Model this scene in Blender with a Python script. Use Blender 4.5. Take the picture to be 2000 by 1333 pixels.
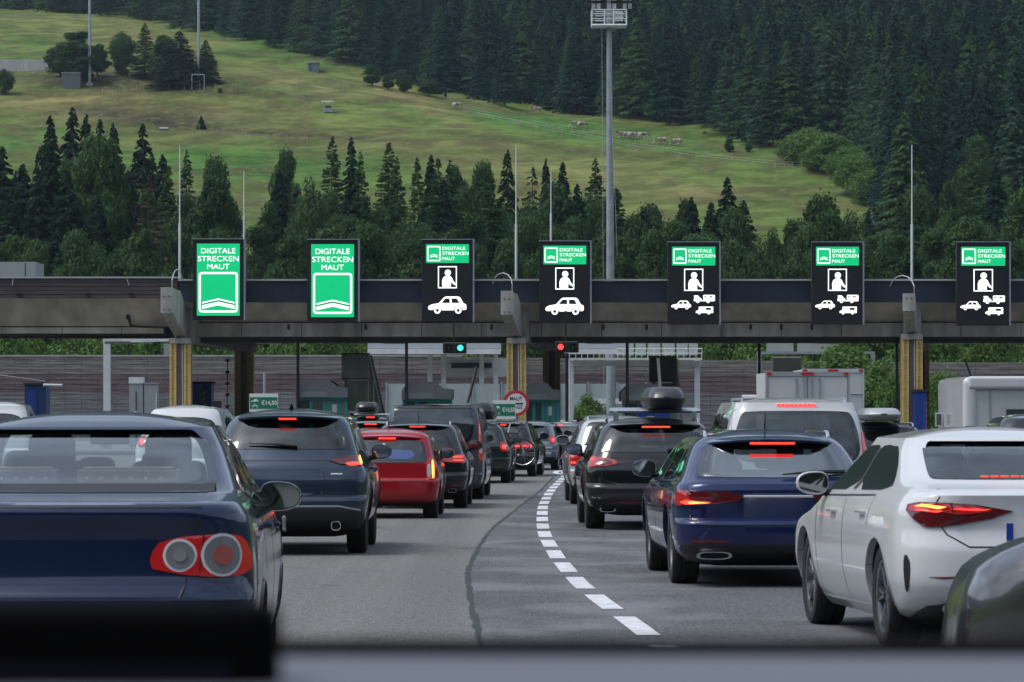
import bpy, bmesh, math, random
import numpy as np
from mathutils import Vector, Matrix
random.seed(7); np.random.seed(7)
SC = bpy.context.scene
for _o in list(bpy.data.objects): bpy.data.objects.remove(_o)

# ------------------------------------------------------------------ camera, light, exposure
F, CX, HZ, EYE = 7500.0, 1000.0, 812.0, 1.55        # focal length in photo pixels, principal column, horizon row, eye height
cam_d = bpy.data.cameras.new('camera'); cam = bpy.data.objects.new('camera', cam_d)
SC.collection.objects.link(cam); SC.camera = cam
cam.location = (0, 0, EYE); cam.rotation_euler = (math.radians(90), 0, 0)
cam_d.sensor_width = 36; cam_d.lens = 36 * F / 2000; cam_d.shift_y = (HZ - 666.5) / 2000
cam_d.clip_start = 0.1; cam_d.clip_end = 4000
cam_d.dof.use_dof = True; cam_d.dof.focus_distance = 95; cam_d.dof.aperture_fstop = 16

W = bpy.data.worlds.new('World'); SC.world = W; W.use_nodes = True
nt = W.node_tree; nt.nodes.clear()
sky = nt.nodes.new('ShaderNodeTexSky'); sky.sky_type = 'NISHITA'; sky.sun_disc = False
SUN_EL, SUN_AZ = 60, 255                             # degrees; azimuth clockwise from +Y
sky.sun_elevation = math.radians(SUN_EL); sky.sun_rotation = math.radians(SUN_AZ)
sky.air_density = 1.0; sky.dust_density = 1.5; sky.ozone_density = 1.0
hsv = nt.nodes.new('ShaderNodeHueSaturation'); hsv.inputs['Saturation'].default_value = 0.55; hsv.inputs['Value'].default_value = 1.0
# overcast: broken cloud layer lighter and darker over the whole dome
tc = nt.nodes.new('ShaderNodeTexCoord'); mp = nt.nodes.new('ShaderNodeMapping'); mp.inputs['Scale'].default_value = (1, 1, 3.0)
cn = nt.nodes.new('ShaderNodeTexNoise'); cn.inputs['Scale'].default_value = 2.6; cn.inputs['Detail'].default_value = 6
cr = nt.nodes.new('ShaderNodeMapRange'); cr.inputs[1].default_value = 0.35; cr.inputs[2].default_value = 0.68; cr.inputs[3].default_value = 0.62; cr.inputs[4].default_value = 1.5
mul = nt.nodes.new('ShaderNodeMixRGB'); mul.blend_type = 'MULTIPLY'; mul.inputs[0].default_value = 1
bg = nt.nodes.new('ShaderNodeBackground'); bg.inputs['Strength'].default_value = 0.13
wo = nt.nodes.new('ShaderNodeOutputWorld')
L = nt.links.new
L(tc.outputs['Generated'], mp.inputs['Vector']); L(mp.outputs[0], cn.inputs['Vector']); L(cn.outputs['Fac'], cr.inputs[0])
L(sky.outputs[0], hsv.inputs['Color']); L(hsv.outputs[0], mul.inputs[1]); L(cr.outputs[0], mul.inputs[2]); L(mul.outputs[0], bg.inputs['Color']); L(bg.outputs[0], wo.inputs['Surface'])

sd = bpy.data.lights.new('sun', 'SUN'); sd.energy = 0.9; sd.angle = math.radians(20); sd.color = (1, .96, .9)
sun = bpy.data.objects.new('sun', sd); SC.collection.objects.link(sun)
_e, _a = math.radians(SUN_EL), math.radians(SUN_AZ)
_d = Vector((math.sin(_a) * math.cos(_e), math.cos(_a) * math.cos(_e), math.sin(_e)))
sun.rotation_euler = _d.to_track_quat('Z', 'Y').to_euler(); sun.location = (0, -20, 60)
SC.view_settings.view_transform = 'Standard'; SC.view_settings.look = 'None'
SC.view_settings.exposure = 0.88; SC.view_settings.gamma = 1
SC.cycles.max_bounces = 8; SC.cycles.transparent_max_bounces = 24; SC.cycles.glossy_bounces = 3; SC.cycles.diffuse_bounces = 3
SC.cycles.caustics_reflective = False; SC.cycles.caustics_refractive = False
SC.render.film_transparent = False

# ------------------------------------------------------------------ helpers
def P(px, py, Y):
    """photo pixel at distance Y -> world point"""
    return Vector(((px - CX) / F * Y, Y, EYE + (HZ - py) / F * Y))
def G(px, py):
    """photo pixel on the flat road -> world point"""
    Y = EYE * F / (py - HZ); return Vector(((px - CX) / F * Y, Y, 0))

def tag(o, label=None, cat=None, group=None, kind=None):
    if label: o['label'] = label
    if cat: o['category'] = cat
    if group: o['group'] = group
    if kind: o['kind'] = kind
    return o
def empty(name, loc=(0, 0, 0), rz=0, label=None, cat=None, group=None):
    o = bpy.data.objects.new(name, None); SC.collection.objects.link(o); o.empty_display_size = .2
    o.location = loc; o.rotation_euler = (0, 0, rz); return tag(o, label, cat, group)
def link(name, me, parent=None, loc=None):
    o = bpy.data.objects.new(name, me); SC.collection.objects.link(o)
    if parent: o.parent = parent
    if loc is not None: o.location = loc
    return o

class MB:
    def __init__(s): s.v = []; s.f = []; s.m = []
    def add(s, vs, fs, m=0):
        b = len(s.v); s.v += [tuple(p) for p in vs]; s.f += [tuple(b + i for i in f) for f in fs]; s.m += [m] * len(fs); return s
    def box(s, c, d, m=0, rz=0, rx=0):
        x, y, z = d[0] / 2, d[1] / 2, d[2] / 2
        vs = [Vector((i * x, j * y, k * z)) for k in (-1, 1) for j in (-1, 1) for i in (-1, 1)]
        R = Matrix.Rotation(rz, 3, 'Z') @ Matrix.Rotation(rx, 3, 'X'); c = Vector(c)
        vs = [R @ v + c for v in vs]
        return s.add(vs, [(0, 2, 3, 1), (4, 5, 7, 6), (0, 1, 5, 4), (2, 6, 7, 3), (0, 4, 6, 2), (1, 3, 7, 5)], m)
    def span(s, x0, x1, y0, y1, z0, z1, m=0):
        return s.box(((x0 + x1) / 2, (y0 + y1) / 2, (z0 + z1) / 2), (abs(x1 - x0), abs(y1 - y0), abs(z1 - z0)), m)
    def tube(s, pts, r, n=8, m=0, cap=True):
        pts = [Vector(p) for p in pts]; rs = r if isinstance(r, (list, tuple)) else [r] * len(pts)
        rings = []; up = Vector((0, 0, 1))
        for i, p in enumerate(pts):
            d = (pts[min(i + 1, len(pts) - 1)] - pts[max(i - 1, 0)]).normalized()
            u = up if abs(d.z) < .95 else Vector((1, 0, 0))
            a = d.cross(u).normalized(); b = a.cross(d).normalized()
            rings.append([p + (a * math.cos(t) + b * math.sin(t)) * rs[i] for t in [2 * math.pi * k / n for k in range(n)]])
        vs = [q for r_ in rings for q in r_]; fs = []
        for i in range(len(pts) - 1):
            for k in range(n):
                fs.append((i * n + k, i * n + (k + 1) % n, (i + 1) * n + (k + 1) % n, (i + 1) * n + k))
        if cap: fs += [tuple(range(n - 1, -1, -1)), tuple((len(pts) - 1) * n + k for k in range(n))]
        return s.add(vs, fs, m)
    def prism(s, poly, axis, a0, a1, m=0):
        """2D polygon extruded along an axis ('x': poly=(y,z), 'y': poly=(x,z), 'z': poly=(x,y))"""
        def mk(p, a): return {'x': (a, p[0], p[1]), 'y': (p[0], a, p[1]), 'z': (p[0], p[1], a)}[axis]
        n = len(poly); vs = [mk(p, a0) for p in poly] + [mk(p, a1) for p in poly]
        fs = [tuple(range(n)), tuple(range(2 * n - 1, n - 1, -1))] + [(i, n + i, n + (i + 1) % n, (i + 1) % n) for i in range(n)]
        return s.add(vs, fs, m)
    def lathe(s, prof, c, axis='x', n=32, m=0, a0=0):
        """profile of (r, h) revolved about an axis through c"""
        vs = []; c = Vector(c)
        for r, h in prof:
            for k in range(n):
                t = a0 + 2 * math.pi * k / n; a, b = r * math.cos(t), r * math.sin(t)
                vs.append(c + Vector({'x': (h, a, b), 'y': (a, h, b), 'z': (a, b, h)}[axis]))
        fs = [(i * n + k, i * n + (k + 1) % n, (i + 1) * n + (k + 1) % n, (i + 1) * n + k) for i in range(len(prof) - 1) for k in range(n)]
        return s.add(vs, fs, m)
    def mesh(s, name, mats, smooth=None, fix=True):
        me = bpy.data.meshes.new(name); me.from_pydata(s.v, [], s.f)
        for mm in (mats if isinstance(mats, (list, tuple)) else [mats]): me.materials.append(mm)
        me.polygons.foreach_set('material_index', s.m)
        if fix:
            bm = bmesh.new(); bm.from_mesh(me); bmesh.ops.recalc_face_normals(bm, faces=bm.faces); bm.to_mesh(me); bm.free()
        if smooth is not None:
            me.polygons.foreach_set('use_smooth', [True] * len(me.polygons)); me.set_sharp_from_angle(angle=math.radians(smooth))
        me.update(); return me
    def build(s, name, mats, parent=None, smooth=None, loc=None, fix=True):
        return link(name, s.mesh(name, mats, smooth, fix), parent, loc)

def bevel(o, w=.02, seg=2, ang=40):
    m = o.modifiers.new('bevel', 'BEVEL'); m.width = w; m.segments = seg; m.limit_method = 'ANGLE'; m.angle_limit = math.radians(ang); return o

# ------------------------------------------------------------------ materials
_M = {}
def mat(name, col=(.5, .5, .5), rough=.6, metal=0, coat=0, var=.0, scale=6, bump=0, emis=None, es=0, spec=.5, col2=None, stretch=None, flake=0):
    if name in _M: return _M[name]
    m = bpy.data.materials.new(name); m.use_nodes = True; n = m.node_tree; b = n.nodes['Principled BSDF']; _M[name] = m
    b.inputs['Base Color'].default_value = (*col, 1); b.inputs['Roughness'].default_value = rough; b.inputs['Metallic'].default_value = metal
    b.inputs['Coat Weight'].default_value = coat; b.inputs['Coat Roughness'].default_value = .03; b.inputs['Specular IOR Level'].default_value = spec
    if emis: b.inputs['Emission Color'].default_value = (*emis, 1); b.inputs['Emission Strength'].default_value = es
    if var or bump or col2:
        t = n.nodes.new('ShaderNodeTexCoord'); mpn = n.nodes.new('ShaderNodeMapping'); n.links.new(t.outputs['Object'], mpn.inputs[0])
        if stretch: mpn.inputs['Scale'].default_value = stretch
        no = n.nodes.new('ShaderNodeTexNoise'); no.inputs['Scale'].default_value = scale; no.inputs['Detail'].default_value = 5; n.links.new(mpn.outputs[0], no.inputs['Vector'])
        if var or col2:
            r = n.nodes.new('ShaderNodeValToRGB'); e = r.color_ramp.elements; e[0].position = .3; e[1].position = .7
            c2 = col2 or tuple(min(1, c * (1 + var)) for c in col); c1 = col if col2 else tuple(c * (1 - var) for c in col)
            e[0].color = (*c1, 1); e[1].color = (*c2, 1); n.links.new(no.outputs['Fac'], r.inputs[0]); n.links.new(r.outputs[0], b.inputs['Base Color'])
        if bump:
            bn = n.nodes.new('ShaderNodeBump'); bn.inputs['Strength'].default_value = bump; bn.inputs['Distance'].default_value = .02
            n.links.new(no.outputs['Fac'], bn.inputs['Height']); n.links.new(bn.outputs[0], b.inputs['Normal'])
    return m
def paint(name, col, metal=.35, rough=.32):
    """car paint: flaked base under a clear coat, a little dust that dulls the lower body"""
    if name in _M: return _M[name]
    m = mat(name, col, rough, metal, 1, spec=.15); n = m.node_tree; b = n.nodes['Principled BSDF']
    t = n.nodes.new('ShaderNodeTexCoord'); no = n.nodes.new('ShaderNodeTexNoise'); no.inputs['Scale'].default_value = 3.5; no.inputs['Detail'].default_value = 7
    n.links.new(t.outputs['Object'], no.inputs['Vector'])
    r = n.nodes.new('ShaderNodeMapRange'); r.inputs[1].default_value = .4; r.inputs[2].default_value = .75; r.inputs[3].default_value = .02; r.inputs[4].default_value = .12
    n.links.new(no.outputs['Fac'], r.inputs[0]); n.links.new(r.outputs[0], b.inputs['Coat Roughness'])
    sx = n.nodes.new('ShaderNodeSeparateXYZ'); n.links.new(t.outputs['Object'], sx.inputs[0])
    dr = n.nodes.new('ShaderNodeMapRange'); dr.inputs[1].default_value = .75; dr.inputs[2].default_value = .2; dr.inputs[3].default_value = 0; dr.inputs[4].default_value = .10
    n.links.new(sx.outputs['Z'], dr.inputs[0]); mu = n.nodes.new('ShaderNodeMath'); mu.operation = 'MULTIPLY'; n.links.new(dr.outputs[0], mu.inputs[0]); n.links.new(no.outputs['Fac'], mu.inputs[1])
    mx = n.nodes.new('ShaderNodeMixRGB'); mx.inputs[1].default_value = (*col, 1); mx.inputs[2].default_value = (.07, .068, .065, 1); n.links.new(mu.outputs[0], mx.inputs[0]); n.links.new(mx.outputs[0], b.inputs['Base Color'])
    return m
def glass(name, tint=(.25, .28, .28), f0=.08):
    if name in _M: return _M[name]
    m = bpy.data.materials.new(name); m.use_nodes = True; n = m.node_tree; n.nodes.clear(); _M[name] = m
    tr = n.nodes.new('ShaderNodeBsdfTransparent'); tr.inputs[0].default_value = (*tint, 1)
    gl = n.nodes.new('ShaderNodeBsdfGlossy'); gl.inputs['Roughness'].default_value = .02; gl.inputs['Color'].default_value = (.95, 1, 1, 1)
    fr = n.nodes.new('ShaderNodeFresnel'); fr.inputs['IOR'].default_value = 1.52
    ad = n.nodes.new('ShaderNodeMath'); ad.operation = 'ADD'; ad.use_clamp = True; ad.inputs[1].default_value = f0; n.links.new(fr.outputs[0], ad.inputs[0])
    mx = n.nodes.new('ShaderNodeMixShader'); o = n.nodes.new('ShaderNodeOutputMaterial')
    t = n.nodes.new('ShaderNodeTexCoord'); no = n.nodes.new('ShaderNodeTexNoise'); no.inputs['Scale'].default_value = 1.3; bn = n.nodes.new('ShaderNodeBump'); bn.inputs['Strength'].default_value = .08; bn.inputs['Distance'].default_value = .05
    n.links.new(t.outputs['Object'], no.inputs['Vector']); n.links.new(no.outputs['Fac'], bn.inputs['Height']); n.links.new(bn.outputs[0], gl.inputs['Normal'])
    n.links.new(ad.outputs[0], mx.inputs[0]); n.links.new(tr.outputs[0], mx.inputs[1]); n.links.new(gl.outputs[0], mx.inputs[2]); n.links.new(mx.outputs[0], o.inputs[0])
    return m
BLACK = mat('black_plastic', (.012, .012, .014), .45)
RUBBER = mat('tyre_rubber', (.015, .015, .016), .85, var=.3, scale=30, bump=.2)
DARKIN = mat('cabin_trim', (.02, .021, .023), .8)
BRIGHT = mat('bright_trim', (.72, .74, .76), .35, .5)
CHROME = mat('chrome', (.75, .77, .8), .15, 1)
ALU = mat('aluminium', (.5, .52, .55), .35, .9)
RIM = mat('alloy_rim', (.28, .29, .31), .3, .9)
RIMD = mat('dark_alloy_rim', (.05, .052, .056), .3, .8)
MIRR = mat('mirror_surface', (.34, .38, .39), .03, 1)
REDL = mat('red_lamp_lens', (.28, .008, .012), .12, 0, 1, emis=(1, .02, .02), es=.07)
REDD = mat('dark_red_lens', (.10, .004, .008), .12, 0, 1)
REDG = mat('lit_red_led', (.8, .05, .03), .3, emis=(1, .045, .03), es=1.25)
ORNG = mat('lit_amber_led', (.9, .3, .05), .3, emis=(1, .30, .06), es=1.7)
RINGW = mat('white_ring', (.72, .72, .74), .3, 0, .6)
WHTL = mat('clear_lamp_lens', (.62, .6, .6), .2, 0, 1)
# ------------------------------------------------------------------ terrain
def fbm(x, y, sc, seed=0, octv=4):
    rs = np.random.RandomState(seed); r = np.zeros_like(x, dtype=float); a = 1
    for o in range(octv):
        for k in range(4):
            th = rs.rand() * 6.283; ph = rs.rand() * 6.283; f = (2 ** o) / sc * (.7 + .6 * rs.rand())
            r += a * np.sin((x * math.cos(th) + y * math.sin(th)) * f * 6.283 + ph) / 4
        a *= .5
    return r
def sstep(a, b, x): t = np.clip((x - a) / (b - a), 0, 1); return t * t * (3 - 2 * t)
def land(x, y):
    x = np.asarray(x, float); y = np.asarray(y, float)
    z = 3.2 * sstep(234, 262, y) + 2.2 * sstep(262, 340, y)
    z = z + .16 * np.maximum(0, y - 345) - .02 * np.maximum(0, y - 900) + .38 * np.maximum(0, y - 1230)
    z = z + sstep(400, 520, y) * (2.2 * fbm(x, y * .6, 210, 3, 3) + .7 * fbm(x, y, 30, 5, 3))
    # rounded shoulder of the nearer pasture, higher to the left, and the hollow behind it
    cy = 640 - .25 * (x + 60)
    am = 6.5 * (1 - sstep(-45, 12, x))
    z = z + am * np.exp(-((y - cy) / 42) ** 2) - .55 * am * np.exp(-((y - cy - 85) / 40) ** 2)
    side = np.maximum(0, np.abs(x) - (60 + .25 * np.maximum(0, y))); z = z + .22 * side * sstep(-40, 100, side + 20)
    back = np.maximum(0, -y - 70); z = z + .42 * back  # unseen rise behind the camera, added and steepened for darker car reflections
    return z
def hit(px, py, y0=245, y1=1500):
    ys = np.linspace(y0, y1, 2600); xs = (px - CX) / F * ys; zr = EYE + (HZ - py) / F * ys; d = land(xs, ys) - zr
    i = np.argmax(d > 0)
    if not (d > 0).any(): i = len(ys) - 1
    return Vector((xs[i], ys[i], float(land(xs[i], ys[i]))))
def proj(x, y, z): return CX + F * x / y, HZ - F * (z - EYE) / y

def terrain_mesh():
    xs = np.concatenate([np.linspace(-900, -220, 18), np.linspace(-200, 200, 201), np.linspace(220, 900, 18)])
    ys = np.concatenate([np.linspace(-900, 0, 24), np.linspace(20, 230, 22), np.linspace(233, 460, 120), np.linspace(463, 1100, 300), np.linspace(1110, 2200, 44)])
    X, Y = np.meshgrid(xs, ys); Z = land(X, Y) - .03 * (Y < 233)
    nx, ny = len(xs), len(ys)
    v = np.stack([X, Y, Z], -1).reshape(-1, 3)
    me = bpy.data.meshes.new('hillside'); idx = np.arange(nx * ny).reshape(ny, nx)
    q = np.stack([idx[:-1, :-1], idx[:-1, 1:], idx[1:, 1:], idx[1:, :-1]], -1).reshape(-1, 4)
    me.from_pydata(v.tolist(), [], q.tolist()); me.polygons.foreach_set('use_smooth', [True] * len(me.polygons))
    # dry grass, lush grass, bare earth with the crest's shadow line painted in
    yy = np.maximum(Y, 100); px = CX + F * X / yy; py = HZ - F * (Z - EYE) / yy
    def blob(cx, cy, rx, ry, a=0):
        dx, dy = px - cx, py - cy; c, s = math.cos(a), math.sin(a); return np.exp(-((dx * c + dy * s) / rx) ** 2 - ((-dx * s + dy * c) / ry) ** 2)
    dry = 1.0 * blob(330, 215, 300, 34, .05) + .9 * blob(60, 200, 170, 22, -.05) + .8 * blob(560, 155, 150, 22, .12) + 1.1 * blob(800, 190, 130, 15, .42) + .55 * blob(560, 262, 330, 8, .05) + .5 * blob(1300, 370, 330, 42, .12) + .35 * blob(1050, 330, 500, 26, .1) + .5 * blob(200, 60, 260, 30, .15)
    soil_shade = 1.5 * blob(240, 158, 200, 20, .03) + .9 * blob(250, 222, 170, 18, .04) + 1.4 * blob(600, 266, 190, 5, .06) + .9 * blob(330, 242, 90, 12) + .7 * blob(520, 185, 200, 6, .05) + .6 * blob(1180, 300, 300, 4, .14)
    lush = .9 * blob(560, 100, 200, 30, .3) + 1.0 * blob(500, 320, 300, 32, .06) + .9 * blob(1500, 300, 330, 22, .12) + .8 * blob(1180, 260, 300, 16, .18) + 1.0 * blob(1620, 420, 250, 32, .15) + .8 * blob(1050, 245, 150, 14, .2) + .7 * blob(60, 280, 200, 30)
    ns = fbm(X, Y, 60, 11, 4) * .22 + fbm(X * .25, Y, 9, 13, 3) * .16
    far = (1 - sstep(1180, 1260, Y)) * sstep(-60, 10, Y) * sstep(0, 60, 200 + .25 * np.maximum(0, Y) - np.abs(X))  # also turns the unseen land behind the camera dark for the car reflections
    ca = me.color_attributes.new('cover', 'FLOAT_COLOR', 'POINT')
    c = np.stack([np.clip(dry + ns, 0, 1), np.clip(soil_shade + ns * .6, 0, 1), np.clip(lush - ns, 0, 1), far], -1).astype(np.float32)
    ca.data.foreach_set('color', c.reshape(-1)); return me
def terrain_mat():
    m = bpy.data.materials.new('pasture'); m.use_nodes = True; n = m.node_tree; b = n.nodes['Principled BSDF']; b.inputs['Roughness'].default_value = .95; b.inputs['Specular IOR Level'].default_value = .1
    at = n.nodes.new('ShaderNodeVertexColor'); at.layer_name = 'cover'; sp = n.nodes.new('ShaderNodeSeparateColor'); n.links.new(at.outputs[0], sp.inputs[0])
    t = n.nodes.new('ShaderNodeTexCoord')
    def noise(sc, st, det=6):
        mpn = n.nodes.new('ShaderNodeMapping'); mpn.inputs['Scale'].default_value = st; n.links.new(t.outputs['Object'], mpn.inputs[0])
        no = n.nodes.new('ShaderNodeTexNoise'); no.inputs['Scale'].default_value = sc; no.inputs['Detail'].default_value = det; no.inputs['Roughness'].default_value = .65; n.links.new(mpn.outputs[0], no.inputs['Vector']); return no.outputs['Fac']
    def mix(f, a, bb, typ='MIX'):
        x = n.nodes.new('ShaderNodeMixRGB'); x.blend_type = typ
        for i, s in ((0, f), (1, a), (2, bb)):
            if hasattr(s, 'links') or hasattr(s, 'is_linked'): n.links.new(s, x.inputs[i])
            else: x.inputs[i].default_value = s if i == 0 else (*s, 1)
        return x.outputs[0]
    def rng(s, a, bb, c=0, d=1):
        r = n.nodes.new('ShaderNodeMapRange'); n.links.new(s, r.inputs[0])
        for i, v in enumerate((a, bb, c, d)): r.inputs[i + 1].default_value = v
        return r.outputs[0]
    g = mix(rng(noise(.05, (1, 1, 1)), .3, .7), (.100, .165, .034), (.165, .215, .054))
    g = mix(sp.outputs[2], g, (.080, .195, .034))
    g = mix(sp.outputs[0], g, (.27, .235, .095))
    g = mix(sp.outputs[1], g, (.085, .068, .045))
    g = mix(rng(noise(.55, (.3, .22, 1), 8), .42, .58, 0, 1), g, (.52, .56, .5), 'MULTIPLY')
    g = mix(rng(noise(.10, (.35, .5, 1), 5), .42, .6, 0, .8), g, (.62, .70, .6), 'MULTIPLY')
    tuft = mix(rng(noise(.35, (.5, .30, 1), 8), .50, .60, 0, .75), g, (.09, .075, .035))
    full = mix(rng(noise(1.1, (.6, .25, 1), 8), .52, .64, 0, .7), tuft, (.14, .17, .055))
    n.links.new(mix(rng(at.outputs['Alpha'], 0, 1, 1, 0), full, (.012, .022, .014)), b.inputs['Base Color'])
    bn = n.nodes.new('ShaderNodeBump'); bn.inputs['Strength'].default_value = .6; bn.inputs['Distance'].default_value = .5
    n.links.new(noise(.8, (.4, 1, 1), 8), bn.inputs['Height']); n.links.new(bn.outputs[0], b.inputs['Normal'])
    return m
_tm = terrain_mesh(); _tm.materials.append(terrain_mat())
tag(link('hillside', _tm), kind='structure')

# ------------------------------------------------------------------ roads and markings
def asphalt(name, c1, c2, streak=0, sc=22):
    m = bpy.data.materials.new(name); m.use_nodes = True; n = m.node_tree; b = n.nodes['Principled BSDF']; b.inputs['Roughness'].default_value = .82; b.inputs['Specular IOR Level'].default_value = .35
    t = n.nodes.new('ShaderNodeTexCoord')
    def noise(s, st=(1, 1, 1), det=6):
        mpn = n.nodes.new('ShaderNodeMapping'); mpn.inputs['Scale'].default_value = st; n.links.new(t.outputs['Object'], mpn.inputs[0])
        no = n.nodes.new('ShaderNodeTexNoise'); no.inputs['Scale'].default_value = s; no.inputs['Detail'].default_value = det; n.links.new(mpn.outputs[0], no.inputs['Vector']); return no.outputs['Fac']
    def rng(s, a, bb, c, d):
        r = n.nodes.new('ShaderNodeMapRange'); n.links.new(s, r.inputs[0])
        for i, v in enumerate((a, bb, c, d)): r.inputs[i + 1].default_value = v
        return r.outputs[0]
    def mix(f, a, bb, typ='MIX'):
        x = n.nodes.new('ShaderNodeMixRGB'); x.blend_type = typ; n.links.new(f, x.inputs[0])
        for i, s in ((1, a), (2, bb)):
            if hasattr(s, 'is_linked'): n.links.new(s, x.inputs[i])
            else: x.inputs[i].default_value = (*s, 1)
        return x.outputs[0]
    c = mix(rng(noise(sc, (1, .35, 1), 3), .35, .65, 0, 1), c1, c2)
    c = mix(rng(noise(.35, (1, .15, 1)), .4, .65, 0, .45), c, tuple(k * .62 for k in c1))
    c = mix(rng(noise(1.1, (1, .012, 1), 3), .48, .62, 0, .32), c, tuple(k * .5 for k in c1))
    c = mix(rng(noise(.7, (1, .5, 1), 3), .66, .70, 0, .6), c, (.03, .03, .031))
    if streak:
        c = mix(rng(noise(.9, (.8, .5, 1), 9), .47, .62, 0, streak), c, (.25, .26, .275))
        c = mix(rng(noise(2.5, (2.2, .1, 1), 4), .55, .7, 0, .4), c, (.045, .046, .05))
        c = mix(rng(noise(.6, (.25, 1.6, 1), 6), .55, .72, 0, .3), c, (.17, .175, .185))
    c = mix(rng(noise(55, (1, .3, 1), 3), .52, .68, 0, .7), c, tuple(min(1, k * 2.0) for k in c2))
    n.links.new(c, b.inputs['Base Color'])
    bn = n.nodes.new('ShaderNodeBump'); bn.inputs['Strength'].default_value = .5; bn.inputs['Distance'].default_value = .01
    n.links.new(noise(60, (1, 1, 1), 3), bn.inputs['Height']); n.links.new(bn.outputs[0], b.inputs['Normal']); return m
A1 = asphalt('old_asphalt', (.11, .113, .108), (.17, .17, .157), sc=14)
A2 = asphalt('new_asphalt', (.062, .066, .071), (.105, .11, .115), streak=.4)
tag(MB().add([(-70, -60, 0), (75, -60, 0), (75, 231.5, 0), (-70, 231.5, 0)], [(0, 1, 2, 3)]).build('road', A1), kind='structure')
seam = [(985, 1420), (940, 1250), (922, 1180), (914, 1128), (920, 1100), (940, 1062), (966, 1030), (1000, 1002), (1036, 975), (1060, 955), (1085, 930), (1100, 912), (1112, 898)]
sp_ = [G(a, b) for a, b in seam]
sp_ = [Vector((sp_[0].x + .3, -30, 0))] + sp_
def resamp(pts, k=10, wob=0):
    out = []
    for i in range(len(pts) - 1):
        for j in range(k):
            t = j / k; p = pts[i].lerp(pts[i + 1], t); out.append(Vector((p.x + random.uniform(-wob, wob), p.y, p.z)))
    return out + [pts[-1]]
sr = resamp(sp_, 12, .015)
vs = [(p.x, p.y, .004) for p in sr] + [(40, p.y, .004) for p in sr]; n_ = len(sr)
tag(MB().add(vs, [(i, n_ + i, n_ + i + 1, i + 1) for i in range(n_ - 1)]).build('newer_road_surface', A2), kind='structure')
TAR = mat('tar_seam', (.018, .018, .019), .5, var=.4, scale=8)
vs = []; 
for i, p in enumerate(sr): w = .018 + .022 * random.random(); vs += [(p.x - w, p.y, .007), (p.x + w * .6, p.y, .007)]
tag(MB().add(vs, [(2 * i, 2 * i + 1, 2 * i + 3, 2 * i + 2) for i in range(n_ - 1)]).build('road_seam', TAR), kind='structure')
LINE = mat('road_paint', (.42, .43, .44), .6, col2=(.78, .80, .82), scale=7, bump=.3)
dc = [(1330, 1290), (1240, 1222), (1177, 1177), (1133, 1142), (1108, 1114), (1089, 1091), (1077, 1071), (1068, 1055), (1062, 1040), (1060, 1027), (1059, 1015), (1059, 1004), (1060, 993), (1063, 983), (1067, 974), (1072, 965), (1078, 957), (1085, 949), (1093, 941), (1100, 934), (1106, 928)]
dp = [G(a, b) for a, b in dc]; DY = np.array([p.y for p in dp]); DX = np.array([p.x for p in dp])
def lx(y): return float(np.interp(y, DY, DX)) if y > DY[0] else DX[0] + (y - DY[0]) * (DX[1] - DX[0]) / (DY[1] - DY[0])
y = 27.0 - 3.62 * 3
while y < 104:
    mb = MB(); ln = 2.45
    seg = [y + ln * k / 4 for k in range(5)]; vs = []
    for q in seg: vs += [(lx(q) - .085, q, .0085), (lx(q) + .085, q, .0085)]
    mb.add(vs, [(2 * i, 2 * i + 1, 2 * i + 3, 2 * i + 2) for i in range(4)])
    tag(mb.build('lane_marking', LINE), kind='structure'); y += 3.62
c = G(1112, 924); mb = MB(); vs = []
for k in range(28):
    t = 2 * math.pi * k / 28; vs += [(c.x + .45 * math.cos(t), c.y + 4.5 * math.sin(t), .0085), (c.x + .3 * math.cos(t), c.y + 3.4 * math.sin(t), .0085)]
mb.add(vs, [(2 * i, (2 * i + 2) % 56, (2 * i + 3) % 56, 2 * i + 1) for i in range(28)]); tag(mb.build('road_symbol', LINE), kind='structure')

# ------------------------------------------------------------------ trees
def foliage(name, c1, c2, c3):
    m = bpy.data.materials.new(name); m.use_nodes = True; n = m.node_tree; b = n.nodes['Principled BSDF']; b.inputs['Roughness'].default_value = .75; b.inputs['Specular IOR Level'].default_value = .15
    oi = n.nodes.new('ShaderNodeObjectInfo'); t = n.nodes.new('ShaderNodeTexCoord'); no = n.nodes.new('ShaderNodeTexNoise'); no.inputs['Scale'].default_value = .55; no.inputs['Detail'].default_value = 4
    n.links.new(t.outputs['Object'], no.inputs['Vector'])
    r = n.nodes.new('ShaderNodeValToRGB'); e = r.color_ramp.elements; e[0].position = .32; e[0].color = (*c1, 1); e[1].position = .7; e[1].color = (*c2, 1); n.links.new(no.outputs['Fac'], r.inputs[0])
    x = n.nodes.new('ShaderNodeMixRGB'); rr = n.nodes.new('ShaderNodeMapRange'); rr.inputs[3].default_value = 0; rr.inputs[4].default_value = .75; n.links.new(oi.outputs['Random'], rr.inputs[0]); n.links.new(rr.outputs[0], x.inputs[0])
    n.links.new(r.outputs[0], x.inputs[1]); x.inputs[2].default_value = (*c3, 1); n.links.new(x.outputs[0], b.inputs['Base Color'])
    tr = n.nodes.new('ShaderNodeBsdfTranslucent'); n.links.new(x.outputs[0], tr.inputs[0]); ms = n.nodes.new('ShaderNodeMixShader'); ms.inputs[0].default_value = .25
    n.links.new(b.outputs[0], ms.inputs[1]); n.links.new(tr.outputs[0], ms.inputs[2]); n.links.new(ms.outputs[0], n.nodes['Material Output'].inputs[0]); return m
SPR = foliage('spruce_needles', (.008, .027, .018), (.022, .054, .026), (.018, .045, .030))
FRS = foliage('forest_needles', (.010, .036, .030), (.030, .070, .044), (.018, .054, .038))
FRS2 = foliage('pale_forest_needles', (.030, .068, .046), (.060, .110, .060), (.05, .10, .05))
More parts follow.
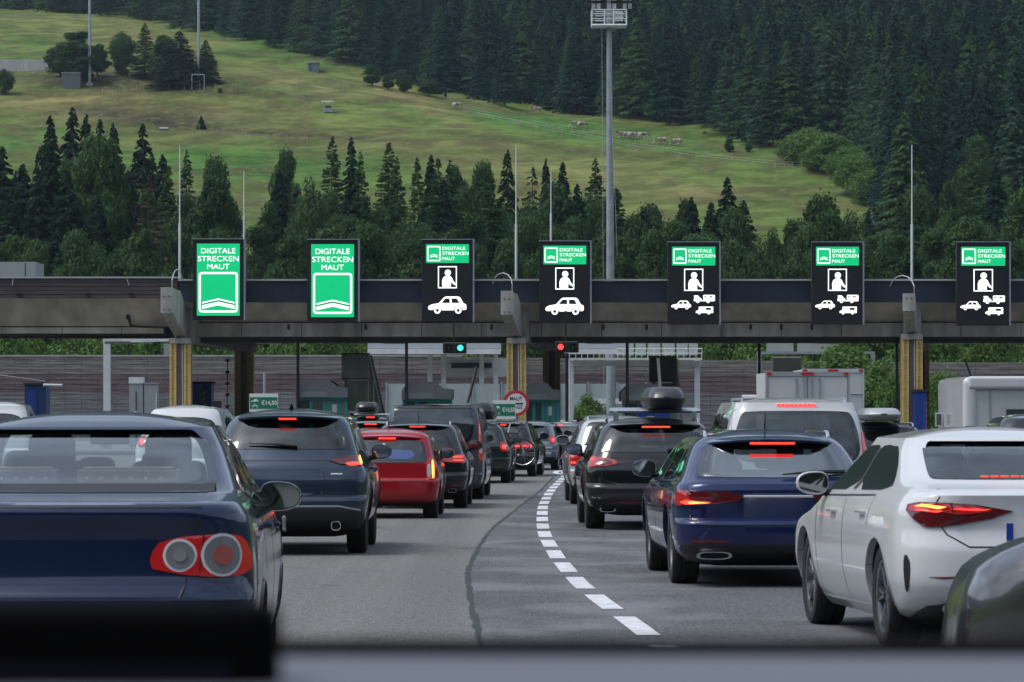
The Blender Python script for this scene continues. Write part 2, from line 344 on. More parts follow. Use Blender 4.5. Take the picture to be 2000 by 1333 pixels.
LAR = foliage('larch_needles', (.022, .062, .026), (.052, .110, .036), (.075, .14, .05))
DEC = foliage('broad_leaves', (.018, .050, .020), (.064, .125, .036), (.075, .135, .048))
BRI = foliage('bright_leaves', (.075, .145, .034), (.145, .225, .058), (.11, .20, .05))
BRN = foliage('bare_twigs', (.055, .045, .035), (.085, .070, .050), (.060, .060, .040))
BARK = mat('bark', (.075, .06, .048), .9, var=.35, scale=5, stretch=(1, 1, .2))
BIRK = mat('pale_bark', (.30, .28, .25), .9, var=.35, scale=3)

def quads(cen, u, v, mats_):
    """leaf-sized quads (diamond shaped) from centres and half-axes"""
    n = len(cen); V = np.stack([cen - u, cen - v * .8 + u * .1, cen + u, cen + v * .8 + u * .1], 1).reshape(-1, 3)
    me = bpy.data.meshes.new('crown'); me.vertices.add(4 * n); me.vertices.foreach_set('co', V.astype(np.float32).reshape(-1))
    me.loops.add(4 * n); me.loops.foreach_set('vertex_index', np.arange(4 * n, dtype=np.int32)); me.polygons.add(n)
    me.polygons.foreach_set('loop_start', np.arange(0, 4 * n, 4, dtype=np.int32)); me.polygons.foreach_set('loop_total', np.full(n, 4, dtype=np.int32))
    me.materials.append(mats_); me.update(calc_edges=True); return me
def spruce_crown(h, r, N, seed, m, leaf=.55, droop=.35, base=.06, irr=.25, dens=1.0):
    rs = np.random.RandomState(seed); nb = int(h * 9 * dens)
    tb = base + (1 - base) * rs.rand(nb) ** .9; az = rs.rand(nb) * 6.283; bl = r * np.clip((1 - tb), 0, 1) ** .78 * (1 - irr + 2 * irr * rs.rand(nb)) + .15
    k = rs.randint(0, nb, N) if True else None
    w = bl ** .75; w /= w.sum(); k = rs.choice(nb, N, p=w)
    s = np.sqrt(rs.rand(N)) * .97 + .03; rho = bl[k] * s; a = az[k] + rs.randn(N) * .13 * (1.1 - .4 * s)
    z = h * tb[k] - droop * rho + .10 * rho ** 2 / np.maximum(bl[k], .3) - rs.rand(N) * .25 * leaf
    cen = np.stack([rho * np.cos(a), rho * np.sin(a), z], 1)
    d = np.stack([np.cos(a + rs.randn(N) * .5), np.sin(a + rs.randn(N) * .5), -droop - .35 * rs.rand(N)], 1); d /= np.linalg.norm(d, axis=1)[:, None]
    up = np.stack([rs.randn(N) * .5, rs.randn(N) * .5, np.ones(N)], 1); v = np.cross(d, up); v /= np.linalg.norm(v, axis=1)[:, None]
    L_ = leaf * (.6 + .7 * rs.rand(N)) * (1 - .3 * tb[k]); return quads(cen, d * L_[:, None] * .5, v * L_[:, None] * .26, m)
def leafy_crown(h, r, N, seed, m, leaf=.34, z0=.18, nclump=34, shape=1.0, cr_=.34):
    rs = np.random.RandomState(seed); c = []
    while len(c) < nclump:
        p = rs.rand(3) * 2 - 1
        if p @ p < 1 and p @ p > .18 * rs.rand(): c.append(p)
    c = np.array(c); zz = (c[:, 2] + 1) / 2; nar = (1 - .45 * zz ** 1.5 * shape) * (1 - .3 * (1 - zz) ** 3)
    cc = np.stack([c[:, 0] * r * .78 * nar, c[:, 1] * r * .78 * nar, h * (z0 + (1 - z0 - .08) * zz)], 1); cs = r * cr_ * (.6 + .8 * rs.rand(nclump))
    k = rs.choice(nclump, N, p=cs ** 2 / (cs ** 2).sum()); d = rs.randn(N, 3); d /= np.linalg.norm(d, axis=1)[:, None]
    rad = cs[k] * (.55 + .5 * rs.rand(N) ** .5) * (1 + .25 * np.sin(d[:, 0] * 7 + k) * np.sin(d[:, 1] * 6 + 2 * k)); cen = cc[k] + d * rad[:, None] * np.array([1, 1, .8])
    n = d + rs.randn(N, 3) * .8; n /= np.linalg.norm(n, axis=1)[:, None]; t = rs.randn(N, 3); u = np.cross(n, t); u /= np.linalg.norm(u, axis=1)[:, None]; v = np.cross(n, u)
    L_ = leaf * (.6 + .8 * rs.rand(N)); return quads(cen, u * L_[:, None] * .5, v * L_[:, None] * .4, m)
def trunk_mesh(h, r, m, limbs=0, seed=0, spread=1.5, z0=.25):
    rnd = random.Random(seed); mb = MB(); mb.tube([(0, 0, -1.5), (0, 0, h * .3), (rnd.uniform(-.15, .15), rnd.uniform(-.15, .15), h * .7), (0, 0, h * .97)], [r * 1.15, r * .85, r * .45, r * .08], 7)
    for i in range(limbs):
        t = z0 + (.85 - z0) * rnd.random(); a = rnd.random() * 6.28; l = spread * (1.1 - t) * rnd.uniform(.7, 1.2); p = Vector((0, 0, h * t)); q = p + Vector((math.cos(a) * l, math.sin(a) * l, l * .6))
        mb.tube([p, p.lerp(q, .5) + Vector((0, 0, -.1)), q], [r * .35, r * .22, r * .06], 5)
    return mb.mesh('trunk', m, 60)
KIND = {}
def kind(k, crowns, trunks): KIND[k] = list(zip(crowns, trunks))
kind('spruce', [spruce_crown(20, 4.3 + .3 * i, 30000, 20 + i, SPR, .52, .45, dens=3.2, irr=.22) for i in range(4)], [trunk_mesh(20, .25, BARK) for i in range(4)])
kind('larch', [spruce_crown(20, 4.4, 30000, 40 + i, LAR, .45, .12, .05, .35, 3.2) for i in range(3)], [trunk_mesh(20, .22, BARK, 10, i, 3) for i in range(3)])
kind('leafy', [leafy_crown(16, 4.0 + .35 * i, 20000, 60 + i, DEC, .36, .06, 46 + 6 * i, 1.35, .25) for i in range(6)], [trunk_mesh(15, .25, BARK, 14, i, 5) for i in range(6)])
kind('bright', [leafy_crown(6, 3.0, 9000, 80 + i, BRI, .26, .02, 30) for i in range(3)], [trunk_mesh(5, .12, BARK, 8, i, 2) for i in range(3)])
kind('bare', [spruce_crown(18, 3.2, 3200, 90, BRN, .6, .2, .1, .4, .8)], [trunk_mesh(18, .18, BARK, 46, 5, 3.6, .15)])
FOR = [(spruce_crown(22, 3.8 + .45 * i, 8000, 100 + i, (FRS, FRS, FRS, FRS2, LAR)[i], .85, .4, .1, dens=2.6, irr=.35), trunk_mesh(22, .3, BARK)) for i in range(5)]
DEF = {'spruce': (20, 'spruce_tree'), 'larch': (20, 'larch_tree'), 'leafy': (16, 'leafy_tree'), 'bright': (6, 'bush'), 'bare': (18, 'bare_tree')}
def put_tree(k, x, y, z, h, w=1.0, label=None, group=None, name=None, cat='tree', i=None, forest=False):
    cr_, tr_ = (random.choice(FOR) if forest else (KIND[k][i % len(KIND[k])] if i is not None else random.choice(KIND[k])))
    h0 = 22 if forest else DEF[k][0]; s = h / h0
    r = bpy.data.objects.new(name or DEF[k][1], None); SC.collection.objects.link(r); r.location = (x, y, z - .05); r.rotation_euler = (0, 0, random.random() * 6.28); r.scale = (s * w, s * w, s)
    for nm, me in (('crown', cr_), ('trunk', tr_)):
        o = bpy.data.objects.new(nm, me); SC.collection.objects.link(o); o.parent = r
    tag(r, label, cat, group); return r
_u = 'first second third fourth fifth sixth seventh eighth ninth'.split()
ORD = ['leftmost', 'second', 'third', 'fourth', 'fifth', 'sixth', 'seventh', 'eighth', 'ninth', 'tenth', 'eleventh', 'twelfth', 'thirteenth', 'fourteenth', 'fifteenth', 'sixteenth', 'seventeenth', 'eighteenth', 'nineteenth']
for _t, _c in (('twentieth', 'twenty'), ('thirtieth', 'thirty'), ('fortieth', 'forty'), ('fiftieth', 'fifty'), ('sixtieth', 'sixty'), ('seventieth', 'seventy'), ('eightieth', 'eighty'), ('ninetieth', 'ninety')): ORD += [_t] + ['%s-%s' % (_c, k) for k in _u]
def ordl(i, what, tail): return ('leftmost %s %s' % (what, tail)) if i == 0 else ('%s %s from the left %s' % (ORD[i], what, tail))
# the row of trees behind the toll canopy: (column, top row, kind, distance, width factor)
ROW = [(5, 285, 'spruce', 330, 1.3), (45, 318, 'spruce', 318, 1.2), (98, 222, 'spruce', 345, 1.1), (142, 207, 'spruce', 350, 1.25), (168, 222, 'spruce', 338, 1.1), (196, 232, 'spruce', 345, 1.1), (222, 238, 'spruce', 330, 1.0), (279, 240, 'spruce', 335, 1.15), (318, 300, 'spruce', 330, 1.1), (75, 330, 'spruce', 308, 1.1), (130, 330, 'spruce', 305, 1.1), (250, 330, 'spruce', 312, 1.1), (20, 380, 'spruce', 300, 1.2), (190, 385, 'spruce', 298, 1.2),
       (290, 335, 'bare', 300, 1.1), (365, 292, 'larch', 345, .9), (425, 292, 'leafy', 350, .85), (400, 345, 'leafy', 335, .9), (435, 352, 'leafy', 325, .8), (430, 420, 'leafy', 300, 1.0), (338, 385, 'leafy', 305, .9),
       (558, 282, 'leafy', 400, .75), (500, 400, 'leafy', 318, .8), (530, 370, 'leafy', 335, .75), (548, 385, 'spruce', 320, .9), (603, 325, 'leafy', 345, .75), (649, 264, 'larch', 345, 1.05), (686, 266, 'spruce', 352, .9), (620, 400, 'leafy', 312, .9), (668, 395, 'leafy', 305, .9), (705, 370, 'leafy', 322, .7),
       (760, 276, 'larch', 345, 1.25), (735, 350, 'leafy', 325, .9), (785, 390, 'leafy', 310, .9), (842, 300, 'spruce', 345, .95), (895, 280, 'leafy', 352, .85), (866, 350, 'spruce', 330, .9), (940, 302, 'leafy', 350, .75), (915, 380, 'leafy', 315, 1.0), (991, 290, 'spruce', 348, .85), (975, 390, 'larch', 318, 1.0),
       (1040, 322, 'bare', 340, 1.1), (1066, 308, 'spruce', 348, .75), (1099, 314, 'spruce', 345, .9), (1045, 412, 'leafy', 312, .9), (1120, 412, 'leafy', 310, .9), (1163, 308, 'larch', 348, 1.1), (1205, 366, 'larch', 335, 1.0), (1180, 415, 'leafy', 310, .8), (1235, 395, 'leafy', 322, .8), (1272, 386, 'leafy', 330, .8),
       (1337, 350, 'leafy', 342, .95), (1300, 425, 'leafy', 308, .9), (1421, 345, 'spruce', 338, 1.15), (1392, 440, 'leafy', 305, .8), (1375, 420, 'leafy', 320, .8), (1455, 455, 'leafy', 303, .8), (1512, 412, 'leafy', 318, .75), (1560, 440, 'leafy', 320, .8), (1600, 368, 'leafy', 338, 1.05), (1655, 372, 'leafy', 340, 1.0), (1630, 440, 'leafy', 308, .9), (1696, 425, 'leafy', 315, .75),
       (1760, 375, 'larch', 330, 1.1), (1800, 352, 'leafy', 345, 1.0), (1740, 440, 'leafy', 306, .9), (1862, 356, 'leafy', 345, 1.2), (1825, 430, 'leafy', 312, .9), (1905, 256, 'leafy', 420, 1.0), (1968, 305, 'leafy', 362, 1.2), (1925, 395, 'leafy', 322, 1.0), (1985, 420, 'leafy', 308, 1.0), (1895, 440, 'leafy', 306, .9), (2040, 330, 'leafy', 345, 1.2), (-40, 300, 'spruce', 335, 1.2)]
FILL = []
rt = sorted((p[0], p[1]) for p in ROW)
for px in range(-35, 2050, 34):
    if 455 < px < 535 or 1463 < px < 1500 or 1715 < px < 1735: continue
    near = [t for x, t in rt if abs(x - px) < 60]; top = min(near) if near else 400
    k = random.choice(['leafy', 'leafy', 'larch', 'spruce'] if px > 330 else ['spruce', 'spruce', 'spruce', 'leafy'])
    FILL.append((px + random.uniform(-10, 10), top + random.uniform(18, 75), k, random.uniform(305, 350), random.uniform(.8, 1.15)))
ROW += FILL
cnt = {}
NAR = {'spruce': .74, 'larch': .66, 'leafy': .60, 'bare': .8}
TXT = {'spruce': ('dark green spruce', 'spruces'), 'larch': ('loose green larch', 'larches'), 'leafy': ('rounded green broadleaf tree', 'broadleaf trees'), 'bare': ('brown half-bare tree', 'bare trees')}
for (px, py, k, Y, wf) in sorted(ROW):
    q = P(px, py, Y); z = float(land(q.x, Y)); i = cnt.get(k, 0); cnt[k] = i + 1
    put_tree(k, q.x, Y, z, q.z - z, NAR[k] * wf * 18 / max(13, q.z - z), ordl(i, TXT[k][0], 'behind the toll canopy'), '%s in the row behind the toll canopy' % TXT[k][1], i=i)
# shrubs and young trees on the bank above the noise wall, seen under the canopy
i = 0
for px in range(-30, 2060, 43):
    if 1000 < px < 1180: continue
    Y = 244 + 20 * random.random(); top = random.uniform(610, 672) if not 1560 < px < 1760 else 600
    q = P(px + random.uniform(-12, 12), top, Y); z = float(land(q.x, Y))
    put_tree('bright', q.x, Y, z, max(2.2, q.z - z), random.uniform(.7, 1.0), ordl(i, 'fresh green bush', 'on the bank above the wall'), 'bushes on the bank above the noise wall', cat='bush', i=i); i += 1
i = 0
for px in range(-20, 2050, 50):
    Y = 275 + 15 * random.random(); q = P(px + random.uniform(-15, 15), random.uniform(385, 450) if not (450 < px < 560 or 1450 < px < 1570) else random.uniform(450, 490), Y); z = float(land(q.x, Y))
    put_tree('leafy', q.x, Y, z, q.z - z, random.uniform(.6, .85), ordl(i, 'low broadleaf tree', 'just above the canopy edge'), 'low trees just above the canopy edge', i=i); i += 1
# green trees this side of the wall at the truck and the last pillar
for j, (px, top, Y, wf) in enumerate([(1640, 668, 205, 1.1), (1712, 690, 200, .95), (1745, 725, 190, .7), (1835, 722, 190, .8), (1590, 690, 212, .7)]):
    q = P(px, top, Y); put_tree('bright', q.x, Y, 0, q.z, wf * 1.0, ordl(j, 'bright green bushy tree', 'beside the box trucks'), 'bushy trees in front of the wall', name='leafy_tree', i=j)
# trees and bushes standing on the pasture
for px, by, ty, k, wf, lab in [(152, 160, 50, 'leafy', 1.9, 'broad dark tree behind the left steel pole on the pasture'), (240, 150, 50, 'leafy', 1.1, 'slim pale-trunked tree between the two steel poles'), (283, 152, 45, 'larch', 1.35, 'pointed tree between the two steel poles'), (318, 160, 62, 'leafy', 1.4, 'low dark tree left of the right steel pole'), (350, 168, 60, 'spruce', 2.1, 'broad dark conifer just left of the right steel pole'), (402, 165, 78, 'spruce', 1.6, 'dark conifer just right of the right steel pole'),
                        (118, 150, 72, 'leafy', 1.7, 'dark tree left of the left steel pole beside the pale wall'), (190, 150, 78, 'leafy', 1.7, 'dark tree right of the left steel pole'), (8, 185, 128, 'leafy', 1.4, 'dark round bush at the left edge of the photo'), (393, 253, 226, 'spruce', 1.7, 'small lone round conifer on the pasture'), (430, 182, 172, 'leafy', 2.2, 'tiny dark bush right of the steel poles'),
                        (727, 168, 124, 'leafy', 2.2, 'round pale bush at the forest edge above the pasture crest'), (788, 180, 132, 'leafy', 1.9, 'second round pale bush at the forest edge above the pasture crest'), (758, 176, 142, 'leafy', 2.1, 'small round bush between the two pale bushes'), (838, 188, 152, 'leafy', 2.4, 'low bush below the dark forest edge'),
                        (1425, 298, 270, 'leafy', 1.8, 'low round bush on the pasture right of the cows'), (1462, 298, 276, 'leafy', 1.4, 'low bush touching the round bush right of the cows'),
                        (1550, 316, 262, 'bright', 1.9, 'leftmost pale green tree of the hedge running down the pasture'), (1585, 322, 250, 'bright', 1.9, 'second tree of the hedge running down the pasture'), (1625, 338, 262, 'bright', 1.9, 'third tree of the hedge running down the pasture'), (1655, 352, 285, 'bright', 1.9, 'fourth tree of the hedge running down the pasture'), (1680, 380, 300, 'bright', 1.8, 'fifth tree of the hedge running down the pasture'), (1705, 400, 330, 'bright', 1.8, 'lowest tree of the hedge running down the pasture'), (1600, 335, 285, 'bright', 1.9, 'small bush below the top of the hedge')]:
    b = hit(px, by); h = (by - ty) * b.y / F
    put_tree(k, b.x, b.y, b.z, h, wf * (1 if k != 'bright' else .9), lab, None, cat='bush' if 'bush' in lab else 'tree', name='bush' if 'bush' in lab else None)

# the forest
EDGE = np.array([(-400, 10), (0, 18), (250, 32), (430, 68), (560, 95), (700, 130), (800, 168), (870, 190), (1060, 214), (1300, 240), (1420, 262), (1500, 296), (1560, 290), (1640, 300), (1700, 350), (1728, 400), (1745, 470), (1760, 520), (2400, 560)])
pts = []
for gy in np.arange(440, 1260, 4.4):
    sp = 4.0 + (gy - 440) * .0018
    for gx in np.arange(-gy * .155, gy * .155, sp):
        x = gx + np.random.uniform(-2, 2); yy = gy + np.random.uniform(-2, 2); z = float(land(x, yy)); px, py = proj(x, yy, z)
        if py < np.interp(px, EDGE[:, 0], EDGE[:, 1]) + np.random.uniform(-4, 4) and not (px < 420 and py > 60):
            pts.append((x, yy, z, px, py, np.interp(px, EDGE[:, 0], EDGE[:, 1]) - py))
pts.sort(key=lambda p: p[5])
front = [p for p in pts if p[5] < 22 and -30 < p[3] < 2030][:230]; fs_ = set(front); rest = [p for p in pts if p not in fs_ and p[4] > -190]
for p in front:
    put_tree('spruce', p[0], p[1], p[2], random.uniform(11, 18), random.uniform(.85, 1.2), 'dark conifer standing at the lower edge of the hillside forest', 'conifers along the forest edge', name='conifer_tree', forest=True)
me = bpy.data.meshes.new('conifer_forest'); me.from_pydata([p[:3] for p in rest], [], [])
for nm, typ, val in (('size', 'FLOAT', [random.choice((random.uniform(.45, .8), random.uniform(.6, .95))) for _ in rest]), ('turn', 'FLOAT', [random.random() * 6.28 for _ in rest]), ('pick', 'INT', [random.choice((0, 0, 1, 1, 2, 2, 3, 3, 4)) for _ in rest])):
    a = me.attributes.new(nm, typ, 'POINT'); a.data.foreach_set('value', val)
fo = link('conifer_forest', me); tag(fo, 'dense dark conifer forest covering the slope above the pasture', 'forest', kind='stuff')
ng = bpy.data.node_groups.new('forest', 'GeometryNodeTree'); ng.interface.new_socket('Geometry', in_out='INPUT', socket_type='NodeSocketGeometry'); ng.interface.new_socket('Geometry', in_out='OUTPUT', socket_type='NodeSocketGeometry')
gi = ng.nodes.new('NodeGroupInput'); go = ng.nodes.new('NodeGroupOutput'); jn = ng.nodes.new('GeometryNodeJoinGeometry')
def named(nm, ty):
    a = ng.nodes.new('GeometryNodeInputNamedAttribute'); a.data_type = ty; a.inputs[0].default_value = nm; return a.outputs['Attribute']
sz, tn, pk = named('size', 'FLOAT'), named('turn', 'FLOAT'), named('pick', 'INT')
cb = ng.nodes.new('ShaderNodeCombineXYZ'); ng.links.new(tn, cb.inputs[2])
for i in range(5):
    src = bpy.data.objects.new('forest_tree_source', FOR[i][0])
    oi = ng.nodes.new('GeometryNodeObjectInfo'); oi.inputs['Object'].default_value = src
    try: oi.inputs['As Instance'].default_value = True
    except Exception: pass
    cmp_ = ng.nodes.new('FunctionNodeCompare'); cmp_.data_type = 'INT'; cmp_.operation = 'EQUAL'
    ins = [s for s in cmp_.inputs if s.enabled and s.type == 'INT']; ng.links.new(pk, ins[0]); ins[1].default_value = i
    ip = ng.nodes.new('GeometryNodeInstanceOnPoints'); ng.links.new(gi.outputs[0], ip.inputs['Points']); ng.links.new(cmp_.outputs[0], ip.inputs['Selection']); ng.links.new(oi.outputs['Geometry'], ip.inputs['Instance'])
    ng.links.new(cb.outputs[0], ip.inputs['Rotation']); ng.links.new(sz, ip.inputs['Scale']); ng.links.new(ip.outputs[0], jn.inputs[0])
ng.links.new(jn.outputs[0], go.inputs[0]); fo.modifiers.new('trees', 'NODES').node_group = ng
print('forest', len(front), len(rest))
# ------------------------------------------------------------------ toll plaza
CONC = mat('concrete_beam', (.37, .36, .335), .85, var=.3, scale=1.6, bump=.1, stretch=(1.6, 1, .35))
CONC2 = mat('concrete_light', (.36, .355, .33), .85, var=.15, scale=1.5, bump=.1)
SOFF = mat('soffit_render', (.48, .445, .385), .85, var=.28, scale=.9, stretch=(1.4, 1, .4))
FASB = mat('blue_grey_panel', (.016, .027, .048), .4, var=.15, scale=.8)
SHIN = mat('brown_slats', (.070, .055, .060), .7, var=.35, scale=5, stretch=(.3, 1, 6))
TRIM = mat('light_trim', (.45, .47, .48), .5, .3)
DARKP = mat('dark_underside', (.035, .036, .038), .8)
YELT = mat('yellow_tile', (.58, .42, .15), .6, var=.22, scale=4, stretch=(1, 1, 4), bump=.1)
BRWN = mat('brown_tile', (.17, .14, .135), .7, var=.2, scale=3)
TEAL = mat('teal_frame', (.03, .34, .37), .45)
BOOTH = mat('booth_roof', (.24, .25, .27), .55, var=.15, scale=1)
BLUE = mat('blue_panel', (.010, .055, .35), .45, var=.1)
GALV = mat('galvanised_steel', (.34, .38, .41), .5, .45, var=.15, scale=3)
WST = mat('white_steel', (.68, .71, .72), .5, var=.1, scale=2)
CAB = mat('cabinet_grey', (.30, .33, .34), .55, var=.08, scale=2)
GLD = mat('booth_glass', (.04, .06, .06), .08, 0, 1)
GLG = mat('green_glass', (.16, .25, .17), .12, 0, .8, var=.3, scale=1.5)
PANE = mat('noise_barrier_glass', (.36, .42, .42), .25, var=.12, scale=.8)
CONG = mat('kerb_concrete', (.30, .30, .29), .85, var=.2, scale=3)
WHITE = mat('white_sheet', (.75, .75, .74), .5)
GRN = mat('sign_green', (.0, .19, .10), .5)
REDS = mat('sign_red', (.50, .02, .03), .5)
BLK = mat('black_print', (.02, .02, .02), .6)
LEDW = mat('led_white', (.3, .3, .3), .5, emis=(1, 1, 1), es=.85)
LEDG = mat('led_green', (.0, .16, .07), .5, emis=(0, .52, .18), es=.56, var=.12, scale=9)
LEDK = mat('led_panel_dark', (.008, .008, .012), .8)
DGRN = mat('led_outline', (.0, .12, .06), .6)

Y0 = 150.0; S0 = F / Y0
def X0(px, Y=Y0): return (px - CX) / F * Y
def Z0(py, Y=Y0): return EYE + (HZ - py) / F * Y
# noise wall of horizontal slats in coloured courses
def wall_mat():
    m = bpy.data.materials.new('slat_wall'); m.use_nodes = True; n = m.node_tree; b = n.nodes['Principled BSDF']; b.inputs['Roughness'].default_value = .9
    t = n.nodes.new('ShaderNodeTexCoord'); sx = n.nodes.new('ShaderNodeSeparateXYZ'); n.links.new(t.outputs['Object'], sx.inputs[0])
    no = n.nodes.new('ShaderNodeTexNoise'); no.inputs['Scale'].default_value = .12; no.inputs['Detail'].default_value = 3; n.links.new(t.outputs['Object'], no.inputs['Vector'])
    ad = n.nodes.new('ShaderNodeMath'); ad.operation = 'MULTIPLY_ADD'; ad.inputs[1].default_value = .5; n.links.new(no.outputs['Fac'], ad.inputs[0]); n.links.new(sx.outputs['Z'], ad.inputs[2])
    r = n.nodes.new('ShaderNodeValToRGB'); r.color_ramp.interpolation = 'CONSTANT'; mr = n.nodes.new('ShaderNodeMapRange'); mr.inputs[1].default_value = .25; mr.inputs[2].default_value = 5.4; n.links.new(ad.outputs[0], mr.inputs[0]); n.links.new(mr.outputs[0], r.inputs[0])
    e = r.color_ramp.elements; e[0].position = 0; e[0].color = (.19, .19, .195, 1); e[1].position = .57; e[1].color = (.155, .115, .12, 1); x = e.new(.79); x.color = (.22, .20, .185, 1)
    sc = n.nodes.new('ShaderNodeMapping'); sc.inputs['Scale'].default_value = (.5, 1, 9); n.links.new(t.outputs['Object'], sc.inputs[0])
    n2 = n.nodes.new('ShaderNodeTexNoise'); n2.inputs['Scale'].default_value = 1.1; n2.inputs['Detail'].default_value = 4; n.links.new(sc.outputs[0], n2.inputs['Vector'])
    m2 = n.nodes.new('ShaderNodeMapRange'); m2.inputs[1].default_value = .38; m2.inputs[2].default_value = .62; m2.inputs[3].default_value = .68; m2.inputs[4].default_value = 1.3; n.links.new(n2.outputs['Fac'], m2.inputs[0])
    mu = n.nodes.new('ShaderNodeMixRGB'); mu.blend_type = 'MULTIPLY'; mu.inputs[0].default_value = 1; n.links.new(r.outputs[0], mu.inputs[1]); n.links.new(m2.outputs[0], mu.inputs[2])
    n.links.new(mu.outputs[0], b.inputs['Base Color']); return m
WM = wall_mat()
w = empty('noise_wall', (0, 232, 0), label='long slatted noise wall with grey, maroon and pale courses behind the toll booths', cat='wall')
zt = lambda x: Z0(697, 232) - .35 * float(sstep(-10, 30, np.array(x)))
mb = MB(); xs = np.linspace(-64, 66, 131)
for i in range(130):
    a, b_ = xs[i], xs[i + 1]; rows = 34
    if 6.3 < a < 10 : pass
    for k in range(rows):
        z0 = k * zt(a) / rows; mb.span(a, b_ - .012, -.05 - .02 * (k % 2), .15, z0, z0 + zt(a) / rows - .008)
mb.build('slat_panel', WM, w)
MB().span(-64, 66, .16, .3, 0, 4.6).build('backing', DARKP, w)
MB().span(-64, -3, -.12, .32, zt(-30), zt(-30) + .1).build('coping', CONC2, w)
# pale translucent barrier in front of its lower part
gb = empty('glass_barrier', (0, 229, 0), label='pale translucent noise barrier panels standing before the slatted wall', cat='barrier')
Zb0, Zb1 = .9, Z0(750, 229); x = X0(755, 229); j = 0
while x < X0(1262, 229):
    MB().span(x + .05, x + 1.6, -.03, .03, Zb0, Zb1).build('pane', PANE, gb); MB().span(x - .06, x + .045, -.1, .08, 0, Zb1 + .1).build('post', GALV, gb); x += 1.72
MB().span(X0(755, 229), x, -.14, .12, 0, Zb0 - .01).build('plinth', CONC, gb)

# ---- canopy
cn_ = empty('toll_canopy', (0, Y0, 0), label='long flat toll canopy roof with dark blue fascia spanning all lanes', cat='canopy')
DEP = 17; XL, XR = X0(-260), X0(2300); XM = X0(333)
def skew(x, d): return x + .1107 * d
def slab(mb, x0, x1, d0, d1, z0, z1, m=0):
    vs = [(skew(x, d), d, z) for z in (z0, z1) for d in (d0, d1) for x in (x0, x1)]
    return mb.add(vs, [(0, 2, 3, 1), (4, 5, 7, 6), (0, 1, 5, 4), (2, 6, 7, 3), (0, 4, 6, 2), (1, 3, 7, 5)], m)
zT, zB, zS, zU, zD = Z0(549), Z0(591), Z0(628), Z0(657), Z0(668)
mb = MB(); x = XM + .35
while x < XR: slab(mb, x, min(x + .72, XR), 0, .12, zB, zT - .02); x += .735
mb.build('fascia', FASB, cn_)
MB().span(XM + .3, XR, .02, .14, zB + .02, zT - .03).build('fascia_backing', DARKP, cn_)
MB().span(XM + .3, XR, -.10, .30, zT, zT + .07).build('roof_trim', TRIM, cn_)
mb = MB(); zTL = Z0(544); zBL = Z0(583)
for k in range(5): mb.span(XL, XM + .28, -.06 - .012 * (k % 2), .1, zBL + k * (zTL - zBL) / 5, zBL + (k + 1) * (zTL - zBL) / 5 - .015)
mb.build('slatted_fascia', SHIN, cn_); MB().span(XL, XM + .28, -.14, .3, zTL, zTL + .06).build('roof_trim', TRIM, cn_)
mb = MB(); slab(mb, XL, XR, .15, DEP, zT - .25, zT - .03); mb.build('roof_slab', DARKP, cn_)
# sloping soffit and front edge beam
pr = [(.13, zB), (1.35, zS), (1.5, zS), (1.5, zB + .2), (.13, zB + .2)]
MB().prism(pr, 'x', XM + .4, XR).build('sloping_soffit', SOFF, cn_)
pl = [(.10, zBL), (1.2, Z0(636)), (1.5, Z0(636)), (1.5, zBL + .2), (.10, zBL + .2)]
MB().prism(pl, 'x', XL, XM - .2).build('sloping_soffit', SOFF, cn_)
bevel(MB().span(XM + .6, XR, 1.2, 2.1, zU, zS - .03).build('edge_beam', CONC, cn_), .03)
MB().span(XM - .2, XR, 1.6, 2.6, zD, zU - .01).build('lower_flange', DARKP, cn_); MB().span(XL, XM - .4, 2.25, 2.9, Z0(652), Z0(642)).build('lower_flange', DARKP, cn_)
for px in range(-240, 2300, 118): MB().span(X0(px) - .012, X0(px) + .012, 1.185, 1.199, zU + .01, zS - .04).build('beam_joint', DARKP, cn_)
MB().span(XL, XM - .4, 1.3, 2.2, Z0(650), Z0(638)).build('edge_beam', SOFF, cn_)
mb = MB()
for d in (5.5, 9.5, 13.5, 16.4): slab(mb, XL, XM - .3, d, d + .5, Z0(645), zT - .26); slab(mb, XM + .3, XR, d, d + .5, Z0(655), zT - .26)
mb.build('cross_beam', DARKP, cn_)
for px in (515, 768, 1022, 1175, 1393, 1630, 1893, 215): MB().span(X0(px) - .5, X0(px) + .5, 2.7, 2.95, zD - .03, zD + .07).build('strip_light', mat('lamp_housing', (.55, .55, .5), .5), cn_)
for px in (560, 712, 960, 1010, 1180, 1265, 1470, 1530, 1590): MB().span(X0(px) - .05, X0(px) + .05, 1.1, 1.19, zS - .3, zS - .1).build('bracket', DARKP, cn_)
# conduit and small fittings on the left soffit
mb = MB(); mb.tube([(X0(250), .9, Z0(616)), (X0(315), .9, Z0(616))], .05); mb.tube([(X0(248), .9, Z0(620)), (X0(250), .9, Z0(634)), (X0(262), .95, Z0(637)), (X0(325), .95, Z0(639))], .05); mb.span(X0(243), X0(250), .7, .95, Z0(623), Z0(614)); mb.build('conduit', BLACK, cn_)
for px in (38, 172, 257): MB().span(X0(px) - .08, X0(px) + .08, -.3, -.07, Z0(580), Z0(573)).build('fitting', BLACK, cn_)
for (xa, xb) in ((27, 25), (247, 253)): MB().tube([(X0(xa), -.12, Z0(543)), (X0(xb), -.12, Z0(558))], .02, 5).build('rod', TRIM, cn_)

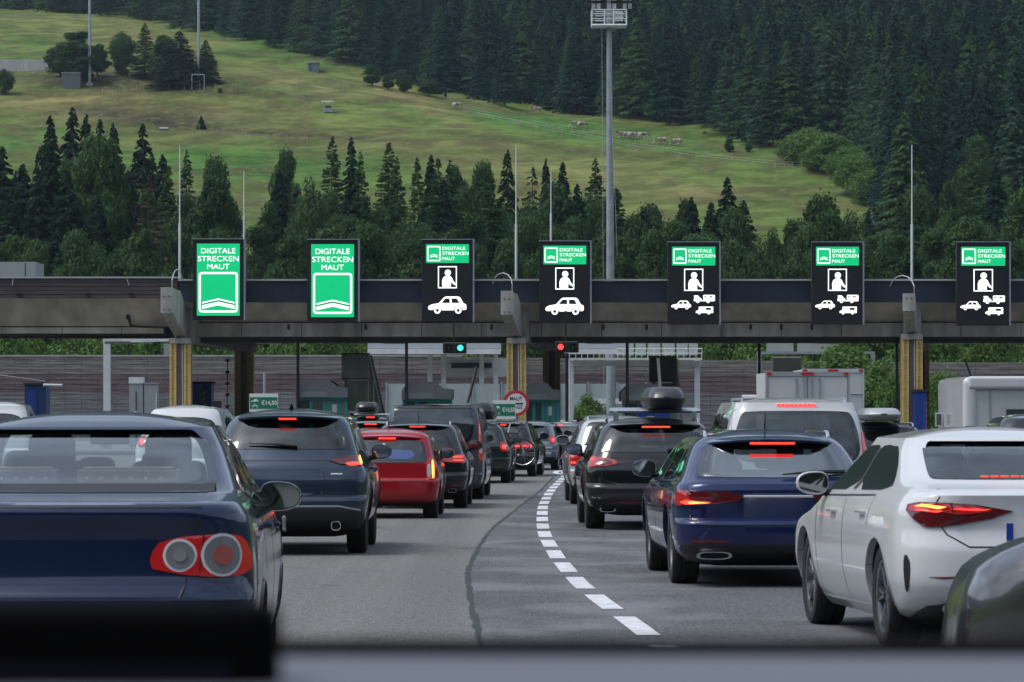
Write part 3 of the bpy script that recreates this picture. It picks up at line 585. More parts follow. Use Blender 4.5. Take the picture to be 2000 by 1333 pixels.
# ---- columns with their cantilever arms, front row and back row
def column(px, w_px, label, Y, arm, dark=False, top=672):
    s = F / Y; r = empty('canopy_column', (X0(px, Y), Y, 0), label=label, cat='column', group='columns carrying the toll canopy')
    wd = w_px / s; zt_ = Z0(top, Y)
    for sx in (-1, 1):
        mb = MB(); a, b_ = sx * wd * .5, sx * wd * .17
        n = 3
        for k in range(n): x0 = a + (b_ - a) * k / n; x1 = a + (b_ - a) * (k + 1) / n; d = .05 * (k % 2); mb.span(x0, x1 - (x1 - x0) * .06, -.42 + d, .42, 0, zt_)
        mb.build('tiled_strip', YELT, r)
    MB().span(-wd * .165, wd * .165, -.30, .36, 0, zt_).build('shaft', BRWN, r)
    MB().span(-wd * .5, wd * .5, -.47, .47, zt_ + .005, zt_ + .22).build('capital', CONC, r)
    if arm:
        ex, et, eb = arm; cx = X0(px, Y)
        # arm rises from the column head forward to its end plate
        ew = 8.5 / S0; ax = X0(ex, Y - 2.9) - cx; zt1, zb1 = Z0(et, Y - 2.9), Z0(eb, Y - 2.9)
        hw = .30; vs = []
        for (x, y, z0, z1) in ((ax, -2.9, zb1, zt1), (ax * .45, -1.2, zb1 - .55, zt1 - .05), (.0, -.1, zt_ + .225, Z0(600)), (.1, 1.2, zt_ + .225, Z0(600))):
            vs += [(x - hw * .72, y, z0), (x + hw * .72, y, z0), (x + hw * .72, y, z1), (x - hw * .72, y, z1)]
        fs = [(0, 1, 2, 3), (15, 14, 13, 12)] + [(4 * i + k, 4 * i + 4 + k, 4 * i + 4 + (k + 1) % 4, 4 * i + (k + 1) % 4) for i in range(3) for k in range(4)]
        bevel(MB().add(vs, fs).build('cantilever_arm', CONC, r), .02)
        MB().span(ax - .235, ax + .235, -2.98, -2.905, zb1 - .02, zt1 + .03).build('end_plate', CONC, r)
        mb = MB()
        for (u, v) in ((-.1, .15), (.1, .15), (-.1, -.35), (.1, -.35)): mb.span(ax + u - .03, ax + u + .03, -3.0, -2.985, (zt1 + zb1) / 2 + v - .02, (zt1 + zb1) / 2 + v + .02)
        mb.build('bolt', BLACK, r)
        top_ = Vector((ax + .2, -2.95, zb1 + .1)); mb = MB(); pts = [top_, Vector((ax + .2, -2.95, zt1 + .3))] + [Vector((ax + .2 + (-.75 if px > 900 else .25) * (1 - math.cos(t)) / 2, -2.9 + .6 * t, zt1 + .3 + .45 * math.sin(t))) for t in (.5, 1.0, 1.5, 2.0, 2.5, 3.0)]
        mb.tube(pts, .022, 6); mb.build('cable', TRIM, r)
        MB().tube([(wd * .1, -.36, zt_ + .3), (wd * .12, -.36, zt_ * .5), (wd * .12, -.36, 0)], .03, 6).build('downpipe', TRIM, r)
    return r
column(353.5, 41, 'yellow tiled front column left of the blue door cabin, under the left end of the blue fascia', Y0, (326, 563, 611))
column(1008.5, 38, 'yellow tiled front column behind the round toll sign', Y0, (990, 570, 614))
column(1780, 40, 'yellow tiled front column beside the tall blue panel at right', Y0, (1775, 575, 607), top=664)
column(477.5, 36, 'shadowed rear column left of the price sign', 163, None, top=687)
column(1077, 34, 'shadowed rear column behind the red signal', 163, None, top=687)
column(1800, 26, 'narrow dark rear column behind the right front column', 163, None, top=687)
for (xa, xb) in ((362, 478), (1015, 1077), (1784, 1800)):
    mb = MB(); a, b_ = X0(xa), X0(xb, 163); vs = []
    for (x, y, z0) in ((a, Y0 + .5, Z0(668)), (b_ - .2, 162.4, Z0(687, 163) + .03), (b_ + .1, 164, Z0(687, 163) + .03)): vs += [(x - .35, y, z0), (x + .35, y, z0), (x + .35, y, zT - .3), (x - .35, y, zT - .3)]
    mb.add([(p[0], p[1] - Y0, p[2]) for p in vs], [(0, 1, 2, 3), (11, 10, 9, 8)] + [(4 * i + k, 4 * i + 4 + k, 4 * i + 4 + (k + 1) % 4, 4 * i + (k + 1) % 4) for i in range(2) for k in range(4)]); mb.build('main_girder', CONC, cn_)

# ---- writing
def text(body, size, m, name='lettering', bold=.0, depth=.004, align='LEFT', space=1.0):
    cu = bpy.data.curves.new('tmp', 'FONT'); cu.body = body; cu.size = size; cu.offset = bold; cu.extrude = depth; cu.align_x = align; cu.space_character = space; cu.resolution_u = 3
    ob = bpy.data.objects.new('tmp', cu); SC.collection.objects.link(ob); bpy.context.view_layer.update()
    me = bpy.data.meshes.new_from_object(ob.evaluated_get(bpy.context.evaluated_depsgraph_get())); bpy.data.objects.remove(ob); bpy.data.curves.remove(cu)
    me.materials.clear(); me.materials.append(m); me.name = name; return me
def put_text(body, w, h, x, z, y, m, parent, name='lettering', bold=.0, align='L'):
    """text scaled to width w and cap height h, lower-left corner at (x, z), standing in the plane y"""
    me = text(body, 1, m, name, bold); vs = np.array([v.co[:] for v in me.vertices]); lo, hi = vs.min(0), vs.max(0)
    sx, sz = w / (hi[0] - lo[0]), h / (hi[1] - lo[1])
    out = np.stack([(vs[:, 0] - lo[0]) * sx + x, y - (vs[:, 2]) * 1.0, (vs[:, 1] - lo[1]) * sz + z], 1)
    me.vertices.foreach_set('co', out.astype(np.float32).reshape(-1)); me.update(); return link(name, me, parent)
def rrect(x0, x1, z0, z1, r, n=4):
    pts = []
    for cx, cz, a in ((x1 - r, z0 + r, -90), (x1 - r, z1 - r, 0), (x0 + r, z1 - r, 90), (x0 + r, z0 + r, 180)):
        for k in range(n + 1): t = math.radians(a + 90 * k / n); pts.append((cx + r * math.cos(t), cz + r * math.sin(t)))
    return pts
def flat(mb, poly, y, th=.004, m=0): mb.prism(poly, 'y', y - th, y, m)
def ring2(mb, outer, inner, y, th=.004, m=0):
    n = len(outer); vs = [(p[0], yy, p[1]) for yy in (y - th, y) for pl_ in (outer, inner) for p in pl_]
    fs = []
    for i in range(n):
        j = (i + 1) % n; fs += [(i, j, n + j, n + i), (2 * n + i, 3 * n + i, 3 * n + j, 2 * n + j), (i, 2 * n + i, 2 * n + j, j), (n + i, n + j, 3 * n + j, 3 * n + i)]
    mb.add(vs, fs, m)
def circ(cx, cz, r, n=14): return [(cx + r * math.cos(6.2832 * k / n), cz + r * math.sin(6.2832 * k / n)) for k in range(n)]
CARP = [(0, .30), (.02, .42), (.10, .50), (.28, .56), (.42, .86), (.47, .90), (.78, .90), (.84, .85), (.92, .56), (.99, .50), (1.0, .28), (.97, .22), (.90, .22), (.86, .36), (.78, .40), (.71, .36), (.67, .20), (.36, .20), (.32, .34), (.25, .38), (.17, .34), (.13, .22), (.04, .22)]
WIN1 = [(.35, .57), (.45, .80), (.56, .80), (.57, .57)]; WIN2 = [(.62, .57), (.61, .80), (.75, .80), (.82, .57)]
def pic_car(par, x, z, w, h):
    mb = MB(); flat(mb, [(x + a * w, z + b * h) for a, b in CARP], -.158); mb.build('car_symbol', LEDW, par)
    mb = MB()
    for wn in (WIN1, WIN2): flat(mb, [(x + a * w, z + b * h) for a, b in wn], -.164)
    for cx in (.245, .785): flat(mb, circ(x + cx * w, z + .2 * h, .1 * w), -.164)
    mb.build('symbol_gap', LEDK, par)
    mb = MB()
    for cx in (.245, .785): ring2(mb, circ(x + cx * w, z + .2 * h, .088 * w), circ(x + cx * w, z + .2 * h, .04 * w), -.170)
    mb.build('wheel_symbol', LEDW, par)
def pic_rv(par, x, z, w, h, trailer):
    mb = MB()
    if trailer:
        flat(mb, [(x, z + .30 * h), (x + .02 * w, z + .6 * h), (x + .06 * w, z + .62 * h), (x, z + .86 * h), (x + .1 * w, z + .9 * h), (x + .2 * w, z + .88 * h), (x + .30 * w, z + .6 * h), (x + .37 * w, z + .5 * h), (x + .38 * w, z + .2 * h), (x + .02 * w, z + .2 * h)][::1], -.158)
        flat(mb, [(x + .38 * w, z + .2 * h), (x + .38 * w, z + .28 * h), (x + .46 * w, z + .28 * h), (x + .46 * w, z + .2 * h)], -.158)
        flat(mb, rrect(x + .45 * w, x + w, z + .2 * h, z + .95 * h, .04 * w), -.158); wn = [(.50, .60), (.55, .80), (.72, .80)]
        wins = [(.50, .58, .64, .80), (.74, .88, .64, .80)]; wh = [.19, .68]
    else:
        flat(mb, [(x + .0 * w, z + .2 * h), (x, z + .42 * h), (x + .12 * w, z + .5 * h), (x + .2 * w, z + .78 * h), (x + .14 * w, z + .8 * h), (x + .2 * w, z + .95 * h), (x + w, z + .95 * h), (x + w, z + .2 * h)], -.158)
        wins = [(.58, .88, .55, .82)]; wh = [.2, .75]
    mb.build('camper_symbol', LEDW, par)
    mb = MB()
    for a, b, c, d in wins: flat(mb, [(x + a * w, z + c * h), (x + b * w, z + c * h), (x + b * w, z + d * h), (x + a * w, z + d * h)], -.164)
    for cx in wh: flat(mb, circ(x + cx * w, z + .2 * h, .10 * w), -.164)
    if not trailer: flat(mb, [(x + .26 * w, z + .86 * h), (x + .5 * w, z + .5 * h), (x + w, z + .5 * h), (x + w, z + .47 * h), (x + .48 * w, z + .47 * h), (x + .24 * w, z + .84 * h)], -.164)
    mb.build('symbol_gap', LEDK, par); mb = MB()
    for cx in wh: ring2(mb, circ(x + cx * w, z + .2 * h, .085 * w), circ(x + cx * w, z + .2 * h, .035 * w), -.170)
    mb.build('wheel_symbol', LEDW, par)
def chevron(mb, cx, z, w, h, t, y): flat(mb, [(cx - w / 2, z), (cx - w / 2, z + t), (cx, z + t + h), (cx + w / 2, z + t), (cx + w / 2, z), (cx, z + h)], y, .004)
def sign(x0, x1, y0, y1, typ, label):
    Y = Y0 - .55; s = F / Y; cx = X0((x0 + x1) / 2, Y); zc = Z0((y0 + y1) / 2, Y); w = (x1 - x0) / s; h = (y1 - y0) / s
    r = empty('led_sign', (cx, Y, zc - h / 2), label=label, cat='toll sign', group='LED lane signs on the canopy front')
    fw = w * .93
    bevel(MB().span(-w / 2, w / 2 - .06, -.14, .3, 0, h).build('cabinet', LEDK, r), .015); MB().span(w / 2 - .055, w / 2 + .01, -.12, .3, -.02, h + .03).build('side_rail', GALV, r)
    MB().span(-w / 2 - .02, w / 2 - .06, -.17, -.13, h + .002, h + .03).build('top_edge', GALV, r)
    L0, R0, B0, T0 = -w * .42, w * .40, h * .05, h * .945; fh = T0 - B0; pw = R0 - L0; c = (L0 + R0) / 2
    for u in (-.3, .3): MB().span(u - .06, u + .06, .305, 1.2, h * .1, h * .16).build('mount', GALV, r)
    if typ == 'A':
        MB().span(L0, R0, -.15, -.142, B0, T0).build('led_panel', LEDG, r)
        for t, zz, ww in (('DIGITALE', .865, .80), ('STRECKEN', .755, .95), ('MAUT', .645, .52)): put_text(t, pw * ww, fh * .073, c - pw * ww / 2, B0 + fh * zz, -.152, LEDW, r, bold=-.004)
        mb = MB(); o_ = (L0 + pw * .045, R0 - pw * .045, B0 + fh * .045, B0 + fh * .605); t_ = pw * .045
        ring2(mb, rrect(*o_, pw * .07), rrect(o_[0] + t_, o_[1] - t_, o_[2] + t_, o_[3] - t_, pw * .035), -.152); mb.build('frame_symbol', LEDW, r)
        mb = MB(); chevron(mb, c, B0 + fh * .095, pw * .75, fh * .05, fh * .048, -.152); chevron(mb, c, B0 + fh * .168, pw * .75, fh * .05, fh * .020, -.152); mb.build('chevron_symbol', LEDW, r)
        mb = MB(); chevron(mb, c, B0 + fh * .152, pw * .77, fh * .05, fh * .010, -.1515); mb.build('symbol_gap', DGRN, r)
    else:
        gz = B0 + fh * .745; MB().span(L0, R0, -.15, -.142, gz, T0).build('led_panel', LEDG, r)
        gh = T0 - gz; q = gh * .80; mb = MB(); a0 = L0 + pw * .03; z0 = gz + gh * .1
        ring2(mb, rrect(a0, a0 + q * .88, z0, z0 + q, q * .07), rrect(a0 + q * .07, a0 + q * .81, z0 + q * .07, z0 + q * .93, q * .03), -.152); mb.build('frame_symbol', LEDW, r)
        mb = MB(); chevron(mb, a0 + q * .44, z0 + q * .22, q * .5, q * .10, q * .05, -.152); chevron(mb, a0 + q * .44, z0 + q * .34, q * .5, q * .10, q * .035, -.152); mb.build('chevron_symbol', LEDW, r)
        tx = L0 + pw * .385
        for t, zz, ww in (('DIGITALE', .70, .53), ('STRECKEN', .43, .61), ('MAUT', .15, .29)): put_text(t, pw * ww, gh * .17, tx, gz + gh * zz, -.152, LEDW, r, bold=-.008)
        # attendant in a window
        wx0, wx1, wz0, wz1 = c - pw * .22, c + pw * .22, B0 + fh * .40, B0 + fh * .70; mb = MB(); t_ = pw * .022
        ring2(mb, [(wx0, wz0), (wx1, wz0), (wx1, wz1), (wx0, wz1)], [(wx0 + t_, wz0 + t_), (wx1 - t_, wz0 + t_), (wx1 - t_, wz1 - t_), (wx0 + t_, wz1 - t_)], -.152)
        hx = c + pw * .01; flat(mb, circ(hx, B0 + fh * .612, pw * .072, 18), -.152)
        bd = [(-.13, 0), (-.135, .09), (-.11, .13), (-.06, .155), (.05, .155), (.09, .135), (.13, .085), (.19, .05), (.185, .025), (.12, .045), (.07, .075), (.07, 0)]
        flat(mb, [(hx + a * pw, wz0 + t_ + b * fh) for a, b in bd], -.152); mb.build('attendant_symbol', LEDW, r)
        mb = MB(); flat(mb, [(hx - .085 * pw, wz0 + t_), (hx - .075 * pw, wz0 + t_), (hx - .075 * pw, wz0 + t_ + .07 * fh), (hx - .085 * pw, wz0 + t_ + .07 * fh)], -.158); mb.build('symbol_gap', LEDK, r)
        if typ == 'B': pic_car(r, c - pw * .455, B0 + fh * .045, pw * .90, fh * .27)
        else:
            pic_car(r, L0 - pw * .02, B0 + fh * .145, pw * .46, fh * .135); pic_rv(r, c + pw * .0, B0 + fh * .235, pw * .49, fh * .115, True); pic_rv(r, c + pw * .05, B0 + fh * .075, pw * .40, fh * .115, False)
    return r
sign(377, 479, 468, 625, 'A', 'green LED sign reading DIGITALE STRECKEN MAUT, leftmost of the seven')
sign(600, 702, 469, 628, 'A', 'all-green LED toll sign, second from the left')
sign(824, 926, 469, 629, 'B', 'LED sign with attendant and one large white car, third from left')
sign(1053, 1155, 472, 631, 'B', 'LED sign with attendant and one large white car, the middle sign of the seven')
sign(1304, 1407, 474, 634, 'C', 'LED sign with car, caravan and camper symbols right of the floodlight mast')
sign(1585, 1687, 474, 634, 'C', 'LED sign with car and camper symbols, second from the right')
sign(1868, 1973, 474, 636, 'C', 'LED sign with car and camper symbols at the right end of the canopy')

# ---- thin white flagless poles and steel masts
def pole(name, px, y0, y1, Y, r0, r1, m, label, cat, base=None):
    z0 = base if base is not None else Z0(y1, Y); zt_ = Z0(y0, Y); x = X0(px, Y); rr = empty(name, (x, Y, z0), label=label, cat=cat)
    H = zt_ - z0; MB().tube([(0, 0, 0), (0, 0, H * .42)], [r0, r0], 8).build('lower_tube', m, rr); MB().tube([(0, 0, H * .42), (0, 0, H)], [r0 * .6, r1], 8).build('upper_rod', m, rr); return rr
pole('lightning_rod', 351, 285, 545, Y0 + 1.5, .05, .02, WST, 'tall thin white rod on the canopy left of the first green sign', 'rod')
pole('lightning_rod', 476.5, 335, 480, Y0 + .2, .04, .018, WST, 'thin white rod just right of the first green sign', 'rod')
pole('lightning_rod', 1008, 285, 548, Y0 + 1.5, .05, .02, WST, 'tall thin white rod on the canopy above the middle column', 'rod')
pole('lightning_rod', 1076, 336, 476, Y0 + .2, .04, .018, WST, 'thin white rod rising behind the middle LED sign', 'rod')
pole('lightning_rod', 1781, 284, 550, Y0 + 1.5, .05, .02, WST, 'tall thin white rod on the canopy above the right column', 'rod')
# floodlight mast
Ym = 212; r = empty('floodlight_mast', (X0(1193, Ym), Ym, 0), label='tall grey steel floodlight mast with a railed platform behind the canopy', cat='mast'); xm = X0(1193, Ym)
zp = Z0(52, Ym); MB().tube([(0, 0, 0), (0, 0, 4), (-.05, 0, zp * .6), (-.1, 0, zp + 1.6)], [.26, .25, .20, .13], 14).build('shaft', GALV, r, smooth=60)
mb = MB(); w_ = 34 / F * Ym; px_ = -.1
for (x0, x1, z) in ((-w_, w_, 0), (-w_, w_, .35), (-w_, w_, .62), (-w_, w_, .85)):
    for yy in (-.55, .55): mb.tube([(px_ + x0, yy, zp + z + .02), (px_ + x1, yy, zp + z + .02)], .03 if z else .07, 6)
for x in (-w_, -.25, .25, w_):
    for yy in (-.55, .55): mb.tube([(px_ + x, yy, zp), (px_ + x, yy, zp + .9)], .035, 6)
mb.span(px_ - w_, px_ + w_, -.55, .55, zp - .06, zp + .02); mb.build('platform', WST, r)
MB().span(px_ + .32, px_ + .78, -.5, -.2, zp + .35, zp + .72).build('control_box', WST, r)
mb = MB()
for rowz in (1.0, 1.45): mb.span(px_ - w_ * 1.25, px_ + w_ * 1.25, -.06, .06, zp + rowz - .12, zp + rowz - .06)
for x in (-w_ * .85, w_ * .85): mb.tube([(px_ + x, 0, zp), (px_ + x, 0, zp + 1.5)], .04, 6)
mb.build('lamp_bar', BLACK, r)
for rowz in (1.0, 1.45):
    for k in range(9):
        x = px_ - w_ * 1.2 + k * w_ * .3; MB().box((x, -.18, zp + rowz + .1), (.2, .16, .26), rx=math.radians(35)).build('floodlight', ALU if k % 3 else BLACK, r)
MB().tube([(-.38, -.3, 1), (-.5, -.3, zp - .1)], .012, 5).build('cable', TRIM, r); MB().tube([(.35, -.3, zp * .45), (-.15, -.3, zp - .1)], .01, 5).build('cable', TRIM, r)
# two steel poles on the pasture and things beside them
for px, lab in ((175, 'left of two tall steel poles standing on the pasture'), (388, 'right of two tall steel poles standing on the pasture')):
    b = hit(px, 168); r = empty('steel_pole', b, label=lab, cat='pole', group='steel poles on the pasture'); h = 245 / F * b.y
    MB().tube([(0, 0, -1), (0, 0, h * .6), (0, 0, h)], [.26, .22, .16], 10).build('shaft', GALV, r); MB().span(-.5, .5, -.45, .45, -.6, .35).build('footing', CONG, r)
b = hit(140, 172); s = b.y / F; r = empty('metal_box', b, label='plain grey metal box on the pasture by the left pole', cat='box'); MB().span(-18 * s, 18 * s, -1, 1, -.5, 26 * s).build('housing', mat('grey_box', (.10, .11, .12), .6), r); MB().span(-19 * s, 19 * s, -1.1, 1.1, 26 * s + .01, 27.5 * s).build('lid', GALV, r)
b = hit(36, 140); s = b.y / F; r = empty('pale_wall', b, label='pale boarded wall at the left edge of the pasture', cat='wall'); mb = MB()
for k in range(24): mb.span((-60 + 5 * k) * s, (-55.4 + 5 * k) * s, -.12 - .03 * (k % 2), .12, -.8, (24 - .1 * k) * s)
mb.build('boards', mat('pale_boards', (.42, .42, .42), .8, var=.15, scale=.4, stretch=(3, 1, .3)), r); MB().span(-60 * s, 60 * s, .13, .3, -.8, 20 * s).build('rail', CONG, r)
b = hit(613, 141); s = b.y / F; r = empty('field_hut', b, label='small grey hut with flat roof at the top of the pasture', cat='hut'); MB().span(-11 * s, 10 * s, -.9, .9, -.5, 16 * s).build('wall', mat('hut_boards', (.13, .15, .17), .8, var=.2, scale=.6, stretch=(3, 1, .3)), r); MB().span(-13 * s, 12 * s, -1.1, 1.1, 16 * s + .01, 18 * s).build('roof', CAB, r); MB().span(-8.5 * s, -4 * s, -.93, -.905, 0, 13 * s).build('door', mat('hut_door', (.08, .09, .1), .8), r)
b = hit(640, 220); s = b.y / F; r = empty('hay_rack', b, label='small roofed feeding rack with white roof on the pasture', cat='feeding rack'); MB().box((0, 0, 21 * s), (23 * s, 1.8, .12), rx=.1).build('roof', WHITE, r)
mb = MB(); [mb.tube([(x * s, y, -.3), (x * s, y, 20.5 * s)], .06, 6) for x in (-7, 8) for y in (-.7, .7)]; mb.build('post', GALV, r); MB().span(-6 * s, 8 * s, -.5, .5, 0, 8 * s).build('trough', GALV, r); MB().span(-4 * s, 6 * s, -.4, .4, 8.2 * s, 12 * s).build('fodder', BARK, r)
b = hit(320, 255); s = b.y / F; r = empty('water_trough', b, label='low white water trough on the pasture', cat='trough'); bevel(MB().span(-8 * s, 9 * s, -.5, .5, .15, 4.5 * s).build('basin', WHITE, r), .05); MB().span(-6 * s, 7 * s, -.3, .3, -.3, .14).build('foot', CONG, r)
# goal-like frame under the right pole
b = hit(388, 172); s = b.y / F; mb = MB(); 
for x in (-12, 12): mb.tube([(x * s, -1.2, -.4), (x * s, -1.2, 24 * s)], .07, 6)
mb.tube([(-12 * s, -1.2, 24 * s), (12 * s, -1.2, 24 * s)], .07, 6); tag(mb.build('pipe_frame', GALV, None, loc=b), 'thin pipe frame around the foot of the right steel pole', 'frame')

# fences on the pasture: posts and a pale tape
def fence(pix, label, step=16, hpx=6, tape=True):
    h_ = [hit(*p) for p in pix]; o = empty('pasture_fence', h_[0], label=label, cat='fence', group='electric fences on the pasture'); pts_ = []
    for i in range(len(pix) - 1):
        n = max(2, int(abs(pix[i + 1][0] - pix[i][0]) / step))
        for k in range(n): t = k / n; pts_.append(hit(pix[i][0] + (pix[i + 1][0] - pix[i][0]) * t, pix[i][1] + (pix[i + 1][1] - pix[i][1]) * t))
    for p in pts_:
        q = p - h_[0]; MB().tube([q - Vector((0, 0, .3)), q + Vector((0, 0, .95))], .04, 5).build('post', BIRK, o)
    if tape:
        mb = MB()
        for z in (.55, .9):
            for a, b in zip(pts_[:-1], pts_[1:]): mb.tube([a - h_[0] + Vector((0, 0, z)), b - h_[0] + Vector((0, 0, z))], .007, 4, cap=False)
        mb.build('tape', WST, o)
fence([(905, 222), (1000, 240), (1100, 258), (1190, 272), (1290, 281)], 'upper white tape fence running past the cows')
fence([(930, 232), (1080, 262), (1230, 292), (1360, 312), (1480, 325), (1600, 334)], 'long white tape fence crossing the lower pasture')
fence([(880, 196), (960, 205), (1060, 213), (1150, 222), (1260, 232), (1330, 240)], 'dark post fence along the edge of the forest', 18, tape=False)
fence([(200, 184), (300, 178), (420, 175), (520, 176), (640, 176), (700, 178)], 'post fence along the crest under the steel poles', 30, tape=False)
fence([(390, 255), (480, 268), (560, 276), (640, 285), (760, 300)], 'post fence along the dark band low on the pasture', 40, tape=False)

# cows
COWB = mat('cow_hide', (.10, .035, .018), .8, col2=(.62, .56, .50), scale=1.3); COWW = mat('cow_white', (.55, .50, .44), .8)
def cow(px, py, rz, lab, graze=True, size=1.0):
    b = hit(px, py); r = empty('cow', b, rz, lab, 'cow', 'brown and white cows on the pasture')
    J = [((0, 0, 1.05), .34), ((.55, 0, 1.08), .30), ((-.6, 0, 1.05), .33), ((-.95, 0, 1.12), .22), ((.95, 0, 1.12), .20)]
    hd = [((1.2, 0, .75), .12), ((1.45, 0, .35), .13), ((1.6, 0, .12), .08)] if graze else [((1.2, 0, 1.35), .13), ((1.45, 0, 1.45), .13), ((1.7, 0, 1.3), .08)]
    vs = [p for p, _ in J + hd]; rad = [q for _, q in J + hd]; es = [(0, 1), (0, 2), (2, 3), (1, 4), (4, 5), (5, 6), (6, 7)]
    for bx, pi in ((.6, 1), (-.75, 3)):
        for sy in (-.2, .2):
            i = len(vs); k = -.10 if bx < 0 else .04; vs += [(bx, sy, .75), (bx + k, sy, .42), (bx, sy, .02)]; rad += [.12, .065, .06]; es += [(1 if bx > 0 else 2, i), (i, i + 1), (i + 1, i + 2)]
    i = len(vs); vs += [(-1.12, 0, 1.15), (-1.2, 0, .5)]; rad += [.03, .03]; es += [(3, i), (i, i + 1)]
    me = bpy.data.meshes.new('cow_body'); me.from_pydata(vs, es, []); o = link('body', me, r); me.materials.append(COWB); sk = o.modifiers.new('s', 'SKIN')
    for v, q in zip(me.skin_vertices[0].data, rad): v.radius = (q, q)
    me.skin_vertices[0].data[0].use_root = True; sb = o.modifiers.new('u', 'SUBSURF'); sb.levels = sb.render_levels = 1
    hx, hz = hd[1][0][0], hd[1][0][2]; MB().tube([(hx - .05, -.12, hz + .12), (hx - .08, -.26, hz + .2)], .05, 5).tube([(hx - .05, .12, hz + .12), (hx - .08, .26, hz + .2)], .05, 5).build('ears', COWB, r)
    r.scale = (size,) * 3
for i, (px, py, rz, lab, gz) in enumerate([(893, 214, 0, 'lone cow near the pasture crest, farthest left of the herd', True), (1048, 222, 3.3, 'lone cow standing near the forest edge fence', False), (1126, 252, 3.4, 'cow grazing just left of the floodlight mast', True), (1136, 253, .2, 'second cow left of the mast, behind the first', True), (1215, 271, 3.6, 'pale cow leading the group right of the mast', False), (1225, 273, 2.9, 'second cow of the close group right of the mast', True), (1235, 273, .3, 'third cow of the close group right of the mast', True), (1244, 273, 3.0, 'fourth cow of the close group right of the mast', True), (1256, 273, .2, 'rightmost cow of the close group right of the mast', True), (1292, 284, 3.1, 'dark cow lying low between the group and the last cow', True), (1322, 286, 2.6, 'cow farthest right on the pasture', True)]):
    cow(px, py, rz, lab, gz, .8)

# ---- booths
def booth(px0, px1, top, Y, label, m=TEAL, body=GLG, roofpx=None, side=True):
    s = Y / F; w = (px1 - px0) * s; r = empty('toll_booth', (X0((px0 + px1) / 2, Y), Y, .15), label=label, cat='toll booth', group='toll booths')
    zt_ = Z0(top, Y) - .15; zr = zt_ - .55; bx = w / 2 * .92; dpt = 3.0
    MB().prism([(-w / 2, zr - .14), (-w / 2, zr + .22), (-w * .36, zt_), (w * .14, zt_), (w * .30, zr + .30), (w / 2, zr + .24), (w / 2, zr - .14)], 'y', -.35, dpt + .3).build('roof', BOOTH, r)
    MB().span(-w * .38, w * .12, -.38, -.352, zr - .12, zr + .10).build('name_strip', CAB, r)
    MB().span(-bx, bx, 0, dpt, 0, .9).build('lower_panel', m, r); MB().span(-bx + .05, bx - .05, .06, dpt - .06, .9, zr - .15).build('interior', DARKIN, r)
    mb = MB(); xs_ = [-bx, -bx * .45, bx * .1, bx * .35, bx * .7, bx]
    for x in xs_: mb.span(x - .06, x + .06, -.04, .055, .9, zr - .15)
    mb.span(-bx, bx, -.05, .05, zr - .26, zr - .145); mb.build('window_frame', m, r)
    for a, b_ in zip(xs_[:-1], xs_[1:]): MB().span(a + .062, b_ - .062, .0, .02, .9, zr - .265).build('window', body if a > 0 else GLD, r)
    MB().span(bx * .42, bx * .62, -.06, -.045, zr - .75, zr - .4).build('notice', WHITE, r)
    return r
booth(578, 680, 743, 152.6, 'teal framed booth left of the dark inclined stairway')
booth(785, 884, 746, 152.6, 'teal framed booth with dark roof behind the grey van')
booth(1022, 1093, 748, 152.6, 'teal framed booth right of the middle yellow column')
r = booth(1213, 1330, 750, 152.8, 'booth with a bright blue panel behind the black roof box', m=CAB); MB().span(-.55, .75, -.5, -.40, .2, 1.75).build('blue_panel', BLUE, r)
# kerbed islands
for px, Y in ((353, 150), (478, 158), (830, 158), (1050, 155), (1270, 158), (1780, 150), (620, 153)):
    i_ = bevel(MB().span(-.9, .9, -7, 12, 0, .15).build('traffic_island', CONG, None, loc=(X0(px, Y), Y, 0)), .04); tag(i_, kind='structure')
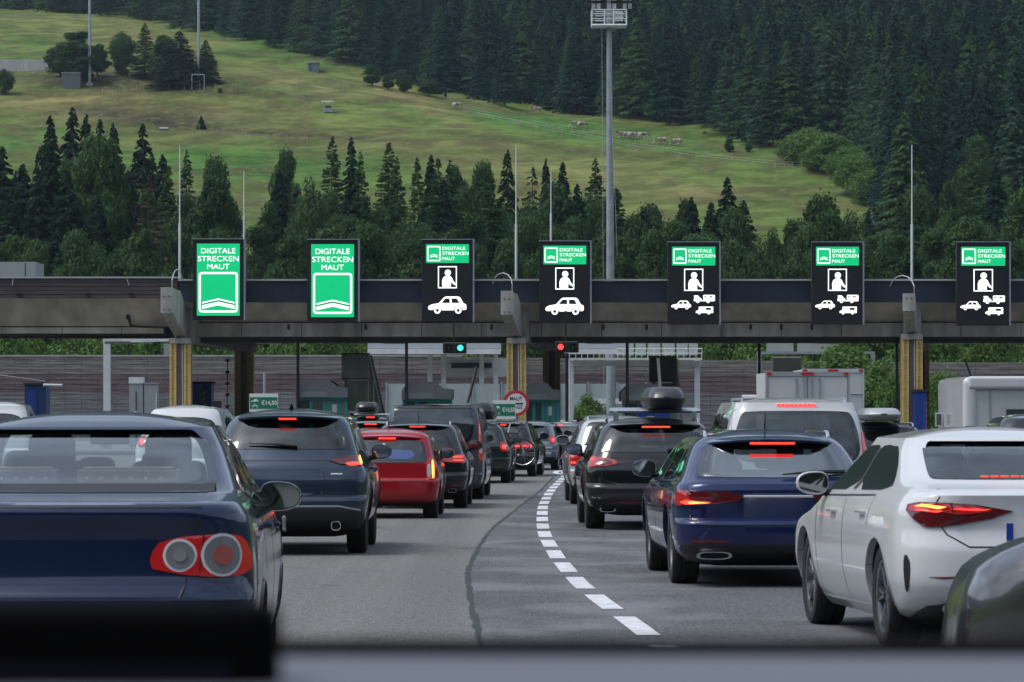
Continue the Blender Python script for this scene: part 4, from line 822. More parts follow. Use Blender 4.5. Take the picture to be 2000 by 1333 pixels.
# dark inclined stair housings
def stair(x0, x1, top, zfoot, Y, label, run):
    s = Y / F; w = (x1 - x0) * s; r = empty('stair_housing', (X0(x0, Y), Y, 0), label=label, cat='stair housing'); zt_ = Z0(top, Y); m_ = mat('housing_metal', (.10, .11, .10), .5, var=.2, scale=1); gm = mat('housing_glass', (.14, .19, .13), .15, 0, .8, var=.35, scale=.8, stretch=(1, 1, .2))
    MB().prism([(0, zt_ - 1.0), (0, zt_ - .05), (.1, zt_), (.35, zt_ - 1.05)], 'x', 0, w * .95).build('roof_end', m_, r)
    MB().add([(.25, .3, zt_ - 1.1), (w * .95, .3, zt_ - 1.1), (w * .95, .3, zt_ - 2.3), (.25, .3, zt_ - 2.3), (.25, 0.5, zt_ - 1.1), (w * .95, .5, zt_ - 1.1), (w * .95, .5, zt_ - 2.3), (.25, .5, zt_ - 2.3)], [(0, 1, 2, 3), (7, 6, 5, 4), (0, 4, 5, 1), (2, 6, 7, 3), (0, 3, 7, 4), (1, 5, 6, 2)]).build('end_window', gm, r)
    MB().span(.1, .25, .25, .45, 0, zt_ - 1.0).build('post', m_, r); MB().span(w * .95 - .1, w * .95, .1, .3, .0, zt_ - 1.0).build('post', m_, r)
    vs = [(w * .96, .2, zt_ - .1), (w * .96 + run, .9, .3), (w * .96, .2, .3)]; vs += [(a + .12, b + .3, c) for a, b, c in vs]
    MB().add(vs, [(0, 1, 2), (5, 4, 3), (0, 3, 4, 1), (1, 4, 5, 2), (2, 5, 3, 0)]).build('side_glazing', gm, r)
    MB().tube([(w * .96, .1, zt_), (w * .96 + run, .8, .35)], .05, 6).build('handrail', GALV, r)
    for t in (.25, .5): MB().tube([(w * .96 + run * t, .1 + .7 * t, .3), (w * .96 + run * t, .1 + .7 * t, zt_ * (1 - t) + .3 * t)], .035, 6).build('mullion', GALV, r)
    MB().add([(.3, .55, zt_ - 2.4), (w * .9, .55, zt_ - 2.4), (w * .9, 2.6, .3), (1.0, 2.6, .3)] + [(.3, .75, zt_ - 2.4), (w * .9, .75, zt_ - 2.4), (w * .9, 2.8, .3), (1.0, 2.8, .3)], [(0, 1, 2, 3), (7, 6, 5, 4), (0, 4, 5, 1), (1, 5, 6, 2), (2, 6, 7, 3), (3, 7, 4, 0)]).build('flight', DARKP, r)
stair(667, 722, 690, 800, 152.8, 'dark glazed stair housing sloping down left of the grey van', 1.0 * 38 / F * 157 * 1.0)
stair(1268, 1322, 696, 760, 157, 'dark stair housing above the black roof box', .25)
stair(1510, 1566, 697, 760, 170, 'dark stair housing behind the white box truck', .1)
# canopy supports running to the ceiling
for px, Y in ((582, 152), (794, 152), (1225, 152.2), (1483, 156), (1752, 152)):
    tag(MB().tube([(0, 0, 0), (0, 0, zT - .3)], .06, 8).build('thin_post', DARKP, None, loc=(X0(px, Y), Y, 0)), {582: 'thin dark post rising from the left teal booth roof', 794: 'thin dark post rising from the booth behind the grey van', 1225: 'thin dark post at the booth with the blue panel', 1483: 'thin dark post left of the box truck', 1752: 'dark post just left of the right yellow column'}[px], 'post', 'thin posts under the canopy')
# second, lighter canopy further back
r = empty('steel_canopy', (0, 195, 0), label='light steel canopy with pale edge behind the toll roof', cat='canopy'); Yc = 195
for a, b_ in ((718, 978), (1103, 1205)):
    MB().span(X0(a, Yc), X0(b_, Yc), 0, .2, Z0(692, Yc), Z0(682, Yc)).build('edge_profile', WST, r); MB().span(X0(a, Yc), X0(b_, Yc), .05, 8, Z0(681, Yc), Z0(668, Yc)).build('roof', mat('pale_roof_sheet', (.5, .55, .6), .5), r)
for px in (838, 865, 940, 968): MB().span(X0(px, Yc) - .12, X0(px, Yc) + .12, 2, 2.3, 0, Z0(692, Yc)).build('post', WST, r)
MB().span(X0(870, Yc), X0(990, Yc), 3, 3.2, Z0(735, Yc), Z0(700, Yc)).build('white_panel', WST, r); MB().span(X0(880, Yc), X0(960, Yc), 2.8, 2.95, Z0(718, Yc), Z0(708, Yc)).build('window', GLD, r)
# sign gantry with catwalk, panels seen from behind
Yg = 205; r = empty('sign_gantry', (0, Yg, 0), label='white overhead sign gantry with railed catwalk, seen from behind', cat='gantry')
for px in (1115, 1362): MB().span(X0(px, Yg) - .14, X0(px, Yg) + .14, 0, .3, 0, Z0(700, Yg)).build('leg', WST, r)
MB().span(X0(1108, Yg), X0(1370, Yg), -.05, .35, Z0(715, Yg), Z0(705, Yg)).build('beam', WST, r); MB().span(X0(1112, Yg), X0(1370, Yg), -.9, -.06, Z0(704, Yg), Z0(700, Yg)).build('catwalk', WST, r)
mb = MB()
for z in (682, 691): mb.tube([(X0(1112, Yg), -.9, Z0(z, Yg)), (X0(1370, Yg), -.9, Z0(z, Yg))], .025, 5)
for k in range(23): px = 1112 + k * 11.7; mb.tube([(X0(px, Yg), -.9, Z0(701, Yg)), (X0(px, Yg), -.9, Z0(682, Yg))], .02, 5)
mb.build('railing', WST, r)
for k, (a, b_) in enumerate(((1203, 1238), (1242, 1262), (1266, 1290), (1294, 1318), (1322, 1344), (1346, 1364))): MB().span(X0(a, Yg), X0(b_, Yg), .36, .45, Z0(694, Yg), Z0(664, Yg)).build('sign_back', mat('sign_back', (.40, .44, .42), .5, .2, var=.1, scale=2), r)
Yg = 222; r = empty('sign_gantry', (0, Yg, 0), label='pale portal with large sign backs above the box trucks', cat='gantry')
MB().span(X0(1478, Yg), X0(1708, Yg), 0, .25, Z0(692, Yg), Z0(687, Yg)).build('beam', GALV, r)
for px in (1483, 1705): MB().span(X0(px, Yg) - .12, X0(px, Yg) + .12, 0, .25, 0, Z0(692.5, Yg)).build('leg', GALV, r)
for a, b_ in ((1498, 1550), (1558, 1640)): MB().span(X0(a, Yg), X0(b_, Yg), .26, .34, Z0(690, Yg), Z0(655, Yg)).build('sign_back', mat('sign_back'), r)
# portal of square tube left, cabinets, cabins
Yp = 181; r = empty('tube_portal', (X0(209, Yp), Yp, 0), label='white square-tube height portal left of the first column', cat='portal')
MB().span(-.16, .16, -.16, .16, .55, Z0(670.5, Yp)).build('post', WST, r); MB().span(-.19, .19, -.19, .19, 0, .545).build('foot', CAB, r)
MB().add([(X0(x, Yp) - X0(209, Yp), y, Z0(z, Yp)) for y in (-.16, .16) for x, z in ((201.5, 671), (335, 667), (335, 656), (201.5, 660))], [(0, 1, 2, 3), (7, 6, 5, 4), (0, 4, 5, 1), (1, 5, 6, 2), (2, 6, 7, 3), (3, 7, 4, 0)]).build('beam', WST, r)
MB().span(X0(321, Yp) - X0(209, Yp), X0(334, Yp) - X0(209, Yp), -.3, -.17, Z0(694, Yp), Z0(672, Yp)).build('reader_box', CAB, r)
MB().span(-.35, -.2, -.1, .1, .1, .9).build('side_box', CAB, r)
r = empty('switch_cabinet', (X0(267, 184), 184, 0), label='tall grey switch cabinet with pale hood, the left one of two', cat='cabinet', group='switch cabinets'); MB().span(-.33, .33, -.3, .3, 0, Z0(750, 184)).build('body', CAB, r); MB().span(-.35, .35, -.33, .33, Z0(749.5, 184), Z0(737, 184)).build('hood', WST, r); MB().span(-.02, .02, -.33, -.305, .1, 2.7).build('door_gap', DARKP, r); MB().span(-.1, .05, -.335, -.31, 1.6, 1.75).build('notice', WHITE, r); MB().span(-.33, .33, -.32, -.302, 1.4, 1.45).build('rail', DARKP, r)
r = empty('switch_cabinet', (X0(295, 184), 184, 0), label='lower wide grey switch cabinet, the right one of two', cat='cabinet', group='switch cabinets'); MB().span(-.29, .33, -.3, .3, 0, Z0(751, 184)).build('body', CAB, r); MB().span(-.31, .35, -.33, .33, Z0(750.5, 184), Z0(748, 184)).build('hood', CAB, r); MB().span(-.29, .33, -.32, -.302, 1.4, 1.45).build('rail', DARKP, r); MB().span(.26, .3, -.33, -.302, .1, 2.6).build('edge', WST, r)
def cabin(px0, px1, top, Y, label, haz, m=BLUE):
    s = Y / F; w = (px1 - px0) * s; zt_ = Z0(top, Y); r = empty('blue_cabin', (X0((px0 + px1) / 2, Y), Y, 0), label=label, cat='cabin', group='blue lane cabins'); MB().span(-w / 2, w * .5, 0, 1.5, 0, zt_).build('wall', m, r); MB().span(-w / 2 - .05, w / 2 + .05, -.08, 1.6, zt_ + .005, zt_ + .1).build('roof', DARKIN, r)
    MB().span(-w * .42, w * .06, -.03, -.004, .1, zt_ - .25).build('door', mat('blue_door', (.010, .035, .22), .45), r)
    if haz:
        hx0, hx1 = (w * .08, w * .2) if haz == 1 else (w * .46, w * .52)
        MB().span(hx0, hx1, -.03, -.006, 0, zt_ - .05).build('hazard_strip', BLK, r); mb = MB(); k = 0
        while k < zt_ - .35: mb.add([(hx0, -.034, k), (hx1, -.034, k + .1), (hx1, -.034, k + .2), (hx0, -.034, k + .1)], [(0, 1, 2, 3)]); k += .24
        mb.build('hazard_stripes', mat('hazard_orange', (.6, .30, .03), .6), r)
cabin(375, 413, 750, 162, 'dark blue cabin with an orange and black hazard strip right of the first column', 1)
cabin(48, 90, 752, 175, 'dark blue cabin at the far left before the slatted wall', 0, mat('dark_blue_panel', (.006, .03, .12), .5))
cabin(1786, 1810, 766, 149.2, 'tall bright blue panel against the right yellow column', 2)
MB().span(0, 4, 0, .1, 0, .1)
# barrier arms, rods
def bar(a, b, Y, r_, m, name, label, cat): return tag(MB().tube([P(*a, Y), P(*b, Y + .3)], r_, 6).build(name, m), label, cat)
bar((0, 733), (88, 745), 178, .03, TRIM, 'cable', 'thin pale cable slanting down to the far left blue cabin', 'cable')
bar((85, 752), (121, 753), 174, .07, WST, 'barrier_arm', 'short white barrier arm beside the far left blue cabin', 'barrier')
bar((913, 790), (931, 717), 140, .06, BLACK, 'raised_barrier', 'raised dark barrier arm leaning right above the roof box car', 'barrier')
bar((1285, 700), (1292, 790), 152, .07, WST, 'raised_barrier', 'upright red and white barrier arm before the stair housing', 'barrier')
for k in range(3): pass
o = bar((1884, 700), (1898, 740), 185, .05, BLACK, 'leaning_rod', 'thin dark rod leaning behind the motorhome', 'rod')
# pole with white and dark halves under the red signal
r = empty('signal_pole', (X0(1107, 148), 148, 0), label='thin black and white pole below the red signal light', cat='pole'); MB().tube([(0, 0, 0), (0, 0, Z0(690, 148))], .06, 8).build('dark_tube', BLACK, r); MB().tube([(.13, 0, 0), (.10, 0, Z0(700, 148))], .05, 8).build('white_tube', WST, r)
# chain of small lamps hanging in front of the wall
r = empty('lamp_string', (X0(443, 168), 168, 0), label='dark cord with small fittings hanging before the grey wall', cat='cord'); MB().tube([(0, 0, .2), (.03, 0, Z0(702, 168))], .025, 5).build('cord', DARKP, r)
for py in (704, 727, 749, 771, 794): MB().lathe([(0, -.1), (.1, -.06), (.1, .06), (0, .1)], (.02, 0, Z0(py, 168)), 'z', 8).build('fitting', mat('dark_red', (.12, .02, .03), .5) if py > 760 else BLACK, r)
# signals
def signal(px, py, Y, col, lit, label, m_lit):
    s = Y / F; r = empty('traffic_signal', (X0(px, Y), Y, Z0(py, Y)), label=label, cat='traffic light', group='lane signals under the canopy')
    bevel(MB().span(-.42, .5, -.05, .22, -.22, .22).build('housing', BLACK, r), .05); MB().tube([(0, .1, .2), (0, .1, 1.4)], .04, 6).build('hanger', BLACK, r)
    for k, x in enumerate((-.2, .26)):
        MB().lathe([(.13, 0), (.135, -.16), (.125, -.16), (.12, 0)], (x, -.05, 0), 'y', 16).build('visor', BLACK, r)
        MB().lathe([(.0, -.03), (.06, -.025), (.115, 0), (.115, .01)], (x, -.055, 0), 'y', 16).build('lens', m_lit if k == lit else mat('dark_lens', (.02, .05, .05), .15, 0, 1), r, smooth=60)
signal(886, 680, 148, 'g', 1, 'lane signal showing green, hanging under the canopy', mat('lit_green', (.05, .6, .5), .3, emis=(.05, .85, .62), es=1.0))
signal(1105, 678, 148, 'r', 0, 'lane signal showing red, hanging beside the middle rear column', mat('lit_red', (.8, .05, .05), .3, emis=(1, .06, .05), es=1.1))
r = empty('traffic_signal', (X0(424, 120), 120, 0), label='small green signal on a post right of the pale van roof', cat='traffic light'); MB().tube([(0, 0, 0), (0, 0, 1.9)], .06, 8).build('post', BLACK, r); MB().span(-.14, .14, -.1, .1, 1.4, 2.0).build('housing', BLACK, r); MB().lathe([(0, -.13), (.09, -.1), (.09, -.05)], (.02, 0, 1.52), 'y', 12).build('lens', mat('lit_green'), r)
r = empty('traffic_signal', (X0(1133, 140), 140, 0), label='tiny red signal low behind the silver car', cat='traffic light'); MB().tube([(0, 0, 0), (0, 0, 1.3)], .05, 6).build('post', GALV, r); MB().span(-.13, .13, -.1, .1, 1.05, 1.45).build('housing', BLACK, r); MB().lathe([(0, -.13), (.07, -.1), (.07, -.05)], (.03, 0, 1.27), 'y', 12).build('lens', mat('lit_red'), r)
# price signs
def price(px0, px1, py0, py1, Y, label):
    s = Y / F; w = (px1 - px0) * s; h = (py1 - py0) * s; r = empty('price_sign', (X0(px0, Y), Y, 0), label=label, cat='price sign', group='price signs'); zb = Z0(py1, Y)
    MB().span(0, w, 0, .05, zb, zb + h).build('board', WHITE, r); MB().span(.02, w - .02, -.006, -.001, zb + h * .17, zb + h * .80).build('green_field', GRN, r)
    put_text('\u20ac14,50', w * .56, h * .30, w * .41, zb + h * .33, -.008, WHITE, r, bold=.03)
    put_text('\u00b7 \u2014 \u2014', w * .4, h * .03, w * .5, zb + h * .88, -.003, GRN, r) if False else None
    mb = MB()
    flat(mb, [(w * .06 + a * w * .26, zb + h * .50 + b * h * .22) for a, b in CARP], -.004); mb.build('car_symbol', WHITE, r)
    mb = MB(); ring2(mb, circ(w * .13, zb + h * .30, h * .06, 10), circ(w * .13, zb + h * .30, h * .03, 10), -.004); ring2(mb, circ(w * .27, zb + h * .30, h * .06, 10), circ(w * .27, zb + h * .30, h * .03, 10), -.004); flat(mb, [(w * .13, zb + h * .31), (w * .16, zb + h * .42), (w * .26, zb + h * .38), (w * .27, zb + h * .31), (w * .22, zb + h * .34), (w * .17, zb + h * .30)], -.004); mb.build('motorbike_symbol', WHITE, r)
    for x in (w * .2, w * .8): MB().tube([(x, .08, 0), (x, .08, zb)], .03, 6).build('post', GALV, r)
price(487, 543, 769, 805, 132, 'green and white price sign above the dark grey SUV roof')
price(962, 1007, 782, 819, 128, 'green and white price sign right of the roof box, before the round sign')
tag(MB().tube([(0, 0, 0), (0, 0, Z0(728, 133))], .05, 8).build('grey_post', GALV, None, loc=(X0(516, 133), 133.2, 0)), 'slim grey post rising behind the left price sign', 'post')
# round toll sign
Yr = 134; s = Yr / F; r = empty('round_sign', (X0(1008, Yr), Yr, 0), label='round red-rimmed sign reading MAUT PEAGE half behind the price sign', cat='road sign'); R_ = 25.5 * s; zc = Z0(788, Yr)
MB().lathe([(0, 0), (R_, 0), (R_, .04), (0, .04)], (0, 0, zc), 'y', 40).build('disc', WHITE, r)
mb = MB(); ring2(mb, circ(0, zc, R_, 40), circ(0, zc, R_ * .76, 40), -.002); mb.build('red_rim', REDS, r)
put_text('MAUT', R_ * .95, R_ * .30, -R_ * .475, zc + R_ * .20, -.004, BLK, r, bold=.01); put_text('PEAGE', R_ * .95, R_ * .26, -R_ * .475, zc - R_ * .42, -.004, BLK, r)
MB().span(-R_ * .55, R_ * .55, -.008, -.003, zc - R_ * .09, zc + R_ * .03).build('bar', BLK, r); MB().tube([(0, .1, 0), (0, .1, zc)], .04, 8).build('post', GALV, r)
# guard rails and small things behind the lanes
r = empty('guard_rail', (X0(1095, 200), 200, 0), label='grey steel guard rails below the pale barrier behind the lanes', cat='guard rail')
for z, yy in ((.75, 0), (.5, 3), (1.0, 6)): MB().prism([(yy, z), (yy - .06, z + .08), (yy, z + .15), (yy - .06, z + .23), (yy, z + .31), (yy + .02, z + .31), (yy + .02, z)], 'x', 0, 6.0).build('rail', GALV, r)
for x in (.2, 2, 4, 5.8): MB().span(x - .05, x + .05, .03, .12, 0, 1.0).build('post', GALV, r)
tag(MB().span(X0(1160, 215), X0(1215, 215), 0, .08, Z0(789, 215), Z0(779, 215)).build('white_banner', WHITE, None, loc=(0, 215, 0)), 'low white banner behind the foot of the floodlight mast', 'banner')
q = P(1160, 776, 213); put_tree('bright', q.x - .4, 213, 0, q.z + .4, .9, 'small dark bush left of the mast foot', None, cat='bush', name='bush')
# office roof at left beyond the canopy
r = empty('roof_unit', (X0(30, 175), 175, 0), label='pale flat box unit on the canopy roof at far left', cat='roof unit'); MB().span(X0(-80, 175) - X0(30, 175), X0(70, 175) - X0(30, 175), 0, 3, zT + .2, Z0(512, 175)).build('housing', mat('unit_grey', (.33, .36, .38), .6), r); MB().span(X0(70, 175) - X0(30, 175) - .5, X0(70, 175) - X0(30, 175) - .47, -.02, -.001, zT + .3, Z0(514, 175)).build('joint', DARKP, r)
for zz in (): pass
# ------------------------------------------------------------------ cars
def mono(tab):
    """monotone cubic through (z, v) knots"""
    x = np.array([t[0] for t in tab], float); y = np.array([t[1] for t in tab], float); h = np.diff(x); d = np.diff(y) / h; m = np.zeros(len(x)); m[0], m[-1] = d[0], d[-1]
    for i in range(1, len(x) - 1): m[i] = 0 if d[i - 1] * d[i] <= 0 else 2 * d[i - 1] * d[i] / (d[i - 1] + d[i])
    def f(q):
        q = min(max(q, x[0]), x[-1]); i = min(int(np.searchsorted(x, q, 'right')) - 1, len(h) - 1); t = (q - x[i]) / h[i]
        return float((2 * t ** 3 - 3 * t ** 2 + 1) * y[i] + (t ** 3 - 2 * t ** 2 + t) * h[i] * m[i] + (-2 * t ** 3 + 3 * t ** 2) * y[i + 1] + (t ** 3 - t ** 2) * h[i] * m[i + 1])
    return f
NR, NC, NS, NF = 9, 8, 30, 6
class Surf:
    """body surface as a stack of plan outlines; x across, y forward from the rear bumper, z up"""
    def __init__(s, W, R, Ft, H, z0, crown, rr=.34, ry=.26, fr=.38, fy=.5, bow=.05, apex=.45, taper=.03, cap=2.0):
        s.W, s.R, s.F = mono(W), mono(R), mono(Ft); s.H, s.z0, s.crown = H, z0, crown; s.rr = mono(rr) if isinstance(rr, list) else (lambda z: rr); s.ry, s.fr, s.fy, s.bow, s.taper, s.cap = ry, fr, fy, bow, taper, cap
        s.knots = sorted({t[0] for T in (W, R, Ft) for t in T}); s.zb = s.knots[0]; s.ym = None; s.apex = apex; s.L = max(t[1] for t in Ft)
    def half(s, z):
        W, R, Fv = s.W(z), s.R(z), s.F(z); rx = min(s.rr(z), .8 * W); ry = s.ry * min(1, (Fv - R) / 2); g_ = 1 - .6 * min(1, max(0, (z / s.H - .58) / .12)); fx = min(s.fr * g_, .8 * W); fy = min(s.fy * g_, (Fv - R) * .35); P_ = []
        for i in range(NR): x = (W - rx) * i / NR; P_.append((x, R + s.bow * (x / W) ** 2))
        yb = R + s.bow * ((W - rx) / W) ** 2
        for i in range(NC): t = math.pi / 2 * i / NC; P_.append((W - rx + rx * math.sin(t) ** .9, yb + ry * (1 - math.cos(t) ** .9)))
        ya, yc = yb + ry, Fv - fy
        for i in range(NS): y = ya + (yc - ya) * i / NS; P_.append((W, y))
        for i in range(NC): t = math.pi / 2 * i / NC; P_.append((W - fx + fx * math.cos(t) ** .9, yc + fy * math.sin(t) ** .9 * .8))
        for i in range(NF + 1): x = (W - fx) * (1 - i / NF); P_.append((x, yc + fy * .8 + .2 * fy * (1 - (x / W) ** 2)))
        a = np.array(P_); ym = s.L * .5; k = np.clip(np.abs(a[:, 1] - ym) / (s.L * .5), 0, 1); a[:, 0] *= 1 - s.taper * k ** 3; return a
    def slices(s):
        zs = sorted(set([round(k, 4) for k in s.knots if k <= s.z0] + [round(z, 4) for z in np.linspace(s.zb, s.z0, 36)])); out = [zs[0]]
        for z in zs[1:]:
            if z - out[-1] > .006: out.append(z)
        return [z for z in out if z <= s.z0]
    def body(s):
        zs = s.slices(); rows = [(z, s.half(z)) for z in zs]; top = rows[-1][1]; yc = top[0, 1] + (top[-1, 1] - top[0, 1]) * s.apex
        rows[-1] = (s.z0, top)
        for q in (.97, .92, .84, .72, .58, .42, .25, .10):
            a = top.copy(); a[:, 0] *= q; a[:, 1] = yc + (a[:, 1] - yc) * q; rows.append((s.z0 + s.crown * (1 - q ** s.cap), a))
        V = []; n = len(rows[0][1]); 
        for z, a in rows:
            V += [(x, y, z) for x, y in a] + [(-x, y, z) for x, y in a[-2:0:-1]]
        N = 2 * n - 2; fs = []
        for r in range(len(rows) - 1):
            for k in range(N): fs.append((r * N + k, r * N + (k + 1) % N, (r + 1) * N + (k + 1) % N, (r + 1) * N + k))
        fs.append(tuple(range(N - 1, -1, -1))); b = len(V); V.append((0, yc, s.z0 + s.crown)); r = (len(rows) - 1) * N
        for k in range(N): fs.append((r + k, r + (k + 1) % N, b))
        return V, fs
    def roof_z(s, x, y):
        top = s.half(s.z0); yc = top[0, 1] + (top[-1, 1] - top[0, 1]) * s.apex; an = np.arctan2(top[:, 1] - yc, top[:, 0]); rad = np.hypot(top[:, 0], top[:, 1] - yc)
        q = math.hypot(x, y - yc) / np.interp(math.atan2(y - yc, abs(x)), an, rad); return s.z0 + s.crown * (1 - min(q, 1) ** s.cap)
    def pt(s, kind, a, z):
        """kind 's': signed arc length from the rear centre line; 'y': side at forward distance; returns point and outward normal"""
        def raw(a, z):
            h = s.half(min(z, s.z0)); sg = 1 if a >= 0 else -1
            if kind == 's':
                d = np.concatenate([[0], np.cumsum(np.hypot(*np.diff(h, axis=0).T))]); q = abs(a); return np.array([sg * np.interp(q, d, h[:, 0]), np.interp(q, d, h[:, 1]), z])
            i0, i1 = NR + 2, NR + NC + NS + NC - 1; return np.array([np.interp(a, h[i0:i1, 1], h[i0:i1, 0]), a, z])
        p = raw(a, z); e = .012
        if kind == 's': t = raw(a + e if abs(a) > e else abs(a) + e, z) - raw(a - e if abs(a) > e else -1e-4, z)
        else: t = raw(a + e, z) - raw(a - e, z)
        u = raw(a, min(z + e, s.z0)) - raw(a, z - e); n = np.cross(t, u); n /= (np.linalg.norm(n) + 1e-9)
        if kind == 's' and n[1] > 0 and abs(n[1]) > abs(n[0]): n = -n
        if kind == 's' and abs(n[0]) >= abs(n[1]) and n[0] * (1 if a >= 0 else -1) < 0: n = -n
        if kind == 'y' and n[0] < 0: n = -n
        return p, n
def chaikin(poly, n=2, w=.22):
    for _ in range(n):
        out = []
        for i in range(len(poly)):
            a, b = poly[i], poly[(i + 1) % len(poly)]; out += [(a[0] + (b[0] - a[0]) * w, a[1] + (b[1] - a[1]) * w), (b[0] + (a[0] - b[0]) * w, b[1] + (a[1] - b[1]) * w)]
        poly = out
    return poly
def extents(poly, z):
    xs = []
    for i in range(len(poly)):
        (x0, z0), (x1, z1) = poly[i], poly[(i + 1) % len(poly)]
        if (z0 - z) * (z1 - z) <= 0 and abs(z1 - z0) > 1e-9: xs.append(x0 + (x1 - x0) * (z - z0) / (z1 - z0))
    return (min(xs), max(xs)) if xs else None
def patch(sf, mb, poly, kind='s', off=.006, depth=.03, nz=None, m=0, mirror=False, rnd=2, dx=.06):
    """a thin panel with the outline poly=(a,z) that follows the body surface"""
    if rnd: poly = chaikin(poly, rnd)
    z0, z1 = min(p[1] for p in poly), max(p[1] for p in poly); h = z1 - z0; nz = nz or (16 if rnd == 0 and len(poly) > 8 else max(2, min(14, int(h / .035) + 1)))
    w = max(p[0] for p in poly) - min(p[0] for p in poly); nu = max(2, min(24, int(w / dx) + 1)); e = h * .006 + 1e-4
    G_ = []
    for i in range(nz + 1):
        z = z0 + e + (h - 2 * e) * (.5 - .5 * math.cos(math.pi * i / nz) if rnd or len(poly) > 8 else i / nz); x = extents(poly, z)
        if x is None: continue
        G_.append([(x[0] + (x[1] - x[0]) * k / nu, z) for k in range(nu + 1)])
    for sg in ((1, -1) if mirror else (1,)):
        T, B = [], []
        for row in G_:
            for (a, z) in row:
                p, n = sf.pt(kind, a, z); q, r = p + n * off, p - n * depth; T.append((q[0] * sg, q[1], q[2])); B.append((r[0] * sg, r[1], r[2]))
        R_, C = len(G_), nu + 1; fs = [(i * C + k, i * C + k + 1, (i + 1) * C + k + 1, (i + 1) * C + k) for i in range(R_ - 1) for k in range(C - 1)]
        n0 = R_ * C; rim = [k for k in range(C)] + [i * C + C - 1 for i in range(1, R_)] + [(R_ - 1) * C + k for k in range(C - 2, -1, -1)] + [i * C for i in range(R_ - 2, 0, -1)]
        fs += [(rim[i], rim[(i + 1) % len(rim)], n0 + rim[(i + 1) % len(rim)], n0 + rim[i]) for i in range(len(rim))]
        mb.add(T + B, fs, m)
    return mb
def frame(sf, mb, poly, kind='s', width=.04, off=.004, m=0, mirror=False, rnd=2):
    """a band following the inside edge of an outline"""
    P0 = chaikin(poly, rnd) if rnd else poly; Q = []
    for i, p in enumerate(P0):
        q = P0[(i + 1) % len(P0)]; d = math.hypot(q[0] - p[0], q[1] - p[1]); n = max(1, int(d / .06))
        for k in range(n): Q.append((p[0] + (q[0] - p[0]) * k / n, p[1] + (q[1] - p[1]) * k / n))
    ar = sum(Q[i][0] * Q[(i + 1) % len(Q)][1] - Q[(i + 1) % len(Q)][0] * Q[i][1] for i in range(len(Q))); sgn = 1 if ar > 0 else -1; I = []
    for i in range(len(Q)):
        a, b = Q[i - 1], Q[(i + 1) % len(Q)]; d = (b[0] - a[0], b[1] - a[1]); l = math.hypot(*d) + 1e-9; I.append((Q[i][0] - sgn * d[1] / l * width, Q[i][1] + sgn * d[0] / l * width))
    n = len(Q)
    for sg in ((1, -1) if mirror else (1,)):
        V = []
        for L_ in (Q, I):
            for (a, z) in L_:
                p, nn = sf.pt(kind, a, z); q = p + nn * off; V.append((q[0] * sg, q[1], q[2]))
        for (a, z) in Q: p, nn = sf.pt(kind, a, z); q = p - nn * .02; V.append((q[0] * sg, q[1], q[2]))
        mb.add(V, [(i, (i + 1) % n, n + (i + 1) % n, n + i) for i in range(n)] + [(i, 2 * n + i, 2 * n + (i + 1) % n, (i + 1) % n) for i in range(n)], m)
    return mb
def strip(sf, mb, pts, kind='s', w=.006, off=.0025, m=0, mirror=False, hgt=0):
    """narrow line (panel gap, chrome strip) along a polyline on the surface"""
    Q = []
    for i in range(len(pts) - 1):
        a, b = pts[i], pts[i + 1]; n = max(1, int(math.hypot(b[0] - a[0], b[1] - a[1]) / .05))
        for k in range(n): Q.append((a[0] + (b[0] - a[0]) * k / n, a[1] + (b[1] - a[1]) * k / n))
    Q.append(pts[-1])
    for sg in ((1, -1) if mirror else (1,)):
        V = []
        for i, (a, z) in enumerate(Q):
            p0, p1 = Q[max(i - 1, 0)], Q[min(i + 1, len(Q) - 1)]; d = (p1[0] - p0[0], p1[1] - p0[1]); l = math.hypot(*d) + 1e-9
            for s_ in (-1, 1):
                p, nn = sf.pt(kind, a - s_ * d[1] / l * w / 2, z + s_ * d[0] / l * w / 2); q = p + nn * off; V.append((q[0] * sg, q[1], q[2]))
            p, nn = sf.pt(kind, a, z); q = p + nn * (off + (hgt or w * .25)); V.append((q[0] * sg, q[1], q[2]))
        mb.add(V, [(3 * i, 3 * i + 2, 3 * i + 5, 3 * i + 3) for i in range(len(Q) - 1)] + [(3 * i + 2, 3 * i + 1, 3 * i + 4, 3 * i + 5) for i in range(len(Q) - 1)], m)
    return mb

# outline families; zf = height factor, wf = half width
def sec(tab, H, k=1): return [(z * H, v * k) for z, v in tab]
def suv_surf(H=1.65, W=.92, L=4.5, rear=None, wt=None, front=None, crown=.055, **kw):
    wt = wt or [(.13, .74), (.17, .84), (.22, .93), (.34, .985), (.45, 1.0), (.55, .985), (.59, .955), (.62, .915), (.80, .80), (.90, .735), (.945, .66)]
    rear = rear or [(.13, .60), (.17, .34), (.215, .10), (.27, .01), (.37, 0), (.40, .03), (.415, .065), (.50, .07), (.585, .10), (.625, .15), (.80, .34), (.885, .46), (.945, .56)]
    front = front or [(.13, -.35), (.2, -.05), (.3, 0), (.45, -.04), (.54, -.16), (.60, -.70), (.635, -.98), (.8, -1.42), (.945, -1.82)]
    return Surf(sec(wt, H, W), sec(rear, H), [(z * H, L + v) for z, v in front], H, .945 * H, crown * H, **kw)
def cyl_mesh(cs, r, x0, x1, extra=None):
    mb = MB()
    for (y, z) in cs:
        for sg in (-1, 1):
            n = 30; pr = [(y + r * math.cos(6.2832 * k / n), z + r * math.sin(6.2832 * k / n)) for k in range(n)]; mb.prism(pr, 'x', sg * x0, sg * x1, 2)
    return mb
